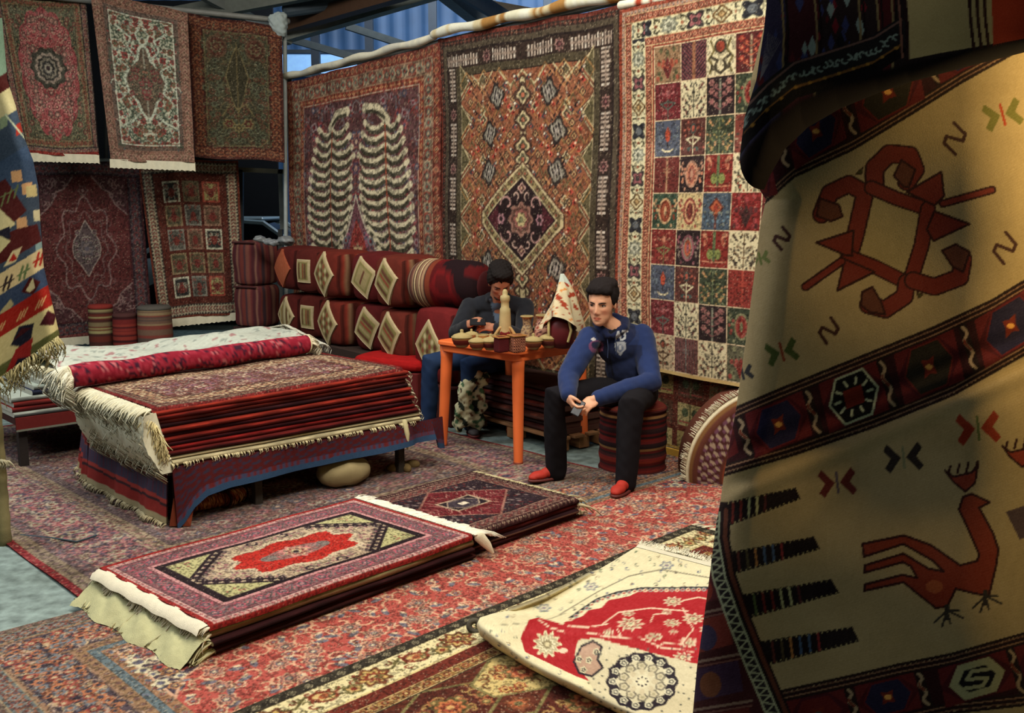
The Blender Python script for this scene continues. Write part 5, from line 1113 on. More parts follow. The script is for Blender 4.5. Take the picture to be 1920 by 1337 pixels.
# --- bench and kilim cover
t = empty('display_bench', BO); tag(t, 'low bench under the fringed carpet pile, draped with a blue and red kilim', 'bench')
mb = MB(); c_ = b1*BL/2+b2*BW/2; R = np.stack([b1, b2, zz], 1); mb.box(c_+b2*.07+[0, 0, BZ-.035], (BL+.02, BW+.14, .04), (70, 50, 36), R, .004); mb.obj('bench_top', t, mat('raw_wood', None, .8, stretch=(1, 8, 8)))
for i, (u, v) in enumerate(((.04, .05), (.5, .05), (BL-.1, .05), (.04, BW-.06), (BL-.1, BW-.06))):
    mb = MB(); q = b1*u+b2*v; mb.box(q+[0, 0, (BZ-.055)/2], (.045, .045, BZ-.055), (52, 46, 40), R, .003); mb.obj('leg', t, mat('raw_wood'))
def drape(name, path, zt, hem, colf, parent, n=160, m=36, outn=None, fr=None):
    """cloth hanging from an edge path; hem(u) gives the bottom height, colf(u, w) its colour with w = metres above the hem"""
    path = np.array(path, float); t = np.linspace(0, 1, len(path)); u = np.linspace(0, 1, n); p = np.stack([np.interp(u, t, path[:, k]) for k in range(3)], -1); tg = np.gradient(p, axis=0); o = np.stack([tg[:, 1], -tg[:, 0]], -1); o /= np.linalg.norm(o, axis=1, keepdims=True)
    w = np.linspace(0, 1, m)[:, None]; hb = hem(u); Z = zt+(hb-zt)*w; fl_ = (.003+.014*w)*np.sin(u*17)+.03*w+.004*w*np.sin(u*47); P = np.zeros((m, n, 3)); P[..., 0] = p[:, 0]+o[:, 0]*(fl_+.018); P[..., 1] = p[:, 1]+o[:, 1]*(fl_+.018); P[..., 2] = Z
    C = colf(u[None, :]+0*w, Z-hb[None, :]); B = P.copy(); B[..., 0] -= o[:, 0]*.006; B[..., 1] -= o[:, 1]*.006; me = mesh_np(name, np.concatenate([P.reshape(-1, 3), B.reshape(-1, 3)]), np.concatenate([gridq(m, n, 0, True), gridq(m, n, m*n, False)]), None, np.concatenate([C.reshape(-1, 3), C.reshape(-1, 3)*.7])); ob = link(name, me, parent, WOOL())
    if fr: fringe('hem_fringe', ob, P[-1][fr[0]:fr[1]], np.array([-.5, -.5, 0]), .05, fr[2], .004, .97, (176, 164, 130), 3, .004)
    return ob
def cfront(u, w):
    C = np.zeros(u.shape+(3,)); x = u*150; blk = (np.sin(x*2.1)*np.sin(w*170+np.floor(x/3)*2) > .25)
    C[:] = (76, 26, 28); C[blk] = (52, 42, 58); b = w < .032; C[b] = (46, 68, 96); e = (w < .055)&(w >= .032); C[e] = np.where((np.sin(x*3) > 0)[e][:, None], (60, 62, 88), (92, 34, 36)); return C
def cleft(u, w):
    C = np.zeros(u.shape+(3,)); bands = [(0, .035, (158, 146, 112)), (.035, .09, (136, 48, 44)), (.09, .105, (60, 40, 44)), (.105, .125, (150, 60, 54)), (.125, .205, (62, 60, 78)), (.205, .22, (120, 60, 56)), (.22, .5, (92, 30, 32))]
    for a, b, c in bands: C[(w >= a)&(w < b)] = c
    k = (np.sin(u*190) > .3)&(w > .13)&(w < .2); C[k] = (80, 52, 68); k = (np.sin(u*150)*np.sin(w*260) > .4)&(w > .24); C[k] = (60, 34, 44); return C
kc = empty('kilim_cover', BO); tag(kc, 'red and blue striped kilim draped over the bench under the fringed pile', 'cover')
loc = lambda *ps: [np.array(p, float) for p in ps]
z0 = np.zeros(3)
drape('front_drop', loc(z0-b2*.004, b1*(BL*.93)-b2*.004, b1*(BL+.20)+b2*.02), BZ-.005, lambda u: np.interp(u, [0, .012, .03, .055, .1, .5, .84, .86, .88, 1], [.0, .03, .10, .15, .168, .19, .20, .15, .14, .12]), cfront, kc)
drape('side_drop', loc(b2*(BW+.12)-b1*.004, b2*.5-b1*.004, z0-b1*.004), BZ-.03, lambda u: .035+.008*np.sin(u*17), cleft, kc, 110, 36, fr=(0, 110, 190))
drape('back_flap', loc(b2*(BW+.40)+b1*.06, b2*(BW+.13)-b1*.01), BZ-.02, lambda u: np.interp(u, [0, 1], [.06, .035]), cleft, kc, 40, 30, fr=(0, 40, 40))
mb = MB(); a = -b2*.02; V = [a+[0, 0, .16], a-b1*.03+[0, 0, .02], a+b1*.06-b2*.05+[0, 0, .012], a+b1*.12+[0, 0, .15], a+b1*.04+b2*.02+[0, 0, .10]]
mb.add(V, None, [(0, 1, 2), (0, 2, 3), (1, 4, 2), (2, 4, 3), (0, 4, 1), (0, 3, 4)], (110, 52, 34)); mb.obj('corner_fold', kc, WOOL())
mb = MB(); mb.box(c_+b2*.09+[0, 0, BZ-.008], (BL+.03, BW+.20, .008), (90, 30, 32), R); mb.obj('cover_top', kc, WOOL())
# things stored under the bench
def bundle(c, L, r, d, cols, label, name='rolled_kilim', seed=0):
    d = np.asarray(d, float); side = np.cross(zz, d); n = 40; t = np.linspace(-.5, .5, n); a = np.linspace(0, 2*math.pi, 18, endpoint=False); p = np.array(c)+t[:, None]*L*d; V = p[:, None]+r*(1+.06*np.sin(t*40)[:, None, None])*(side*np.cos(a)[None, :, None]+zz*np.sin(a)[None, :, None]*.85)
    pal = np.array(cols, float); cid = (np.abs(nz(V, 30, seed)*5).astype(int)+np.abs(t*17).astype(int)[:, None]) % len(pal); mb = MB(); mb.add(V.reshape(-1, 3), gridq(n, 18, 0, False, True), None, pal[cid].reshape(-1, 3))
    for e in (0, -1):
        for rr in (.95, .7, .45, .2): mb.tube([p[e]+r*rr*(side*math.cos(x)+zz*math.sin(x)*.85) for x in np.linspace(0, 6.283, 15)], r*.13, 6, pal[int(rr*10) % len(pal)])
    return tag(mb.obj(name, None, WOOL(), True), label, 'kilim')
q = G(395, 945, .06)+b2*.06; bundle(q, .18, .05, b1, [(120, 62, 34), (60, 26, 20), (150, 100, 60), (90, 40, 28)], 'small rust kilim bundle under the bench, nearer the front corner', seed=1)
q = G(446, 935, .06)+b2*.08; bundle(q, .14, .06, (b1+b2*.5)/np.linalg.norm(b1+b2*.5), [(130, 66, 36), (40, 20, 18), (160, 120, 80), (80, 30, 24)], 'rust kilim bundle with dark star under the middle of the bench', seed=4)
q = G(640, 900, .06); mb = MB(); mb.ell(q+[0, .08, .03], (.17, .12, .09), Rz(.7), 26, 14, (150, 136, 100)); me = mb.mesh('cushion'); V = vco(me); setco(me, V+vno(me)*(nz(V, 22)*.01)[:, None]); tag(link('cushion', me, None, CLOTH()), 'pale beige cushion lying under the right end of the bench', 'cushion')
mb = MB(); 
for i in range(4): p = G(735+i*12, 886-(i % 2)*8, .03)+[0, .1, 0]; mb.ell(p, (.05, .03, .03), Rz(i), 12, 8, (120, 100, 64))
me = fuse(mb, .008, 2); paint(me, (116, 96, 62)); tag(link('dried_scraps', me, None, CLOTH()), 'small heap of brown wool scraps on the floor under the bench end', 'wool scraps')

# --- pile of pale carpets on the second bench, left
AO = np.array([-3.05, 5.98, 0]); a1 = np.array([.733, .680, 0]); a2 = np.array([-.680, .733, 0]); AL, AW = 2.25, 1.05; z = .33
pale = [((134, 138, 128), (60, 66, 70)), ((104, 30, 28), (60, 24, 26)), ((112, 34, 30), (70, 26, 26)), ((150, 158, 148), (96, 100, 98)), ((36, 40, 60), (24, 26, 36)), ((146, 156, 146), (90, 96, 92)), ((166, 170, 158), (110, 116, 110)), ((150, 160, 150), (84, 90, 88))]
nm = ['grey', 'dark red', 'brick red', 'pale grey', 'navy edged', 'grey green', 'silver', 'pale green']
for i, (c0, c1) in enumerate(pale):
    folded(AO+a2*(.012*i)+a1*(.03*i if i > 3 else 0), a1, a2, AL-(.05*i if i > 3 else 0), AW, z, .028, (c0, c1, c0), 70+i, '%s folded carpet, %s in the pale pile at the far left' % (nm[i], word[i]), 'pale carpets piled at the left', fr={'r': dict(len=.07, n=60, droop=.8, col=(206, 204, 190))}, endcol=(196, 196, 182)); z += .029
# silvery topmost carpet, underside up, slumped
n, m = 120, 60; u = np.linspace(0, 1, n)[None, :]; v = np.linspace(0, 1, m)[:, None]; s = -.03+v*1.08; hgt = np.clip(np.sin(np.clip(v*1.15, 0, 1)*math.pi)**.45, 0, 1)*.085; P = AO+(u*(AL-.34)+.26)[..., None]*a1+(s+0*u)[..., None]*a2; P[..., 2] = z+.004+hgt*(.75+.3*np.sin(u*9+1)+.25*np.sin(u*17+v*7))+.015*nz(P, 9)+.03*np.clip(u-.3, 0, 1)
C = np.tile(np.array((186, 190, 176), float), (m, n, 1)); k = nz(P, 17, 3)+.5*nz(P, 41, 1); C[k > .55] = (150, 156, 146); C[k < -.62] = (160, 120, 118); C += nz(P, 90, 2)[..., None]*8
Bk = P.copy(); Bk[..., 2] = z+.002; me = mesh_np('folded_carpet', np.concatenate([P.reshape(-1, 3), Bk.reshape(-1, 3)]), np.concatenate([gridq(m, n, 0, False), gridq(m, n, m*n, True)]), None, np.concatenate([C.reshape(-1, 3)]*2)); o = link('folded_carpet', me, None, WOOL()); tag(o, 'silvery carpet laid underside up, slumped over the top of the pale pile', 'carpet')
fringe('fringe', o, [P[0, -1], P[m//2, -1]+[0, 0, .03], P[-1, -1]], a1, .12, 150, .006, .85, (214, 212, 196), 2); fringe('fringe', o, [P[2, 0], P[-2, 0]], -a1, .10, 90, .005, .8, (196, 190, 160), 2)
t = empty('display_bench', AO); tag(t, 'dark low bench under the pale carpet pile at the far left', 'bench'); c_ = a1*AL/2+a2*AW/2; R2 = np.stack([a1, a2, zz], 1)
mb = MB(); mb.box(c_+[0, 0, .305], (AL, AW, .045), (60, 30, 26), R2, .004); mb.obj('bench_top', t, mat('raw_wood'))
mb = MB(); V = [-a2*.02+[0, 0, .33], a1*AL-a2*.02+[0, 0, .33], a1*AL-a2*.02+[0, 0, .25], -a2*.02+[0, 0, .25]]; mb.box(a1*AL/2-a2*.012+[0, 0, .29], (AL, .012, .08), (96, 34, 32), R2); mb.box(a1*AL/2-a2*.014+[0, 0, .25], (AL, .014, .012), (110, 112, 100), R2); mb.obj('cover_edge', t, WOOL())
for (u_, v_) in ((.05, .06), (AL/2, .06), (AL-.08, .06), (.05, AW-.06), (AL-.08, AW-.06)): mb = MB(); mb.box(a1*u_+a2*v_+[0, 0, .14], (.05, .05, .28), (40, 34, 32), R2); mb.obj('leg', t, mat('raw_wood'))

# --- low piles on the floor
CO = np.array([-1.075, 3.355, 0]); c1 = np.array([.675, .738, 0]); c2 = np.array([-.738, .675, 0]); CL, CW = 1.33, .85; F0 = .030
z = F0; sp = [((60, 26, 24), (30, 16, 16), 'dark brown'), ((112, 30, 26), (56, 20, 20), 'dark red'), ((52, 24, 26), (26, 14, 16), 'blackish maroon'), ((138, 128, 90), (120, 84, 60), 'olive flowered'), ]
for i, (a, b, nme) in enumerate(sp):
    th = .018 if i < 3 else .034
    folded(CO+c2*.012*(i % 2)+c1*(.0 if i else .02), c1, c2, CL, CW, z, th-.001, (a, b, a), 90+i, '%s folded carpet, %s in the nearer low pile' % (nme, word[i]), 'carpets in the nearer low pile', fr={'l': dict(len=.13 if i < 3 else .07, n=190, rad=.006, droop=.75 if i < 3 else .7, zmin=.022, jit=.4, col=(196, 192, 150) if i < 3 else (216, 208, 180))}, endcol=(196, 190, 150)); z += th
# soft mass of olive cream fringe at the left foot
V = []; rng = np.random.default_rng(12); nu, nv = 70, 14
for j in range(nv):
    t = j/(nv-1)
    for i in range(nu): s_ = i/(nu-1)*(CW+.0)-.01; p = CO-c1*(.005+.125*t+.012*math.sin(s_*23))+c2*s_; p[2] = F0-.006+(.07*(1-t**1.6)+.012*math.sin(s_*31+t*6)*(1-t))+rng.normal(0, .0018); V.append(p)
o = bpy.data.objects['folded_carpet']
mb = MB(); mb.add(V, gridq(nv, nu, 0, True), None, (184, 182, 140)); last = [x for x in bpy.data.objects if x.name.startswith('folded_carpet') and x.get('label', '').startswith('dark brown')][0]; mb.obj('fringe_mass', last, WOOL(), True)
top = over('folded_carpet', 'top_red_rug', CO-c1*.0, c1, c2, CL, CW, z+.026, .016, .010, 'rose bordered carpet with a bright red medallion topping the nearer low pile', 2, ripple=.002)
mb = MB(); pa = [CO-c1*.035+c2*(.01+.83*i/23)+[0, 0, z+.008+.004*math.sin(i*1.3)] for i in range(24)]; V = [p+c1*.04+[0, 0, .016] for p in pa]+[p+[0, 0, .010] for p in pa]+[p-c1*.012-[0, 0, .012] for p in pa]; mb.add(V, gridq(3, 24, 0, True), None, (222, 214, 190)); mb.obj('plain_end', top, WOOL(), True)
fringe('fringe', top, [CO+[0, 0, z+.016], CO+c2*CW+[0, 0, z+.016]], -c1, .05, 160, .004, .8, (220, 212, 188), 21)
mb = MB(); pa = [CO+c1*(CL+.0)+c2*(CW*i/29)+[0, 0, z+.028] for i in range(30)]; rng = np.random.default_rng(31); V = pa+[p+c1*(.07+.01*rng.normal())+[0, 0, -.006+.004*rng.normal()] for p in pa]+[p+c1*(.125+.018*rng.normal())-[0, 0, .022] for p in pa]; mb.add(V, gridq(3, 30, 0, True), None, (224, 216, 196)); mb.obj('plain_end', top, WOOL(), True)
fringe('fringe', top, [CO+c1*CL-c2*.01+[0, 0, z+.026], CO+c1*CL+c2*CW+[0, 0, z+.026]], c1, .18, 300, .0052, .35, (228, 222, 204), 22, None, .6)
a = CO+c1*(CL+.03)-c2*.012; mb = MB(); mb.tube([a+[0, 0, z+.012], a+c1*.03-c2*.02+[0, 0, z-.03], a+c1*.05-c2*.035+[0, 0, .05]], [.026, .02, .008], 10, (224, 216, 190), sx=.5); mb.obj('hanging_tassel', top, WOOL(), True)
# farther low pile
DO = np.array([-.50, 3.99, 0])+c2*.03; DL, DW = 1.27, .76; z = F0; sp = [((74, 26, 26), (34, 18, 20), 'maroon'), ((46, 24, 28), (110, 80, 66), 'black and tan'), ((104, 32, 28), (50, 22, 22), 'brick red'), ((54, 28, 30), (30, 18, 20), 'dark plum')]
for i, (a, b, nme) in enumerate(sp):
    folded(DO+c1*.02*i, c1, c2, DL-.01*i, DW, z, .022, (a, b, a), 110+i, '%s folded carpet, %s in the farther low pile' % (nme, word[i]), 'carpets in the farther low pile', fr={'r': dict(len=.085, n=46, rad=.009, droop=.6, jit=.9, col=(196, 184, 150), zmin=.022)}, endcol=(150, 130, 100)); z += .023
top2 = over('folded_carpet', 'top_dark_rug', DO+c1*.36, c1, c2, DL-.36, DW, z+.012, .02, .006, 'dark carpet with a small black centre topping the farther low pile', 3, ripple=.002)
fringe('fringe', top2, [DO+c1*DL+c2*.05+[0, 0, z+.01], DO+c1*DL+c2*DW+[0, 0, z+.01]], c1, .10, 70, .0035, .5, (190, 178, 140), 23, .022, .5)
# ---------------------------------------------------------------- big kilims hanging near the camera, and the folded rug
def pick(tex, ox, oy, X, Y):
    """colours of a painted design at design coordinates X, Y (bilinear)"""
    h, w_ = tex.shape[:2]; x = np.clip(X-ox-.5, 0, w_-1.001); y = np.clip(Y-oy-.5, 0, h-1.001); i = x.astype(int); j = y.astype(int); fx = (x-i)[..., None]; fy = (y-j)[..., None]
    return (tex[j, i]*(1-fx)+tex[j, i+1]*fx)*(1-fy)+(tex[j+1, i]*(1-fx)+tex[j+1, i+1]*fx)*fy
def patch(name, X, Y, P, C, label, parent=None, th=.008, flip=1, cat='kilim'):
    nr, nc = X.shape
    ob = sheet(name, C, lambda u, v: P, parent, th, np.arange(nr), np.arange(nc), FLATW(), flip=flip)
    return tag(ob, label, cat) if parent is None else ob
def unproj(X, Y, D): d = ray(X, Y); t = D/d[1]; return np.stack([d[0]*t, D, CAMH+d[2]*t], -1)
# main hanging kilim
tex = RUGS['big_kilim'](); ny, nx = 610, 272; yy = np.concatenate([np.linspace(20, 1345, ny-30), np.linspace(1348, 1480, 30)])[:, None]
xl = np.interp(yy, [20, 150, 260, 340, 374, 420, 620, 768, 887, 945, 980, 1100, 1250, 1337, 1480], [1440, 1408, 1404, 1414, 1436, 1426, 1401, 1380, 1358, 1350, 1343, 1328, 1307, 1299, 1288])
a = np.r_[np.linspace(0, 1, 24)[:-1]**1.6*.045, np.linspace(.045, 1, nx-23)][None, :]; X = xl+a*(1962-xl); Yv = yy+0*a
q = X-xl; D = 2.0+.13*(1-np.sqrt(np.clip(1-(1-np.clip(q/70, 0, 1))**2, 0, 1)))*(Yv < 1500)+(X-1600)*.00012+.016*np.sin(X/95+Yv/260)+.010*np.sin(Yv/70-X/150)
D = D+.006*np.sin((Yv+.42*X)/9)*np.exp(-((Yv+.42*X-1465)/60)**2)
bl = np.interp(yy, [960, 1010, 1080, 1160, 1240, 1310, 1480], [1300, 1350, 1362, 1388, 1420, 1452, 1510]); D = D+np.where(yy > 960, np.clip((bl-X)/150, 0, 1)*.16*np.clip((Yv-960)/60, 0, 1), 0)
D = D+.13*np.clip((X-1800)/160, 0, 1)**2.2
P = unproj(X, Yv, D); C = pick(tex, 1250, -60, X, Yv)
big = patch('hanging_kilim', X, Yv, P, C, 'huge beige kilim with a red bird and hooked medallion, hanging close to the camera')
# dark rug thrown over the top of it
tex = RUGS['over_rug'](); nv, nu = 190, 250; u = np.linspace(0, 1, nu)[None, :]; v = np.linspace(0, 1, nv)[:, None]
x0 = 1386+594*u; bc = np.interp(x0, [1376, 1400, 1440, 1490, 1560, 1640, 1700, 1760, 1830, 1980], [312, 268, 225, 185, 158, 132, 116, 104, 90, 62]); vf = np.clip(v/.84, 0, 1); vc = np.clip((v-.84)/.16, 0, 1)
Yf = -90+vf*(bc+90); X = x0+(np.interp(Yf, [-90, 60, 150, 220, 300], [1447, 1432, 1418, 1396, 1386])-1386)*(1-u)**4+0*v; drop = np.interp(u, [0, .08, .3, 1], [62, 60, 46, 20])
Yc = Yf+np.sin(vc*math.pi/2)*drop; X = X+vc*np.interp(u, [0, .1, .3], [46, 20, 6])*vc; D = 1.86+.10*(1-np.sqrt(np.clip(1-(1-np.clip((X-1386)/60, 0, 1))**2, 0, 1)))-.03*np.sin(vf*2.5)*(1-u)+.012*np.sin(X/60)+.11*(1-np.cos(vc*math.pi/2))+0*v
C = pick(tex, 1370, -60, X, Yf+0*u); C = C*(1-np.clip(vc*9, 0, 1))[..., None]+np.array((20, 15, 17))*np.clip(vc*9, 0, 1)[..., None]  # curled underside turns near black: dark rug back plus shadow put into the colour
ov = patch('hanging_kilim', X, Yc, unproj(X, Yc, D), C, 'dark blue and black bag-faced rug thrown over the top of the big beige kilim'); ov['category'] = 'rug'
# rail that carries both, reaching up out of the picture
t = empty('display_rail', (.9, 1.97, 0)); tag(t, 'steel rail carrying the big beige kilim close to the camera', 'rail')
mb = MB(); zt = CAMH+.62; mb.tube([(-.45, -.02, 2.32), (1.1, -.02, 2.32)], .02, 10, (120, 120, 118)); mb.obj('crossbar', t, STEEL(), True)
for x_ in (1.06,): mb = MB(); mb.box((x_, .06, 1.16), (.05, .05, 2.32), (80, 82, 84)); mb.box((x_, .06, .02), (.06, .6, .04), (80, 82, 84)); mb.obj('upright', t, STEEL())
# left kilim on its stand
tex = RUGS['left_kilim'](); ny, nx = 300, 110; v = np.linspace(0, 1, ny)[:, None]; u = np.linspace(0, 1, nx)[None, :]
xs = -132+u*244; bb = np.interp(xs, [-140, 0, 112], [792, 708, 628]); Yv = 34+v*(bb-34); xr = np.interp(Yv, [34, 150, 200, 260, 300, 350, 420, 500, 560, 628, 700], [4, 14, 30, 46, 62, 72, 76, 82, 96, 112, 112]); X = -132+u*(xr+132)
for _ in range(2): bb = np.interp(X, [-140, 0, 112], [792, 708, 628]); Yv = 34+v*(bb-34); xr = np.interp(Yv, [34, 150, 200, 260, 300, 350, 420, 500, 560, 628, 700], [4, 14, 30, 46, 62, 72, 76, 82, 96, 112, 112]); X = -132+u*(xr+132)
D = 4.35+.03*np.sin(X/30+Yv/90)+.09*(1-np.sqrt(np.clip(1-(1-np.clip((xr-X)/26, 0, 1))**2, 0, 1))); P = unproj(X, Yv, D); lk = patch('hanging_kilim', X, Yv, P, pick(tex, -140, 0, X, Yv), 'blue, red and cream patchwork kilim hanging at the left edge')
fringe('fringe', lk, P[-1][::4], np.array([.1, -.1, 0])/.141, .10, 210, .004, .97, (176, 166, 122), 31, None, .5)
t = empty('kilim_stand', (-2.452, 4.62, 0)); tag(t, 'olive padded post of the stand under the patchwork kilim', 'stand')
mb = MB(); zz_ = np.linspace(0, .82, 30); mb.tube([(0, 0, z_) for z_ in zz_], .033+.002*np.sin(zz_*60), 16, np.array([(136, 128, 92) if (i // 3) % 3 else (110, 104, 74) for i in range(30)], float), dome=False); mb.obj('padded_sleeve', t, WOOL(), True)
mb = MB(); mb.tube([(-.02, .01, .8), (-.02, .01, 2.5)], .018, 10, (90, 92, 92)); mb.tube([(-.7, -.02, 2.47), (.06, -.02, 2.47)], .015, 8, (90, 92, 92)); mb.obj('post', t, STEEL(), True)
fringe('fringe', t, [(-.03, -.03, .42), (.03, -.03, .43), (.04, .02, .41)], np.array([.8, -.6, 0]), .05, 46, .003, .8, (196, 190, 160), 33)
mb = MB(); mb.tube([(.03, .1, .012), (.2, .06, .012), (.36, -.02, .02), (.42, .06, .024)], .005, 6, (40, 60, 70)); mb.obj('cable', t, STEEL(), True)
# cream and red rug folded back on the gold carpet
tex = RUGS['folded_rug'](); ny, nx = 220, 230; v = np.linspace(0, 1, ny)[:, None]; u = np.linspace(0, 1, nx)[None, :]
L = np.array([(1192, 1026), (1150, 1052), (1090, 1086), (1020, 1122), (965, 1143), (925, 1150), (900, 1158), (893, 1172), (900, 1192), (930, 1216), (985, 1250), (1050, 1284), (1110, 1314), (1180, 1348), (1260, 1384)], float)
R_ = np.array([(1420, 1086), (1435, 1100), (1450, 1120), (1460, 1140), (1470, 1160), (1480, 1180), (1485, 1200), (1490, 1220), (1495, 1240), (1500, 1265), (1505, 1290), (1510, 1320), (1515, 1350), (1520, 1380), (1530, 1410)], float)
tt = np.linspace(0, 1, len(L)); seg = np.r_[0, np.cumsum(np.linalg.norm(np.diff(L, axis=0), axis=1))]; seg /= seg[-1]
lx, ly = np.interp(v, seg, L[:, 0]), np.interp(v, seg, L[:, 1]); rx, ry = np.interp(v, seg, R_[:, 0]), np.interp(v, seg, R_[:, 1]); uu = u**1.3
X = lx+(rx-lx)*uu; Yv = ly+(ry-ly)*uu
low = np.array([(880, 1172), (893, 1180), (900, 1192), (930, 1216), (985, 1250), (1050, 1284), (1110, 1314), (1180, 1348), (1260, 1384), (1400, 1450)], float)   # line of the fold
e = np.array([0.87, 0.49]); dist = ((X-893)*(-.49)+(Yv-1172)*(.87)); q = np.clip((np.interp(X, low[:, 0], low[:, 1])-Yv)/34, 0, 1)
zb = .045+.075*np.exp(-((np.interp(X, low[:, 0], low[:, 1])-Yv)/70)**2)+.03*np.exp(-((X-930)/60)**2-((Yv-1165)/40)**2)
Z = np.where(X > 885, .040+(zb-.040)*np.sqrt(np.clip(1-(1-q)**2, 0, 1))*1.0, zb)+.006*np.sin(X/40+Yv/25); edge = np.clip(u/.05, 0, 1)*np.ones_like(v); Z = np.where(Yv < 1150, Z*edge+(1-edge)*(.040+.05*np.clip((1150-Yv)/-120+1, 0, 1)), Z)
d = ray(X, Yv); t_ = (Z-CAMH)/d[2]; P = np.stack([d[0]*t_, d[1]*t_, Z], -1); C = pick(tex, 870, 990, X, Yv)
fo = patch('folded_back_rug', X, Yv, P, C, 'cream rug with red field and black ringed rosette, folded back on the gold carpet', th=.012, cat='rug')
e0 = P[0]; mb = MB(); V = np.concatenate([e0[::6]+[0, 0, .002], e0[::6]+[.02, .05, -.002], e0[::6]+[.035, .085, -.012]]); m = len(e0[::6]); mb.add(V, gridq(3, m, 0, False), None, (214, 208, 184)); mb.obj('plain_end', fo, WOOL(), True)
fringe('fringe', fo, e0[::6]+np.array([.02, .05, -.004]), np.array([.35, .93, 0]), .09, 240, .0035, .5, (216, 210, 186), 41, .036, .3)
k0 = G(893, 1172, .06); mb = MB(); aa = np.linspace(0, 2*math.pi, 40); mb.tube([k0+np.array([.035*math.cos(x)*(.3+x/9), .02*math.sin(x)*.4, .0])+np.array([-.004, 0, .028*math.sin(x)*(.3+x/9)]) for x in aa], .011, 8, (84, 80, 70)); mb.obj('rolled_backing', fo, WOOL(), True)
# ---------------------------------------------------------------- square poufs against the hanging carpets
WANG = math.atan2(WE[1], WE[0])
def softbox(d, n=12, rnd=.22, bulge=.06, seed=0, colf=None):
    """stuffed cube of size d with rounded edges and slightly swollen faces; origin at the bottom centre"""
    g = np.linspace(-1, 1, n); A, B = np.meshgrid(g, g, indexing='ij'); V = []; Q = []; F = []; k = 0
    for ax in range(3):
        for s_ in (-1, 1):
            p = np.zeros((n, n, 3)); p[..., ax] = s_; p[..., (ax+1) % 3] = A; p[..., (ax+2) % 3] = B; V.append(p.reshape(-1, 3)); F += [ax*2+(s_ > 0)]*(n*n); Q.append(gridq(n, n, k, s_ < 0)); k += n*n
    c = np.concatenate(V); F = np.array(F); e = 8; q = c/np.maximum((np.abs(c)**e).sum(1), 1e-9)[:, None]**(1/e); r = np.linalg.norm(c, axis=1, keepdims=True); q = q*(1-rnd*.35)+(c/r)*rnd*.42; q *= 1+bulge*np.prod(np.cos(np.clip(c, -1, 1)*math.pi/2*.9)+.15, axis=1, keepdims=True)*0+bulge*(1-np.sort(np.abs(c), 1)[:, :2].sum(1, keepdims=True)/2)
    q = q*np.asarray(d)/2; q[:, 2] += d[2]/2; q += nz(q, 9, seed)[:, None]*.006; C = colf(c, F) if colf else np.tile((120, 40, 30), (len(c), 1)); return q, np.concatenate(Q), C
def stripes(pal, f, axis=0):
    pal = np.array(pal, float); return lambda c: pal[(np.abs((c[:, axis]+1)*f).astype(int)) % len(pal)]
def panel(kind, S, seed):
    """small woven patch sewn on the pouf's face, S x S knots"""
    rng = np.random.default_rng(seed); c = Cv(S, S, (176, 150, 96)); ol, br, ru = (120, 110, 54), (96, 50, 34), (140, 60, 40)
    if kind == 'plain': c.rect(0, 0, S, S, (170, 78, 44)); c.frame(0, 1.2, (150, 64, 36))
    else:
        c.frame(0, 1.8, (176, 154, 110)); c.rect(3, 3, S-3, S-3, ol)
        if kind == 'bars':
            for k in range(4): x = 5+k*(S-10)/3.5; c.line([(x, 5), (x, S-5)], 2.2, (br, (160, 140, 90), ru, br)[k])
        elif kind == 'dots':
            for i in range(4):
                for j in range(4): c.ell(5.5+i*(S-10)/3.2, 5.5+j*(S-10)/3.2, 1.6, 1.6, (br, ru, (190, 170, 120))[(i+j) % 3])
        elif kind == 'mid': c.rect(S*.2, S*.2, S*.8, S*.8, (150, 130, 80)); c.line([(S*.3, S/2), (S*.7, S/2)], 2, br)
        elif kind == 'steps':
            for k in range(5): c.line([(4+k*4, 4), (4, 4+k*4)], 1.8, (br, (196, 176, 130), (150, 110, 60))[k % 3]); c.line([(S-4-k*4, S-4), (S-4, S-4-k*4)], 1.8, (br, (196, 176, 130))[k % 2])
            c.line([(4, S-4), (S-4, 4)], 3, (170, 152, 106))
    c.wear(rng, 6, 2); return c.out()
def pouf(loc, d, rz, base, kind, dia, label, seed, psz=.20, group=None, aspect=1.0, tilt=0.0):
    t = empty('square_pouf', loc, rz); tag(t, label, 'pouf', group); b = np.array(base, float)*.86
    def colf(c, F):
        C = np.tile(b, (len(c), 1)); side = (F == 0)|(F == 1); pal = np.array([b*.8, b*.55, b*1.2, (120, 90, 66), b*.7]); C[side] = pal[(np.abs((c[side, 1]+1)*7).astype(int)) % 5]; return C*(1+.08*nz(c, 5, seed)[:, None])
    V, Q, C = softbox(d, 13, .5, .07, seed, colf); link('cushion_body', mesh_np('cushion_body', V, Q, None, C), t, WOOL())
    S = 22; col = panel(kind, S, seed); ang = (math.pi/4 if dia else 0)+tilt; g = np.linspace(-1, 1, S); U_, W_ = np.meshgrid(g, -g); k = psz/2*(1.0 if dia else .9); x = (U_*math.cos(ang)-W_*math.sin(ang))*k; z_ = (U_*math.sin(ang)+W_*math.cos(ang))*k*aspect
    P = np.stack([x, -d[1]/2*1.04-.024+.05*((x/d[0])**2+(z_/d[2])**2)*2, z_+d[2]/2], -1); B = P+np.array([0, .02, 0])
    V = np.concatenate([P.reshape(-1, 3), B.reshape(-1, 3)]); q = [gridq(S, S, 0, True)]; 
    for a_ in (np.arange(S), np.arange(S)+S*(S-1), np.arange(S)*S, np.arange(S)*S+S-1): q.append(np.stack([a_[:-1], a_[1:], a_[1:]+S*S, a_[:-1]+S*S], 1))
    link('woven_panel', mesh_np('woven_panel', V, np.concatenate(q), None, np.concatenate([col.reshape(-1, 3)]*2)), t, WOOL()); return t
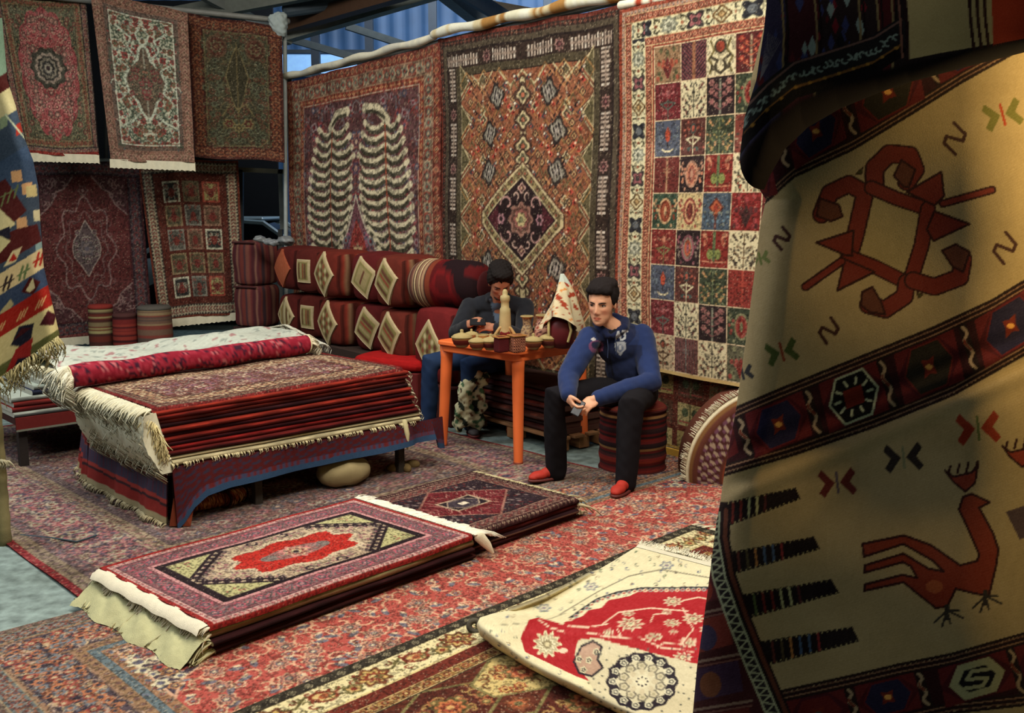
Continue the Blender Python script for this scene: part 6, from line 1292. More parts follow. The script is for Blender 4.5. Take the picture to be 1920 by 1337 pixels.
kinds = [[('plain', 1), ('bars', 0), ('dots', 1), ('mid', 1), ('bars', 1)], [('steps', 1), ('bars', 0), ('dots', 1), ('bars', 1), ('bars', 1)]]
lab = [['plain orange diamond', 'pale upright square with a bar', 'large gold diamond edged in rust', 'beige lozenge with one dark bar', 'tilted barred lozenge'], ['stepped olive lozenge', 'small barred square', 'gold green diamond', 'turned square of dark bars', 'tilted striped lozenge']]
pl = np.array([0, 0, .42]); mb = MB(); c_ = WA+WE*2.04+WN*.42; mb.box((c_[0], c_[1], .21), (2.5, .46, .415), (50, 36, 30), Rz(WANG), .01); tag(mb.obj('display_platform', None, mat('raw_wood')), 'dark wooden platform under the two rows of red poufs', 'platform')
for r_ in (0, 1):
    for k in range(5):
        s_ = [1.02, 1.49, 2.04, 2.55, 3.07][k]; p = WA+WE*s_+WN*(.42+(.02 if r_ == 0 else 0)+(-.04, .0, .03, -.03, .03)[k]); z_ = .42+(.42 if r_ == 0 else 0)-(0.03 if k == 0 and r_ else 0); kd, dia = kinds[r_][k]; sz = [.41, .36, .44, .39, .42][k]
        base = [(92, 32, 28), (94, 36, 30), (110, 40, 30), (96, 30, 30), (106, 42, 32)][k]; small = k == 1
        pouf((p[0], p[1], z_), (sz, sz*.92, .385), WANG+[0, .12, -.03, .16, 0][k], base, kd, dia, 'red square pouf, %s row, with a %s' % (('upper', 'lower')[r_], lab[r_][k]), r_*7+k+1, [.245, .22, .265, .245, .25][k], 'red square poufs in two rows', 1.05, [0, 0, 0, .25, .18][k]*(1 if r_ == 0 or k > 2 else 1))
p = WA+WE*3.60+WN*.42; pouf((p[0], p[1], .30), (.52, .38, .56), WANG, (116, 34, 34), 'dots', 1, 'large red storage bag with a cream edged diamond, under the striped bolster', 31, .26, None, 1.1)
mb = MB(); mb.box((p[0], p[1], .15), (.54, .40, .295), (60, 26, 24), Rz(WANG), .01); tag(mb.obj('display_box', None, CLOTH()), 'dark red box under the large storage bag', 'box')
# striped tall bags at the left end
for i, (z_, h_) in enumerate(((.40, .42), (.825, .44))):
    p = WA+WE*.17+WN*.50; t = empty('striped_bag', (p[0], p[1], z_), WANG+.45); tag(t, '%s brown striped upright bag left of the red poufs' % (('lower', 'upper')[i]), 'bag')
    pal = [(96, 44, 44), (70, 34, 38), (120, 84, 70), (80, 40, 44), (104, 50, 44), (60, 44, 50), (112, 66, 56)]; V, Q, C = softbox((.34, .34, h_), 16, .15, .03, 3+i, lambda c, F: np.array(pal, float)[(np.abs((c[:, 0]+c[:, 1]+2)*5).astype(int)) % 7]); link('bag_body', mesh_np('bag_body', V, Q, None, C), t, WOOL())
    mb = MB(); mb.tube([(x, -.175-.002*math.cos(x*9), h_*.97) for x in np.linspace(-.14, .14, 12)], .01, 6, (70, 40, 40)); mb.obj('seam', t, WOOL(), True)
p = WA+WE*.17+WN*.50; mb = MB(); mb.box((p[0], p[1], .2), (.36, .36, .395), (50, 34, 34), Rz(WANG+.45), .01); tag(mb.obj('display_box', None, CLOTH()), 'dark box under the brown striped bags', 'box')
mb = MB(); rng = np.random.default_rng(9); q = Yp(516, 452, 9.7)
for k in range(10): mb.ell(q+[rng.uniform(-.16, .16), rng.uniform(-.05, .05), rng.uniform(-.02, .02)], (.07, .06, .03), Rz(k), 10, 8)
me = fuse(mb, .012, 2); V = vco(me); setco(me, V+vno(me)*(nz(V, 38)*.012)[:, None]); paint(me, (120, 124, 126)); tag(link('plastic_bag', me, None, mat('thin_plastic', None, .35, bump=.1, var=.1, spec=.5)), 'crumpled grey plastic bag on top of the striped bags', 'plastic bag')
# striped bolster
p = WA+WE*3.60+WN*.42; t = empty('striped_bolster', (p[0]-.0, p[1], 1.03), WANG+.30); tag(t, 'fat bolster with striped end and red and black body, on the storage bag', 'bolster')
n = 60; x = np.linspace(-.34, .34, n); a = np.linspace(0, 2*math.pi, 32, endpoint=False); r = .185*np.clip(1-np.abs(x/.345)**6, 0, 1)**.35+.004; V = np.stack([x[:, None]+0*a, r[:, None]*np.cos(a)*1.0, r[:, None]*np.sin(a)*1.0+.185*0], -1)
C = np.zeros(V.shape); C[:] = (76, 18, 20); nn = nz(V*1.0, 7, 4)+.5*nz(V, 4, 2); C[nn > .02] = (30, 17, 20); C[(nn > -.5)&(nn < -.3)] = (100, 20, 22); pal = np.array([(70, 44, 40), (124, 96, 76), (60, 36, 36), (96, 60, 52), (150, 120, 92), (54, 34, 34)], float); m = x < -.10; C[m] = pal[((x[m]+.4)*60).astype(int) % 6][:, None]; m = (x < -.06)&(x >= -.10); C[m] = (110, 50, 34)
mb = MB(); mb.add(V.reshape(-1, 3), gridq(n, 32, 0, False, True), None, C.reshape(-1, 3)); mb.ell((-.335, 0, 0), (.02, .12, .12), None, 16, 8, (80, 50, 44)); mb.ell((.335, 0, 0), (.02, .12, .12), None, 16, 8, (60, 24, 26)); mb.obj('bolster_body', t, WOOL(), True)
mb = MB(); 
for xx in (-.20, -.155): mb.tube([(xx, .188*math.cos(b)*.985, .188*math.sin(b)*.985) for b in np.linspace(0, 6.283, 40)], .007, 6, (176, 156, 120))
mb.obj('braid', t, WOOL(), True)
# red cushion in front of the poufs
q = G(742, 672, .46); t = empty('flat_cushion', (q[0]+.02, q[1]+.22, .36), WANG+.4); tag(t, 'bright red flat cushion between the bench pile and the seated man', 'cushion'); V, Q, C = softbox((.62, .46, .10), 12, .25, .1, 2, lambda c, F: np.tile((150, 22, 22), (len(c), 1))*(1+.1*nz(c, 6)[:, None])); link('cushion_body', mesh_np('cushion_body', V, Q, None, C), t, WOOL())
mb = MB(); mb.box((q[0]+.02, q[1]+.22, .18), (.6, .44, .36), (84, 26, 26), Rz(WANG+.4), .01); tag(mb.obj('display_box', None, CLOTH()), 'dark red box under the flat red cushion', 'box')
# drums at the far left
def drum(px, py, y, r, h, cols, top, label, name='drum_stool', seed=0):
    q = Yp(px, py, y); t = empty(name, (q[0], y, 0)); tag(t, label, 'stool', 'small drum stools before the far left carpets'); H_ = q[2]; pr = []; C = []; rng = np.random.default_rng(seed); zs = np.linspace(0, H_, 40); pal = np.array(cols, float)
    for i, z_ in enumerate(zs): pr.append((r*(1+.06*math.sin(z_/H_*math.pi)), z_)); C.append(pal[(i//2+int(rng.integers(2))) % len(pal)])
    mb = MB(); mb.lathe(pr, (0, 0, 0), 26, np.array(C)); mb.obj('woven_side', t, WOOL(), True); mb = MB(); mb.lathe([(0, .0), (r*.9, 0), (r*1.03, .01), (r*1.03, .03), (r*.9, .045), (0, .05)], (0, 0, H_-.005), 26, top); mb.obj('seat', t, WOOL(), True); return t
drum(188, 578, 10.3, .12, .6, [(150, 140, 96), (96, 44, 36), (120, 104, 76), (70, 40, 36)], (134, 50, 44), 'drum stool with a plain red seat and cream patterned side', seed=1)
drum(234, 594, 10.2, .12, .5, [(110, 40, 38), (60, 28, 30), (130, 52, 44)], (80, 50, 48), 'low drum stool with red and black bands, middle of three', seed=2)
drum(289, 580, 10.2, .165, .6, [(110, 84, 70), (84, 70, 64), (120, 60, 52), (140, 120, 90)], (90, 86, 80), 'wide grey brown drum stool, right of three', seed=3)
# ---------------------------------------------------------------- pallet with folded carpets, the man's seat
def wl(s_, off, z_): p = WA+WE*s_+WN*off; return np.array([p[0], p[1], z_])
t = empty('wooden_pallet', wl(4.42, .25, 0), WANG); tag(t, 'raw wood pallet behind the orange table', 'pallet')
for i in range(3):
    for j in range(3): mb = MB(); mb.box((-.46+.46*i, -.18+.18*j, .05), (.11, .09, .08), (150, 104, 66), None, .004); mb.obj('block', t, mat('raw_wood_light', None, .8, stretch=(1, 6, 6)))
for j in range(4): mb = MB(); mb.box((0, -.19+.126*j, .10), (1.08, .09, .02), (140, 100, 66), None, .003); mb.obj('board', t, mat('raw_wood_light'))
z_ = .113; sp = [(86, 40, 34), (50, 32, 32), (104, 54, 42), (66, 34, 36), (120, 50, 40), (60, 44, 40), (92, 34, 32), (74, 50, 44)]
for i, c0 in enumerate(sp):
    folded(wl(3.88+.01*(i % 3), .47, 0), np.array([WE[0], WE[1], 0]), np.array([-WN[0], -WN[1], 0]), 1.02-.02*(i % 2), .40, z_, .038, (c0, tuple(np.array(c0)*.5+30), tuple(np.array(c0)*.8)), 140+i, '%s folded carpet, %s on the pallet behind the orange table' % (['brown', 'near black', 'rust', 'plum', 'brick', 'grey brown', 'dark red', 'tan edged'][i], word[i]), 'carpets on the pallet', endcol=(90, 60, 50)); z_ += .040
PZ = z_
# ---------------------------------------------------------------- hem of lower carpets below the garden carpet
def surf(u, v): s_ = 5.18+u*.92; return wallpt(s_, .60-.53*v, -.03+.012*np.sin(s_*9))
hr = sheet('hanging_carpet', RUGS['hem_rug'](), surf, None, .01); tag(hr, 'short rust carpet with yellow squares hanging under the garden carpet', 'carpet')
mb = MB(); q = wl(5.6, -.03, .04); mb.box(q, (.86, .02, .05), (170, 132, 56), Rz(WANG)); mb.obj('fringe_band', hr, WOOL())
mb = MB(); pal = [(104, 50, 38), (70, 40, 34), (120, 84, 60), (56, 34, 32), (90, 60, 40)]
t_ = 0
for i in range(5):
    a_ = wl(6.12, .12, 0); folded(a_+np.array([0, 0, 0]), np.array([WE[0], WE[1], 0]), np.array([-WN[0], -WN[1], 0]), .5, .3, .30+.05*i, .047, (pal[i], (40, 26, 24), pal[i]), 170+i, 'small brown carpet bundle, %s in the stack under the garden carpet' % word[i], 'small bundles under the garden carpet', endcol=(110, 70, 50))
mb = MB(); q = wl(6.37, -.02, .15); mb.box(q, (.52, .30, .30), (70, 44, 32), Rz(WANG), .01); tag(mb.obj('storage_box', None, mat('raw_wood')), 'brown box under the small carpet bundles', 'box')
# arched carpet end with cream fringe beside the big kilim
cx, cy = 1.47, 5.62; nr, na = 50, 70; rr = np.linspace(0, 1, nr)[:, None]; th = np.linspace(.5*math.pi, math.pi, na)[None, :]; Rr = np.interp(th, [.5*math.pi, .75*math.pi, math.pi], [.56, .50, .45]); X = cx+rr*Rr*np.cos(th); Z = .02+rr*Rr*np.sin(th); Yy = cy-.05*(1-rr**2)+.09*np.clip(rr-.9, 0, 1)*10*.4+0*th
C = np.zeros((nr, na, 3)); C[:] = (84, 46, 36); rrb = rr+0*th; C[rrb > .93] = (110, 76, 44); C[(rrb > .97)] = (200, 190, 160); k = (rrb > .6)&(rrb < .86); C[k] = (70, 38, 36); k2 = k&(np.cos(th*40)*np.cos(rr*40) > .2); C[k2] = (150, 130, 110); k3 = k&(np.cos(th*40+1.5)*np.cos(rr*52) > .4); C[k3] = (100, 64, 80); C[(rrb > .5)&(rrb < .56)] = (120, 60, 40); k = (rrb < .5)&(np.sin(X*90)*np.sin(Z*80) > .3); C[k] = (130, 60, 44)
P = np.stack([X, Yy, Z], -1); B = P.copy(); B[..., 1] = cy+.3; V = np.concatenate([P.reshape(-1, 3), B.reshape(-1, 3)]); o_ = P[-1]; o2 = B[-1]; V = np.concatenate([V, o_, o2]); me = mesh_np('arched_carpet', V, np.concatenate([gridq(nr, na, 0, True), gridq(nr, na, nr*na, False), gridq(2, na, 2*nr*na, True)]), None, np.concatenate([C.reshape(-1, 3)]*2+[np.tile((96, 56, 44), (2*na, 1))])); ac = link('arched_carpet', me, None, WOOL()); tag(ac, 'brown carpet roll end with a curved cream fringe, beside the big kilim', 'carpet')
fringe('fringe', ac, P[-1]+[0, 0, .004], np.array([-.75, 0, .66]), .04, 200, .004, .2, (214, 206, 180), 51, None, .5)
# ---------------------------------------------------------------- orange plastic table
TZ_ = .735; L_, F_, R_g, B_ = (np.array(v, float) for v in ((-.47, 6.583), (.04, 6.107), (.488, 6.583), (-.012, 6.999))); tc = (L_+F_+R_g+B_)/4; ta = math.atan2(*(F_-L_)[::-1]); t = empty('plastic_table', (tc[0], tc[1], 0), ta); tag(t, 'bright orange plastic garden table with small woven goods on it', 'table')
ORG = mat('orange_plastic', (232, 112, 56), .42, bump=.04, var=.05, vscale=3, spec=.45)
def rrect(hx, hy, r, n=8):
    P = []
    for (sx, sy, a0) in ((1, 1, 0), (-1, 1, 90), (-1, -1, 180), (1, -1, 270)):
        for k in range(n+1): a = math.radians(a0+90*k/n); P.append((sx*(hx-r)+r*math.cos(a), sy*(hy-r)+r*math.sin(a)))
    return P
def slab(mb, hx, hy, r, z0_, z1_, lip=.006, col=(224, 92, 34)):
    m = None; rings = []
    for (k, zz__) in ((-lip, z0_), (0, z0_+lip), (0, z1_-lip), (-lip, z1_)): rings.append([(x, y, zz__) for x, y in rrect(hx+k, hy+k, r)])
    m = len(rings[0]); V = np.array(rings).reshape(-1, 3); V = np.concatenate([V, [(0, 0, z0_), (0, 0, z1_)]]); T = [(4*m, (j+1) % m, j) for j in range(m)]+[(4*m+1, 3*m+j, 3*m+(j+1) % m) for j in range(m)]; mb.add(V, gridq(4, m, 0, False, True), T, col)
HX = .375; mb = MB(); slab(mb, HX, HX-.01, .05, TZ_-.03, TZ_); mb.obj('table_top', t, ORG)
mb = MB(); slab(mb, HX-.02, HX-.03, .045, TZ_-.075, TZ_-.028); mb.obj('apron', t, ORG)
Rm = Rz(-ta)[:2, :2]
for P_ in (L_, F_, R_g, B_):
    q = Rm@(P_-tc); tq = q*np.array([.93, .93]); mb = MB(); mb.tube([(tq[0]*1.0, tq[1], TZ_-.035), (tq[0], tq[1], TZ_-.12), (q[0], q[1], .02), (q[0]*1.005, q[1]*1.005, .004)], [.046, .040, .030, .028], 18, caps=True, dome=False); lg = mb.obj('leg', t, ORG, True)
    mb = MB(); mb.tube([(q[0], q[1], 0.001), (q[0], q[1], .022)], .031, 14, (150, 60, 30), dome=False); mb.obj('foot', lg, mat('orange_foot', (120, 52, 30), .6), True)
# woven goods on the table
ZT = TZ_+.001
def onT(px, py): return G(px, py, ZT)
IV, MR, OC = (158, 140, 96), (96, 36, 30), (150, 104, 56)
def lidded(px, py, r, label, c1=MR, c2=IV):
    q = onT(px, py); t = empty('lidded_bowl', q); tag(t, label, 'bowl', 'small lidded bowls on the orange table'); col = np.array([c1, c1, c2, c1, c1, OC, c2, c1], float)
    mb = MB(); mb.lathe([(0, 0), (r*.55, 0), (r*.6, .006), (r*.85, r*.35), (r, r*.75), (r*1.02, r*.95), (r*.96, r*1.0), (0, r)], (0, 0, 0), 22, col); mb.obj('bowl_body', t, WOOL(), True)
    mb = MB(); mb.lathe([(r*1.08, r*1.0), (r*1.1, r*1.08), (r*.8, r*1.3), (r*.35, r*1.45), (r*.15, r*1.5), (r*.18, r*1.65), (r*.16, r*1.8), (0, r*1.85)], (0, 0, 0), 22, IV); mb.obj('lid', t, WOOL(), True)
lidded(866, 651, .062, 'lidded woven bowl at the left corner of the orange table'); lidded(895, 656, .052, 'small lidded bowl, second from the table corner', (110, 56, 40)); lidded(884, 640, .045, 'lidded bowl behind the corner bowls', (120, 90, 60)); lidded(920, 656, .055, 'dark red lidded bowl left of the square boxes', (86, 34, 34))
lidded(1000, 655, .055, 'lidded bowl right of the checked box', (110, 60, 44)); lidded(1030, 652, .06, 'lidded bowl below the cloth cone', (90, 44, 40))
def boxy(px, py, d, pal, label, name='woven_box', chk=6):
    q = onT(px, py); t = empty(name, q, .5); tag(t, label, 'box'); V, Q, C = softbox(d, 18, .04, .0, 0, lambda c, F: np.array(pal, float)[(((c[:, 2]+1)*chk).astype(int)+((c[:, 0]+c[:, 1]+2)*chk).astype(int)) % 2]); link('box_side', mesh_np('box_side', V, Q, None, C, False), t, WOOL())
    mb = MB()
    for a_, b_ in (((-1, -1), (1, -1)), ((1, -1), (1, 1)), ((1, 1), (-1, 1)), ((-1, 1), (-1, -1))): mb.tube([(a_[0]*d[0]/2, a_[1]*d[1]/2, d[2]), (b_[0]*d[0]/2, b_[1]*d[1]/2, d[2])], .005, 6, OC)
    mb.obj('rim', t, WOOL(), True)
boxy(940, 661, (.075, .075, .095), ((84, 28, 30), (70, 24, 28)), 'plain dark red square box on the table'); boxy(969, 661, (.085, .085, .105), ((60, 28, 26), (170, 110, 84)), 'checked red and cream square box on the table')
# carved tower with an arched foot
q = onT(947, 640); t = empty('tower_ornament', q); tag(t, 'cream tower shaped ornament with arched foot, before the seated man', 'ornament')
mb = MB(); mb.lathe([(.048, 0), (.05, .01), (.044, .05), (.040, .10), (.036, .19), (.034, .215), (.027, .225), (.026, .26), (.031, .268), (.033, .285), (.030, .300), (.017, .306), (.018, .325), (.012, .340), (0, .345)], (0, 0, 0), 16, (164, 148, 104)); mb.obj('tower_body', t, mat('matte_ivory', None, .6, bump=.2), True)
mb = MB(); mb.tube([(-.065, -.02, 0), (-.062, -.02, .05), (-.035, -.022, .09), (0, -.022, .105), (.035, -.022, .09), (.062, -.02, .05), (.065, -.02, 0)], .011, 8, (170, 140, 90)); mb.obj('arch', t, mat('matte_ivory'), True)
mb = MB(); mb.box((0, -.03, .035), (.07, .03, .07), (96, 30, 28), None, .01); mb.obj('arch_filling', t, WOOL())
def vase(px, py, pr, cols, label):
    q = onT(px, py); t = empty('woven_vase', q); tag(t, label, 'vase'); n = len(pr); rng = np.random.default_rng(px); zs = np.linspace(0, 1, 30); z_ = np.interp(zs, np.linspace(0, 1, n), [p[1] for p in pr]); r = np.interp(zs, np.linspace(0, 1, n), [p[0] for p in pr]); a = np.linspace(0, 6.283, 24, endpoint=False); V = np.stack([r[:, None]*np.cos(a), r[:, None]*np.sin(a), z_[:, None]+0*a], -1)
    pal = np.array(cols, float); C = pal[(np.abs(nz(V, 90, px)*3).astype(int)) % len(pal)]; mb = MB(); mb.add(V.reshape(-1, 3), gridq(30, 24, 0, False, True), None, C.reshape(-1, 3)); mb.obj('vase_body', t, WOOL(), True); mb = MB(); mb.tube([(r[-1]*math.cos(x), r[-1]*math.sin(x), z_[-1]) for x in np.linspace(0, 6.283, 20)], .005, 6, IV); mb.obj('rim', t, WOOL(), True)
vase(988, 640, [(.03, 0), (.045, .02), (.04, .07), (.026, .11), (.03, .15), (.04, .165)], [(150, 130, 96), (90, 70, 60), (120, 110, 96)], 'slim grey patterned vase on the table'); vase(1018, 643, [(.03, 0), (.055, .03), (.058, .08), (.04, .13), (.034, .16), (.045, .18)], [(170, 130, 110), (70, 40, 44), (140, 70, 60), (190, 170, 140)], 'round black and cream vase on the table')
for i, (px, py) in enumerate(((905, 640), (932, 641), (975, 648))):
    q = onT(px, py); t = empty('small_bowl', q); tag(t, 'small open woven bowl %s' % ('left of the tower ornament', 'at the foot of the tower ornament', 'right of the tower ornament')[i], 'bowl'); mb = MB(); mb.lathe([(0, 0), (.02, 0), (.034, .02), (.042, .04), (.038, .042), (.028, .02), (0, .012)], (0, 0, 0), 18, ((150, 120, 70), (120, 60, 44), (140, 100, 60))[i]); mb.obj('bowl_body', t, WOOL(), True); mb = MB(); mb.tube([(.04*math.cos(x), .04*math.sin(x), .042) for x in np.linspace(0, 6.283, 18)], .004, 6, IV); mb.obj('rim', t, WOOL(), True)
# cloth cone over a dark red jar
q = onT(1054, 652); t = empty('draped_jar', q); tag(t, 'dark red jar under a tall cone of patterned cream cloth', 'jar')
mb = MB(); mb.lathe([(0, 0), (.05, 0), (.075, .04), (.088, .10), (.078, .16), (.05, .2), (.04, .24), (0, .25)], (0, 0, 0), 24, (92, 28, 32)); jr = mb.obj('jar_body', t, mat('jar_glaze', None, .5, bump=.1), True)
mb = MB(); 
for k in range(4): a_ = k*1.57-1.2; mb.tube([(.092*math.cos(a_), .092*math.sin(a_), .19), (.1*math.cos(a_+.15), .1*math.sin(a_+.15), .12), (.09*math.cos(a_), .09*math.sin(a_), .05)], .009, 6, (196, 176, 120))
mb.obj('cord', t, WOOL(), True)
n, m = 46, 60; h = np.linspace(0, 1, n)[:, None]; a = np.linspace(0, 2*math.pi, m, endpoint=False)[None, :]; fold = .20*np.sin(a*3+h*3)+.10*np.sin(a*7+2+h*5); r = (.125*(1-h)**.9+.010)*(1+fold*(1-h*.5)); X = r*np.cos(a)+.03*h*np.sin(h*3)-.008*h; Yv = r*np.sin(a)*.9; Z = .16+.305*h-.05*(1-h)*np.cos(a*2+.7)
V = np.stack([X, Yv, Z], -1); C = np.tile(np.array((198, 184, 150), float), (n, m, 1)); k = nz(V, 34, 2)+.4*nz(V, 80); C[k > .35] = (150, 60, 40); C[k < -.55] = (196, 130, 70); C[(h+0*a) > .8] = (176, 184, 172); mb = MB(); mb.add(V.reshape(-1, 3), gridq(n, m, 0, False, True), None, C.reshape(-1, 3)); V2 = V.copy(); V2[..., :2] *= .96; mb.add(V2.reshape(-1, 3), gridq(n, m, 0, True, True), None, (120, 90, 70)); mb.obj('cloth_cone', t, WOOL(), True)
# camouflage patterned cloth slumped on the floor by the table
mb = MB(); 
for p_, r_ in (((888, 700), .07), ((905, 712), .05), ((872, 735), .08), ((895, 745), .06), ((868, 770), .075), ((895, 790), .06), ((905, 765), .035), ((860, 795), .05)): q = Yp(p_[0], p_[1], 6.86); mb.ell((q[0], q[1]+.02, max(q[2], r_*.6)), (r_, r_*.6, r_*1.15), Rz(p_[0]), 16, 12)
mb.tube([Yp(892, 700, 6.86), Yp(870, 740, 6.84), Yp(880, 790, 6.86)], .05, 10); me = fuse(mb, .010, 3); V = vco(me); V = V+vno(me)*(nz(V, 30)*.012+nz(V, 70, 2)*.005)[:, None]; V[:, 2] = np.maximum(V[:, 2], .004); setco(me, V); C = np.tile(np.array((190, 186, 150), float), (len(V), 1)); k = nz(V, 24, 1); k2 = nz(V, 27, 5); C[k > .3] = (34, 40, 30); C[k2 > .4] = (70, 100, 70); C[k2 < -.5] = (96, 60, 40); paint(me, C); tag(link('camouflage_cloth', me, None, CLOTH()), 'camouflage cloth in cream, green and brown slumped behind the table leg', 'cloth')
# striped drum pouf the boy sits on
t = empty('drum_pouf', (.745, 6.0, 0)); tag(t, 'red and black striped drum pouf that the boy sits on', 'pouf'); zs = np.linspace(0, .415, 84); r = .207*(1-.06*(np.abs(zs/.415-.5)*2)**4)+.003*np.sin(zs*76); pal = np.array([(104, 34, 30), (40, 24, 26), (86, 28, 28), (60, 30, 30), (120, 44, 34), (44, 28, 28), (130, 96, 60), (90, 30, 30), (34, 24, 26)], float); rng = np.random.default_rng(2); idx = np.repeat(rng.integers(0, 9, 28), 3); mb = MB(); mb.lathe(np.stack([r, zs], 1), (0, 0, 0), 48, pal[idx]); mb.obj('woven_side', t, WOOL(), True); mb = MB(); mb.lathe([(0, .43), (.1, .428), (.18, .42), (.2, .41), (.203, .40)], (0, 0, 0), 40, (100, 40, 34)); mb.obj('seat', t, WOOL(), True)
for z_ in (.02, .395): mb = MB(); mb.tube([(.205*math.cos(x), .205*math.sin(x), z_) for x in np.linspace(0, 6.283, 48)], .007, 6, (60, 26, 26)); mb.obj('piping', t, WOOL(), True)
# ---------------------------------------------------------------- people
def vv(*a): return np.array(a, float)
def head_grid():
    """smooth head: softly united ellipsoids seen from inside, plus nose, brow, sockets, lips and chin"""
    nu, nv = 150, 110; u = np.linspace(0, 2*math.pi, nu, endpoint=False)[None, :]; v = np.linspace(-math.pi/2, math.pi/2, nv)[1:-1][:, None]; d = np.stack([np.cos(v)*np.sin(u), -np.cos(v)*np.cos(u), np.sin(v)+0*u], -1); o = vv(0, -.004, 0); acc = 0; p = 13
    for c, r in (((0, .012, .030), (.074, .091, .087)), ((0, -.026, -.018), (.062, .057, .078)), ((0, -.030, -.062), (.051, .050, .046)), ((0, -.048, -.080), (.034, .034, .034))):
        c, r = vv(*c), vv(*r); a = (o-c)/r; b = d/r; A = (b*b).sum(-1); B = (a*b).sum(-1); Cc = (a*a).sum()-1; D = B*B-A*Cc; t = np.where(D > 0, (-B+np.sqrt(np.maximum(D, 0)))/A, 0); acc = acc+np.maximum(t, 1e-4)**p
    P = o+d*(acc/1.35)[..., None]**(1/p); x, z = P[..., 0], P[..., 2]; ax = np.abs(x); f = np.clip(-d[..., 1]*2.2, 0, 1); g = lambda q, w_: np.exp(-(q/w_)**2)
    h = np.interp(z, [-.052, -.043, -.034, -.026, -.008, .010, .024], [0, .006, .019, .0205, .0125, .006, 0])*g(x, np.interp(z, [-.040, -.030, .01], [.0125, .0105, .0080]))+.0065*g(ax-.0115, .0058)*g(z+.036, .0065)
    h = h+.0042*g(z-.027, .0095)*g(ax-.030, .020)-.0085*g(ax-.0305, .0150)*g(z-.005, .0105)+.0045*g(z+.059, .0048)*g(x, .019)+.0055*g(z+.0695, .0055)*g(x, .0165)-.0035*g(z+.0642, .0021)*g(x, .021)-.003*g(z+.081, .006)*g(x, .016)+.006*g(z+.098, .013)*g(x, .017)+.0035*g(ax-.044, .015)*g(z+.018, .014)-.0025*g(ax-.036, .013)*g(z+.052, .018)
    P[..., 1] -= h*f; return P
HEADG = head_grid()
def surfy(x, z): D = (HEADG[..., 0]-x)**2+(HEADG[..., 2]-z)**2+(HEADG[..., 1] > 0)*1; k = np.unravel_index(np.argmin(D), D.shape); return float(HEADG[k][1])
def head_parts(mb, T):
    """head volumes in face coordinates (face towards -y), T maps points"""
    nr, nc = HEADG.shape[:2]; V = HEADG.reshape(-1, 3); V = np.concatenate([V, [HEADG[0].mean(0), HEADG[-1].mean(0)]]); V = (V*T.k)@T.R.T+T.c; m = nr*nc
    mb.add(V, gridq(nr, nc, 0, False, True), [(m, (j+1) % nc, j) for j in range(nc)]+[(m+1, (nr-1)*nc+j, (nr-1)*nc+(j+1) % nc) for j in range(nc)])
    for s in (-1, 1): mb.ell(T(vv(s*.0705, .012, -.006)), vv(.0075, .0175, .029)*T.k, T.R@Rz(s*.42)@Rx(-.15), 20, 14); mb.ell(T(vv(s*.0705, .010, -.026)), vv(.006, .009, .010)*T.k, T.R, 12, 8)
class Tf:
    def __init__(s, R, c, k=1.0): s.R = R; s.c = np.asarray(c, float); s.k = k
    def __call__(s, p): return s.R@(p*s.k)+s.c
    def inv(s, P): return (P-s.c)@s.R/s.k
def hand(mb, T, curl=.9, sgn=1, spread=.12):
    """palm, four unequal bent fingers, thumb from the side; fingers along +y, palm faces -z"""
    mb.ell(T(vv(0, .042, 0)), (.040, .050, .015), T.R, 16, 10); mb.tube([T(vv(0, -.03, 0)), T(vv(0, .02, 0))], [.026, .030], 12, sx=.7)
    for i, (x, L) in enumerate(((-.028, .066), (-.0095, .076), (.0095, .071), (.027, .056))):
        y0, a = .078 if i in (1, 2) else .070, 0; p = vv(x, .045, 0); q = vv(x*1.08, y0, 0); P = [p, q]; d = vv(x*spread*8, 1, 0); d /= np.linalg.norm(d)
        for k, f in enumerate((.45, .32, .23)): a += curl*(.75, 1.0, .7)[k]; dd = vv(d[0]*math.cos(a), d[1]*math.cos(a), -math.sin(a)); q = q+dd*L*f; P.append(q)
        mb.tube([T(p_) for p_ in P], [.0088, .0092, .0084, .0078, .0066], 10)
    P = [vv(sgn*.022, .012, -.004), vv(sgn*.044, .034, -.014), vv(sgn*.050, .060, -.028), vv(sgn*.040, .080, -.040)]; mb.tube([T(p_) for p_ in P], [.013, .011, .0098, .008], 10)
def project(P):
    z = P[:, 2]-CAMH; f = P[:, 1]*math.cos(PITCH)-z*math.sin(PITCH); u = P[:, 1]*math.sin(PITCH)+z*math.cos(PITCH); return 960+FPX*P[:, 0]/f, 668.5-FPX*u/f
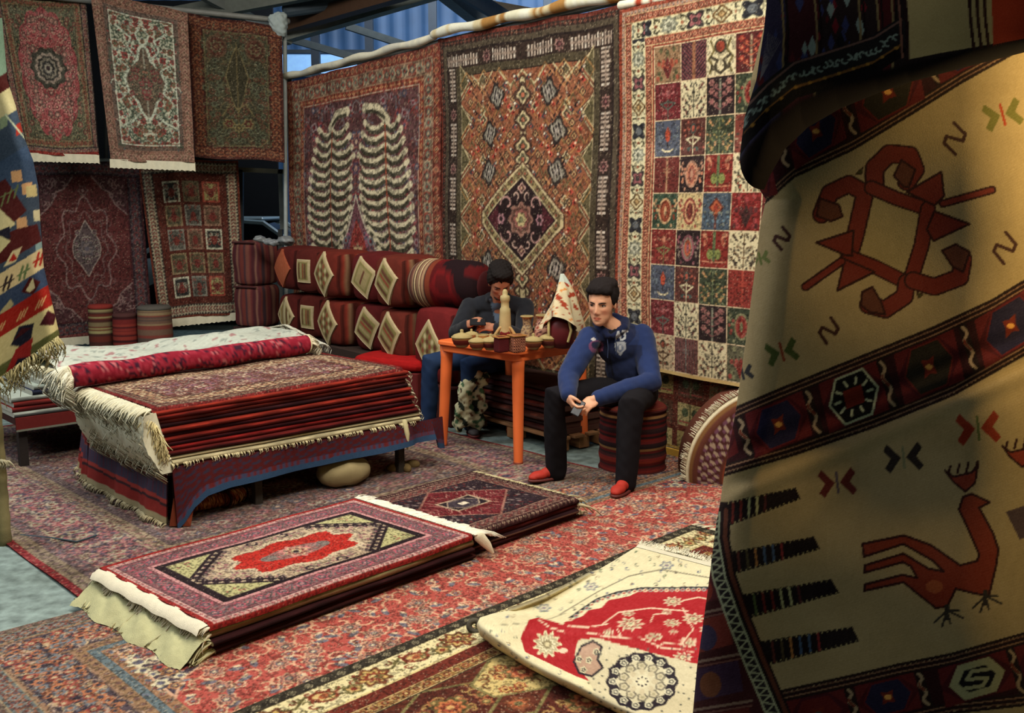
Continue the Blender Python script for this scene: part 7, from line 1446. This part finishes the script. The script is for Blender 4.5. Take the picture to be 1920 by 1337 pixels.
def face_finish(root, T, hair_col, skin, eye=(34, 22, 18), lids=.0, gaze=-.002):
    """eyes with lids, brows"""
    for s in (-1, 1):
        y0 = surfy(.0305, .004); mb = MB(); c = vv(s*.0305, y0+.0065, .0040); mb.ell(T(c), vv(.0130, .0105, .0068-lids)*T.k, T.R, 18, 12, (176, 170, 164)); ey = mb.obj('eye', root, mat('eye_surface', None, .25, bump=0, var=0, spec=.5), True)
        mb = MB(); mb.ell(T(c+vv(gaze, -.0090, .0003)), vv(.0054, .0024, .0054-lids*.6)*T.k, T.R, 14, 10, eye); mb.obj('iris', ey, mat('eye_surface'), True)
        mb = MB(); mb.tube([T(vv(s*.0305+dx, y0-.0030+abs(dx)**1.5*3.2, .0100-lids-abs(dx)*.30)) for dx in np.linspace(-.0145, .0145, 9)], .0021, 8, tuple(np.array(skin)*.36)); mb.obj('eyelid', root, SKINM(), True)
        mb = MB(); mb.tube([T(vv(s*(.011+.035*k), surfy(.011+.035*k, .0225)-.0006, .0180+.0040*math.sin(k*2.4))) for k in np.linspace(0, 1, 9)], [.002, .003, .0036, .0036, .0036, .0034, .003, .0022, .0014], 8, hair_col); mb.obj('eyebrow', root, mat('hair_matte', None, .85, bump=.6, bscale=400, var=.1, spec=.2), True)
def colour_skin(me, T, skin, extra=None):
    V = vco(me); L = T.inv(V); C = np.tile(np.array(skin, float), (len(V), 1)); 
    lip = (((L[:, 0]/.0225)**2+((L[:, 2]+.0640)/.0085)**2) < 1)&(L[:, 1] < -.06); C[lip] = np.array(skin)*[.84, .62, .60]
    mouth = (np.abs(L[:, 2]+.0642) < .0018)&(np.abs(L[:, 0]) < .022)&(L[:, 1] < -.06); C[mouth] = np.array(skin)*[.5, .36, .34]
    ck = np.exp(-((np.abs(L[:, 0])-.04)/.016)**2-((L[:, 2]+.03)/.018)**2)*(L[:, 1] < -.04); C *= 1-ck[:, None]*np.array([0, .10, .10]); ns = np.exp(-(L[:, 0]/.012)**2-((L[:, 2]+.032)/.012)**2)*(L[:, 1] < -.09); C *= 1-ns[:, None]*np.array([0, .08, .08])
    es = np.exp(-((np.abs(L[:, 0])-.0305)/.015)**2-((L[:, 2]-.006)/.010)**2)*(L[:, 1] < -.04); C *= 1-.28*es[:, None]
    if extra is not None: C = extra(V, L, C)
    paint(me, C)
def sockets(me, T):
    V = vco(me); L = T.inv(V); f = 0
    for s in (-1, 1): g = np.exp(-((L[:, 0]-s*.0305)/.013)**2-((L[:, 2]-.005)/.0095)**2)*(L[:, 1] < -.03); f = f+g
    L2 = L.copy(); L2[:, 1] += .0085*f; setco(me, (L2*T.k)@T.R.T+T.c)
def aim(fr, to, pn):
    """rotation whose +y goes from fr to to and whose -z is nearest pn (palm direction)"""
    y = vv(*to)-vv(*fr); y /= np.linalg.norm(y); z = -vv(*pn); z = z-y*np.dot(z, y); z /= np.linalg.norm(z); x = np.cross(y, z); return np.stack([x, y, z], 1)
def wrinkle(me, amp, s, seed, lo=None):
    V = vco(me); N_ = vno(me); w_ = nz(V*np.array([1, 1, .55]), s, seed)+.5*nz(V, s*2.3, seed+3); V = V+N_*(w_*amp)[:, None]; setco(me, V); return V
def shoe(root, heel, toe, col, sole=(70, 30, 28)):
    h, t_ = vv(*heel), vv(*toe); d = t_-h; d[2] = 0; L = np.linalg.norm(d); d /= L; R = np.stack([np.array([d[1], -d[0], 0]), d, [0, 0, 1]], 1); mb = MB(); o = lambda *p: h+R@vv(*p)
    mb.ell(o(0, .03, .045), (.036, .046, .040), R, 16, 12); mb.ell(o(0, L*.42, .040), (.038, .075, .034), R, 16, 12); mb.ell(o(.003, L*.80, .030), (.041, .062, .027), R, 16, 12); mb.tube([o(0, .02, .06), o(0, .03, .10)], [.036, .034], 14); mb.ell(o(.002, L*.98, .024), (.032, .034, .020), R, 14, 10)
    me = fuse(mb, .006, 3); V = vco(me); V[:, 2] = np.maximum(V[:, 2], h[2]+.010); setco(me, V); C = np.tile(np.array(col, float), (len(V), 1)); C[V[:, 2] < h[2]+.016] = sole; paint(me, C); s = link('shoe', me, root, mat('shoe_fabric', None, .7, bump=.2, var=.05))
    mb = MB(); P = []; 
    for k in range(28): a = k/28*2*math.pi; u = .5-.5*math.cos(a); P.append(o(.040*math.sin(a)*(.8+.25*u), -.012+(L+.04)*u, .007))
    mb.tube(P+[P[0]], .0085, 8, (150, 140, 130) if sum(col) > 250 else (90, 40, 36)); mb.obj('sole', s, SKINM(), True)
    mb = MB(); 
    for k in range(4): y_ = L*(.34+.10*k); mb.tube([o(-.020, y_, .070-.007*k), o(0, y_+.004, .078-.008*k), o(.020, y_, .070-.007*k)], .003, 6, tuple(np.array(col)*1.25))
    mb.obj('laces', s, WOOL(), True)

def boy():
    skin = (214, 160, 128); T = Tf(Rz(-.46)@Rx(.17)@Ry(.02), (.530, 5.835, 1.050), 1.09)
    pel, ch, nb = vv(.735, 5.99, .50), vv(.655, 5.93, .78), vv(.595, 5.895, .905); sR, sL = vv(.465, 5.86, .845), vv(.785, 5.985, .845); eR, eL = vv(.325, 5.69, .64), vv(.815, 5.735, .60); wR, wL = vv(.318, 5.50, .555), vv(.475, 5.50, .545)
    hR, hL = vv(.335, 5.455, .512), vv(.400, 5.46, .505); kR, kL = vv(.245, 5.60, .535), vv(.665, 5.455, .515); aR, aL = vv(.262, 5.70, .09), vv(.645, 5.455, .09); q0, q1 = vv(.66, 5.98, .50), vv(.80, 5.93, .50)
    mb = MB(); head_parts(mb, T); mb.tube([T(vv(0, .02, -.05)), T(vv(0, .025, -.10)), nb, ch], [.050, .052, .060, .08], 16); mb.tube([ch, pel], [.09, .10], 14)
    for s_, e_, w_ in ((sR, eR, wR), (sL, eL, wL)): mb.tube([nb-vv(0, 0, .03), s_-vv(0, 0, .025)], [.040, .028], 10); mb.tube([s_-vv(0, 0, .02), e_, w_], [.032, .031, .024], 12)
    for a_, k_, f_ in ((q0, kR, aR), (q1, kL, aL)): mb.tube([pel, a_, k_, f_], [.07, .06, .045, .03], 12)
    HR = Tf(aim(wR, hR+vv(.025, -.01, -.03), (.6, -.2, -.2)), wR, .92); HL = Tf(aim(wL, hL+vv(-.03, -.01, -.02), (-.3, .35, -.75)), wL, .92); hand(mb, HR, .62, -1); hand(mb, HL, .62, 1)
    me = fuse(mb, .0049, 2, .4); colour_skin(me, T, skin); root = link('person', me, None, SKINM()); tag(root, 'young person in a navy hoodie and red shoes sitting on the striped pouf', 'person')
    hc = (26, 20, 20); face_finish(root, T, hc, skin)
    mb = MB()
    for c, r in (((0, .032, .052), (.083, .092, .080)), ((0, -.024, .090), (.068, .060, .034)), ((0, .03, .098), (.078, .085, .038)), ((-.067, .012, .040), (.015, .040, .046)), ((.067, .012, .040), (.015, .040, .046)), ((0, .075, .0), (.062, .035, .055)), ((-.040, -.038, .082), (.034, .036, .026)), ((.040, -.038, .082), (.034, .036, .026)), ((0, -.062, .078), (.042, .022, .014))): mb.ell(T(vv(*c)), np.array(r)*T.k*(1.0 if r[0] > .03 else 1.1), T.R, 20, 14)
    me = fuse(mb, .006, 2); V = vco(me); N_ = vno(me); L = T.inv(V); setco(me, V+N_*((nz(L*np.array([3, 1, 1]), 60)*.0022+nz(L, 130)*.001))[:, None]); paint(me, hc); link('hair', me, root, mat('hair_matte'))
    # hoodie
    mb = MB(); mb.ell(ch+vv(.01, .01, .0), (.155, .115, .13), Rz(.3), 24, 16); mb.ell((ch+pel)/2+vv(.01, .0, .02), (.145, .125, .15), Rz(.3), 24, 16); mb.ell(pel+vv(.0, -.01, .03), (.16, .14, .09), Rz(.3), 24, 14)
    mb.tube([sR+vv(.05, .02, .005), nb+vv(0, .01, -.03), sL+vv(-.05, 0, .005)], [.062, .075, .062], 16)
    for s_, e_, w_ in ((sR, eR, wR), (sL, eL, wL)): d = (w_-e_)/np.linalg.norm(w_-e_); m1 = (s_+e_)/2; mb.tube([s_, m1, e_, (e_+w_)/2, w_-d*.012], [.074, .072, .066, .058, .045], 18)
    mb.tube([nb+vv(-.07, -.03, .00), nb+vv(-.085, .02, .02), nb+vv(-.04, .085, .03), nb+vv(.03, .095, .03), nb+vv(.085, .05, .02), nb+vv(.075, -.02, .0)], [.026, .034, .045, .045, .034, .026], 14); mb.tube([nb+vv(-.07, -.04, -.0), nb+vv(-.03, -.085, -.045)], [.024, .018], 10); mb.tube([nb+vv(.075, -.03, -.0), nb+vv(.0, -.085, -.045)], [.024, .018], 10)
    me = fuse(mb, .0068, 3); V = wrinkle(me, .0045, 17, 2); 
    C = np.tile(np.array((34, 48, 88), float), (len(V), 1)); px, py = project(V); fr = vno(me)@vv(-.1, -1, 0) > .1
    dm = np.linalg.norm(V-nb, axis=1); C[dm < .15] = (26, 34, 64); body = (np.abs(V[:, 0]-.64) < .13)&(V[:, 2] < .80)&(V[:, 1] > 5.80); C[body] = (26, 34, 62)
    def ellm(cx_, cy_, a_, b_): return fr&(((px-cx_)/a_)**2+((py-cy_)/b_)**2 < 1)
    def lnm(x0_, y0_, x1_, y1_, w_): d_ = vv(x1_-x0_, y1_-y0_); L_ = np.linalg.norm(d_); u_ = np.clip(((px-x0_)*d_[0]+(py-y0_)*d_[1])/L_**2, 0, 1); return fr&(np.hypot(px-x0_-u_*d_[0], py-y0_-u_*d_[1]) < w_)
    C[ellm(1118, 650, 14, 12)] = (104, 60, 92); C[ellm(1118, 647, 9, 7)] = (30, 34, 60); C[ellm(1113, 636, 4, 3)] = (180, 176, 176); C[ellm(1126, 656, 5, 3)] = (150, 90, 120)
    for a_ in ((1155, 636, 1159, 622), (1159, 622, 1164, 636), (1157, 631, 1163, 631), (1172, 621, 1172, 634), (1172, 634, 1167, 637), (1167, 621, 1176, 621)): C[lnm(*a_, 1.9)] = (176, 180, 184)
    sh = fr&(np.abs(px-1163) < np.interp(py, [640, 642, 655, 666, 667], [0, 10, 10, 1, 0])); C[sh] = (150, 154, 160); C[ellm(1163, 653, 6, 7)] = (100, 108, 128); C[ellm(1163, 652, 3, 4)] = (170, 172, 176)
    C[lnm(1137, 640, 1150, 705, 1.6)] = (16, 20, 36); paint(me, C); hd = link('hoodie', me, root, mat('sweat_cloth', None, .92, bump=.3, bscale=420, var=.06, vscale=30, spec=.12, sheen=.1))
    for w_, e_ in ((wR, eR), (wL, eL)): d = (w_-e_)/np.linalg.norm(w_-e_); mb = MB(); mb.tube([w_-d*.05, w_-d*.03, w_-d*.004], [.039, .037, .033], 18, (26, 38, 76), dome=False); mb.obj('cuff', hd, mat('sweat_cloth'), True)
    mb = MB(); mb.tube([nb+vv(-.035, -.075, -.045), nb+vv(-.03, -.105, -.11), nb+vv(-.034, -.125, -.17)], .003, 6, (40, 48, 70)); mb.tube([nb+vv(.01, -.08, -.045), nb+vv(.02, -.10, -.10), nb+vv(.016, -.12, -.15)], .003, 6, (40, 48, 70)); mb.obj('drawstring', hd, WOOL(), True)
    mb = MB(); mb.tube([nb+vv(-.03, -.04, -.02), nb+vv(-.012, -.066, -.035), nb+vv(.015, -.05, -.02)], .016, 10, (24, 26, 32)); mb.obj('undershirt', root, CLOTH(), True)
    mb = MB(); mb.ell(pel+vv(0, 0, .0), (.16, .13, .075), Rz(.3), 22, 12)
    for a_, k_, f_ in ((q0, kR, aR), (q1, kL, aL)): mid = (k_+f_)/2+vv(0, .012, 0); mb.tube([a_, (a_+k_)/2+vv(0, 0, .005), k_, mid, f_-vv(0, 0, .03)], [.092, .088, .076, .070, .060], 18)
    me = fuse(mb, .0095, 3); V = wrinkle(me, .004, 15, 5); paint(me, (22, 20, 24)); link('trousers', me, root, mat('denim_black', None, .9, bump=.25, bscale=380, var=.08, spec=.15))
    shoe(root, (.300, 5.735, .028), (.125, 5.63, .028), (166, 46, 34)); shoe(root, (.665, 5.50, .028), (.575, 5.325, .028), (166, 46, 34))
    c = (hR+hL)/2+vv(.0, -.02, -.005); mb = MB(); mb.box(c, (.052, .010, .096), (18, 18, 22), Rx(-.5)@Ry(.5), .004); ph = mb.obj('mobile_phone', None, mat('phone_black', None, .25, bump=0, var=0, spec=.5)); tag(ph, 'small black phone held in both hands by the hooded person', 'phone'); mb = MB(); mb.box(c+Rx(-.5)@Ry(.5)@vv(0, -.0056, 0), (.046, .001, .084), (30, 34, 44), Rx(-.5)@Ry(.5)); mb.obj('screen', ph, mat('phone_black'))
    return root
boy()
def man():
    skin = (160, 108, 82); T = Tf(Rz(.18)@Rx(.62), (-.085, 7.03, 1.075), 1.02)
    pel, ch, nb = vv(-.13, 7.26, PZ+.10), vv(-.11, 7.22, .80), vv(-.10, 7.14, .955); sR, sL = vv(-.30, 7.20, .90), vv(.095, 7.18, .90); eR, eL = vv(-.40, 7.02, .72), vv(.08, 6.98, .70); wR, wL = vv(-.31, 6.86, .80), vv(-.12, 6.86, .78); hR, hL = wR+vv(.03, -.03, .03), wL+vv(-.07, -.02, .02)
    kR, kL = vv(-.575, 6.93, .53), vv(-.30, 6.84, .52); aR, aL = vv(-.60, 6.98, .09), vv(-.30, 6.98, .09); q0, q1 = vv(-.22, 7.20, PZ+.09), vv(-.05, 7.16, PZ+.09)
    mb = MB(); head_parts(mb, T); mb.tube([T(vv(0, .02, -.05)), T(vv(0, .03, -.09)), nb, ch], [.050, .052, .062, .09], 16); mb.tube([ch, pel], [.1, .11], 14)
    for s_, e_, w_ in ((sR, eR, wR), (sL, eL, wL)): mb.tube([nb-vv(0, 0, .03), s_-vv(0, 0, .025)], [.040, .028], 10); mb.tube([s_-vv(0, 0, .02), e_, w_], [.034, .032, .026], 12)
    for a_, k_, f_ in ((q0, kR, aR), (q1, kL, aL)): mb.tube([pel, a_, k_, f_], [.07, .06, .045, .03], 12)
    hand(mb, Tf(aim(wR, hR+vv(.04, -.02, .01), (.5, .3, -.4)), wR, .95), .6, -1); hand(mb, Tf(aim(wL, hL+vv(-.03, -.01, .0), (-.4, .4, -.5)), wL, .95), .6, 1)
    me = fuse(mb, .0058, 2, .4); colour_skin(me, T, skin); root = link('person', me, None, SKINM()); tag(root, 'seated person in dark jacket and jeans bent over a phone behind the table', 'person')
    hc = (22, 17, 16); face_finish(root, T, hc, skin, lids=.0035)
    mb = MB()
    for c, r in (((0, .028, .058), (.090, .098, .085)), ((0, -.020, .105), (.074, .060, .034)), ((0, .04, .11), (.08, .08, .04)), ((-.070, .010, .045), (.020, .045, .050)), ((.070, .010, .045), (.020, .045, .050)), ((0, .08, .0), (.065, .035, .06))): mb.ell(T(vv(*c)), np.array(r)*T.k*(1.0 if r[0] > .03 else 1.1), T.R, 20, 14)
    me = fuse(mb, .006, 1); V = vco(me); N_ = vno(me); L = T.inv(V); setco(me, V+N_*((nz(L, 95)*.0045+nz(L, 190)*.003))[:, None]); paint(me, hc); link('hair', me, root, mat('hair_matte'))
    mb = MB(); mb.ell(T(vv(0, -.045, -.078)), (.046, .042, .026), T.R, 16, 10); me = fuse(mb, .006, 1); V = vco(me); paint(me, (60, 40, 32)); link('beard', me, root, mat('hair_matte'))
    mb = MB(); mb.ell(ch, (.175, .12, .13), None, 24, 16); mb.ell((ch+pel)/2, (.165, .13, .17), None, 24, 16); mb.ell(pel+vv(0, 0, .03), (.175, .14, .09), None, 24, 14); mb.tube([sR+vv(.05, .0, .0), nb+vv(0, .02, -.03), sL+vv(-.05, 0, .0)], [.066, .078, .066], 16)
    for s_, e_, w_ in ((sR, eR, wR), (sL, eL, wL)): d = (w_-e_)/np.linalg.norm(w_-e_); mb.tube([s_, (s_+e_)/2, e_, (e_+w_)/2, w_-d*.01], [.068, .064, .058, .052, .044], 18)
    mb.tube([nb+vv(-.06, -.04, .0), nb+vv(-.07, .03, .02), nb+vv(0, .08, .03), nb+vv(.07, .03, .02), nb+vv(.06, -.04, .0)], .026, 12)
    me = fuse(mb, .009, 3); V = wrinkle(me, .005, 15, 7); C = np.tile(np.array((30, 32, 38), float), (len(V), 1)); px, py = project(V); fr = vno(me)@vv(0, -1, 0) > .1; C[fr&(np.abs(px-932) < np.interp(py, [560, 604], [15, 3]))&(py > 560)&(py < 606)] = (78, 92, 110); paint(me, C); link('jacket', me, root, mat('sweat_cloth'))
    mb = MB(); mb.ell(pel+vv(0, 0, -.01), (.17, .14, .075), None, 22, 12)
    for a_, k_, f_ in ((q0, kR, aR), (q1, kL, aL)): mb.tube([a_, (a_+k_)/2, k_, (k_+f_)/2+vv(0, .01, 0), f_-vv(0, 0, .03)], [.092, .086, .072, .064, .054], 18)
    me = fuse(mb, .0105, 3); V = wrinkle(me, .005, 13, 9); C = np.tile(np.array((30, 48, 78), float), (len(V), 1)); C += nz(V, 11)[:, None]*6; paint(me, C); link('jeans', me, root, mat('denim_blue', None, .9, bump=.3, bscale=400, var=.1, spec=.15))
    shoe(root, (-.60, 7.02, .012), (-.63, 6.82, .012), (60, 56, 56)); shoe(root, (-.30, 7.02, .012), (-.26, 6.82, .012), (60, 56, 56))
    c = (hR+hL)/2+vv(.0, -.03, .01); mb = MB(); mb.box(c, (.11, .012, .06), (20, 20, 24), Rx(-.8), .004); ph = mb.obj('mobile_phone', None, mat('phone_black')); tag(ph, 'dark phone in the hands of the person behind the table', 'phone'); mb = MB(); mb.box(c+Rx(-.8)@vv(0, .0066, 0), (.10, .001, .052), (60, 70, 80), Rx(-.8)); mb.obj('screen', ph, mat('phone_black'))
man()
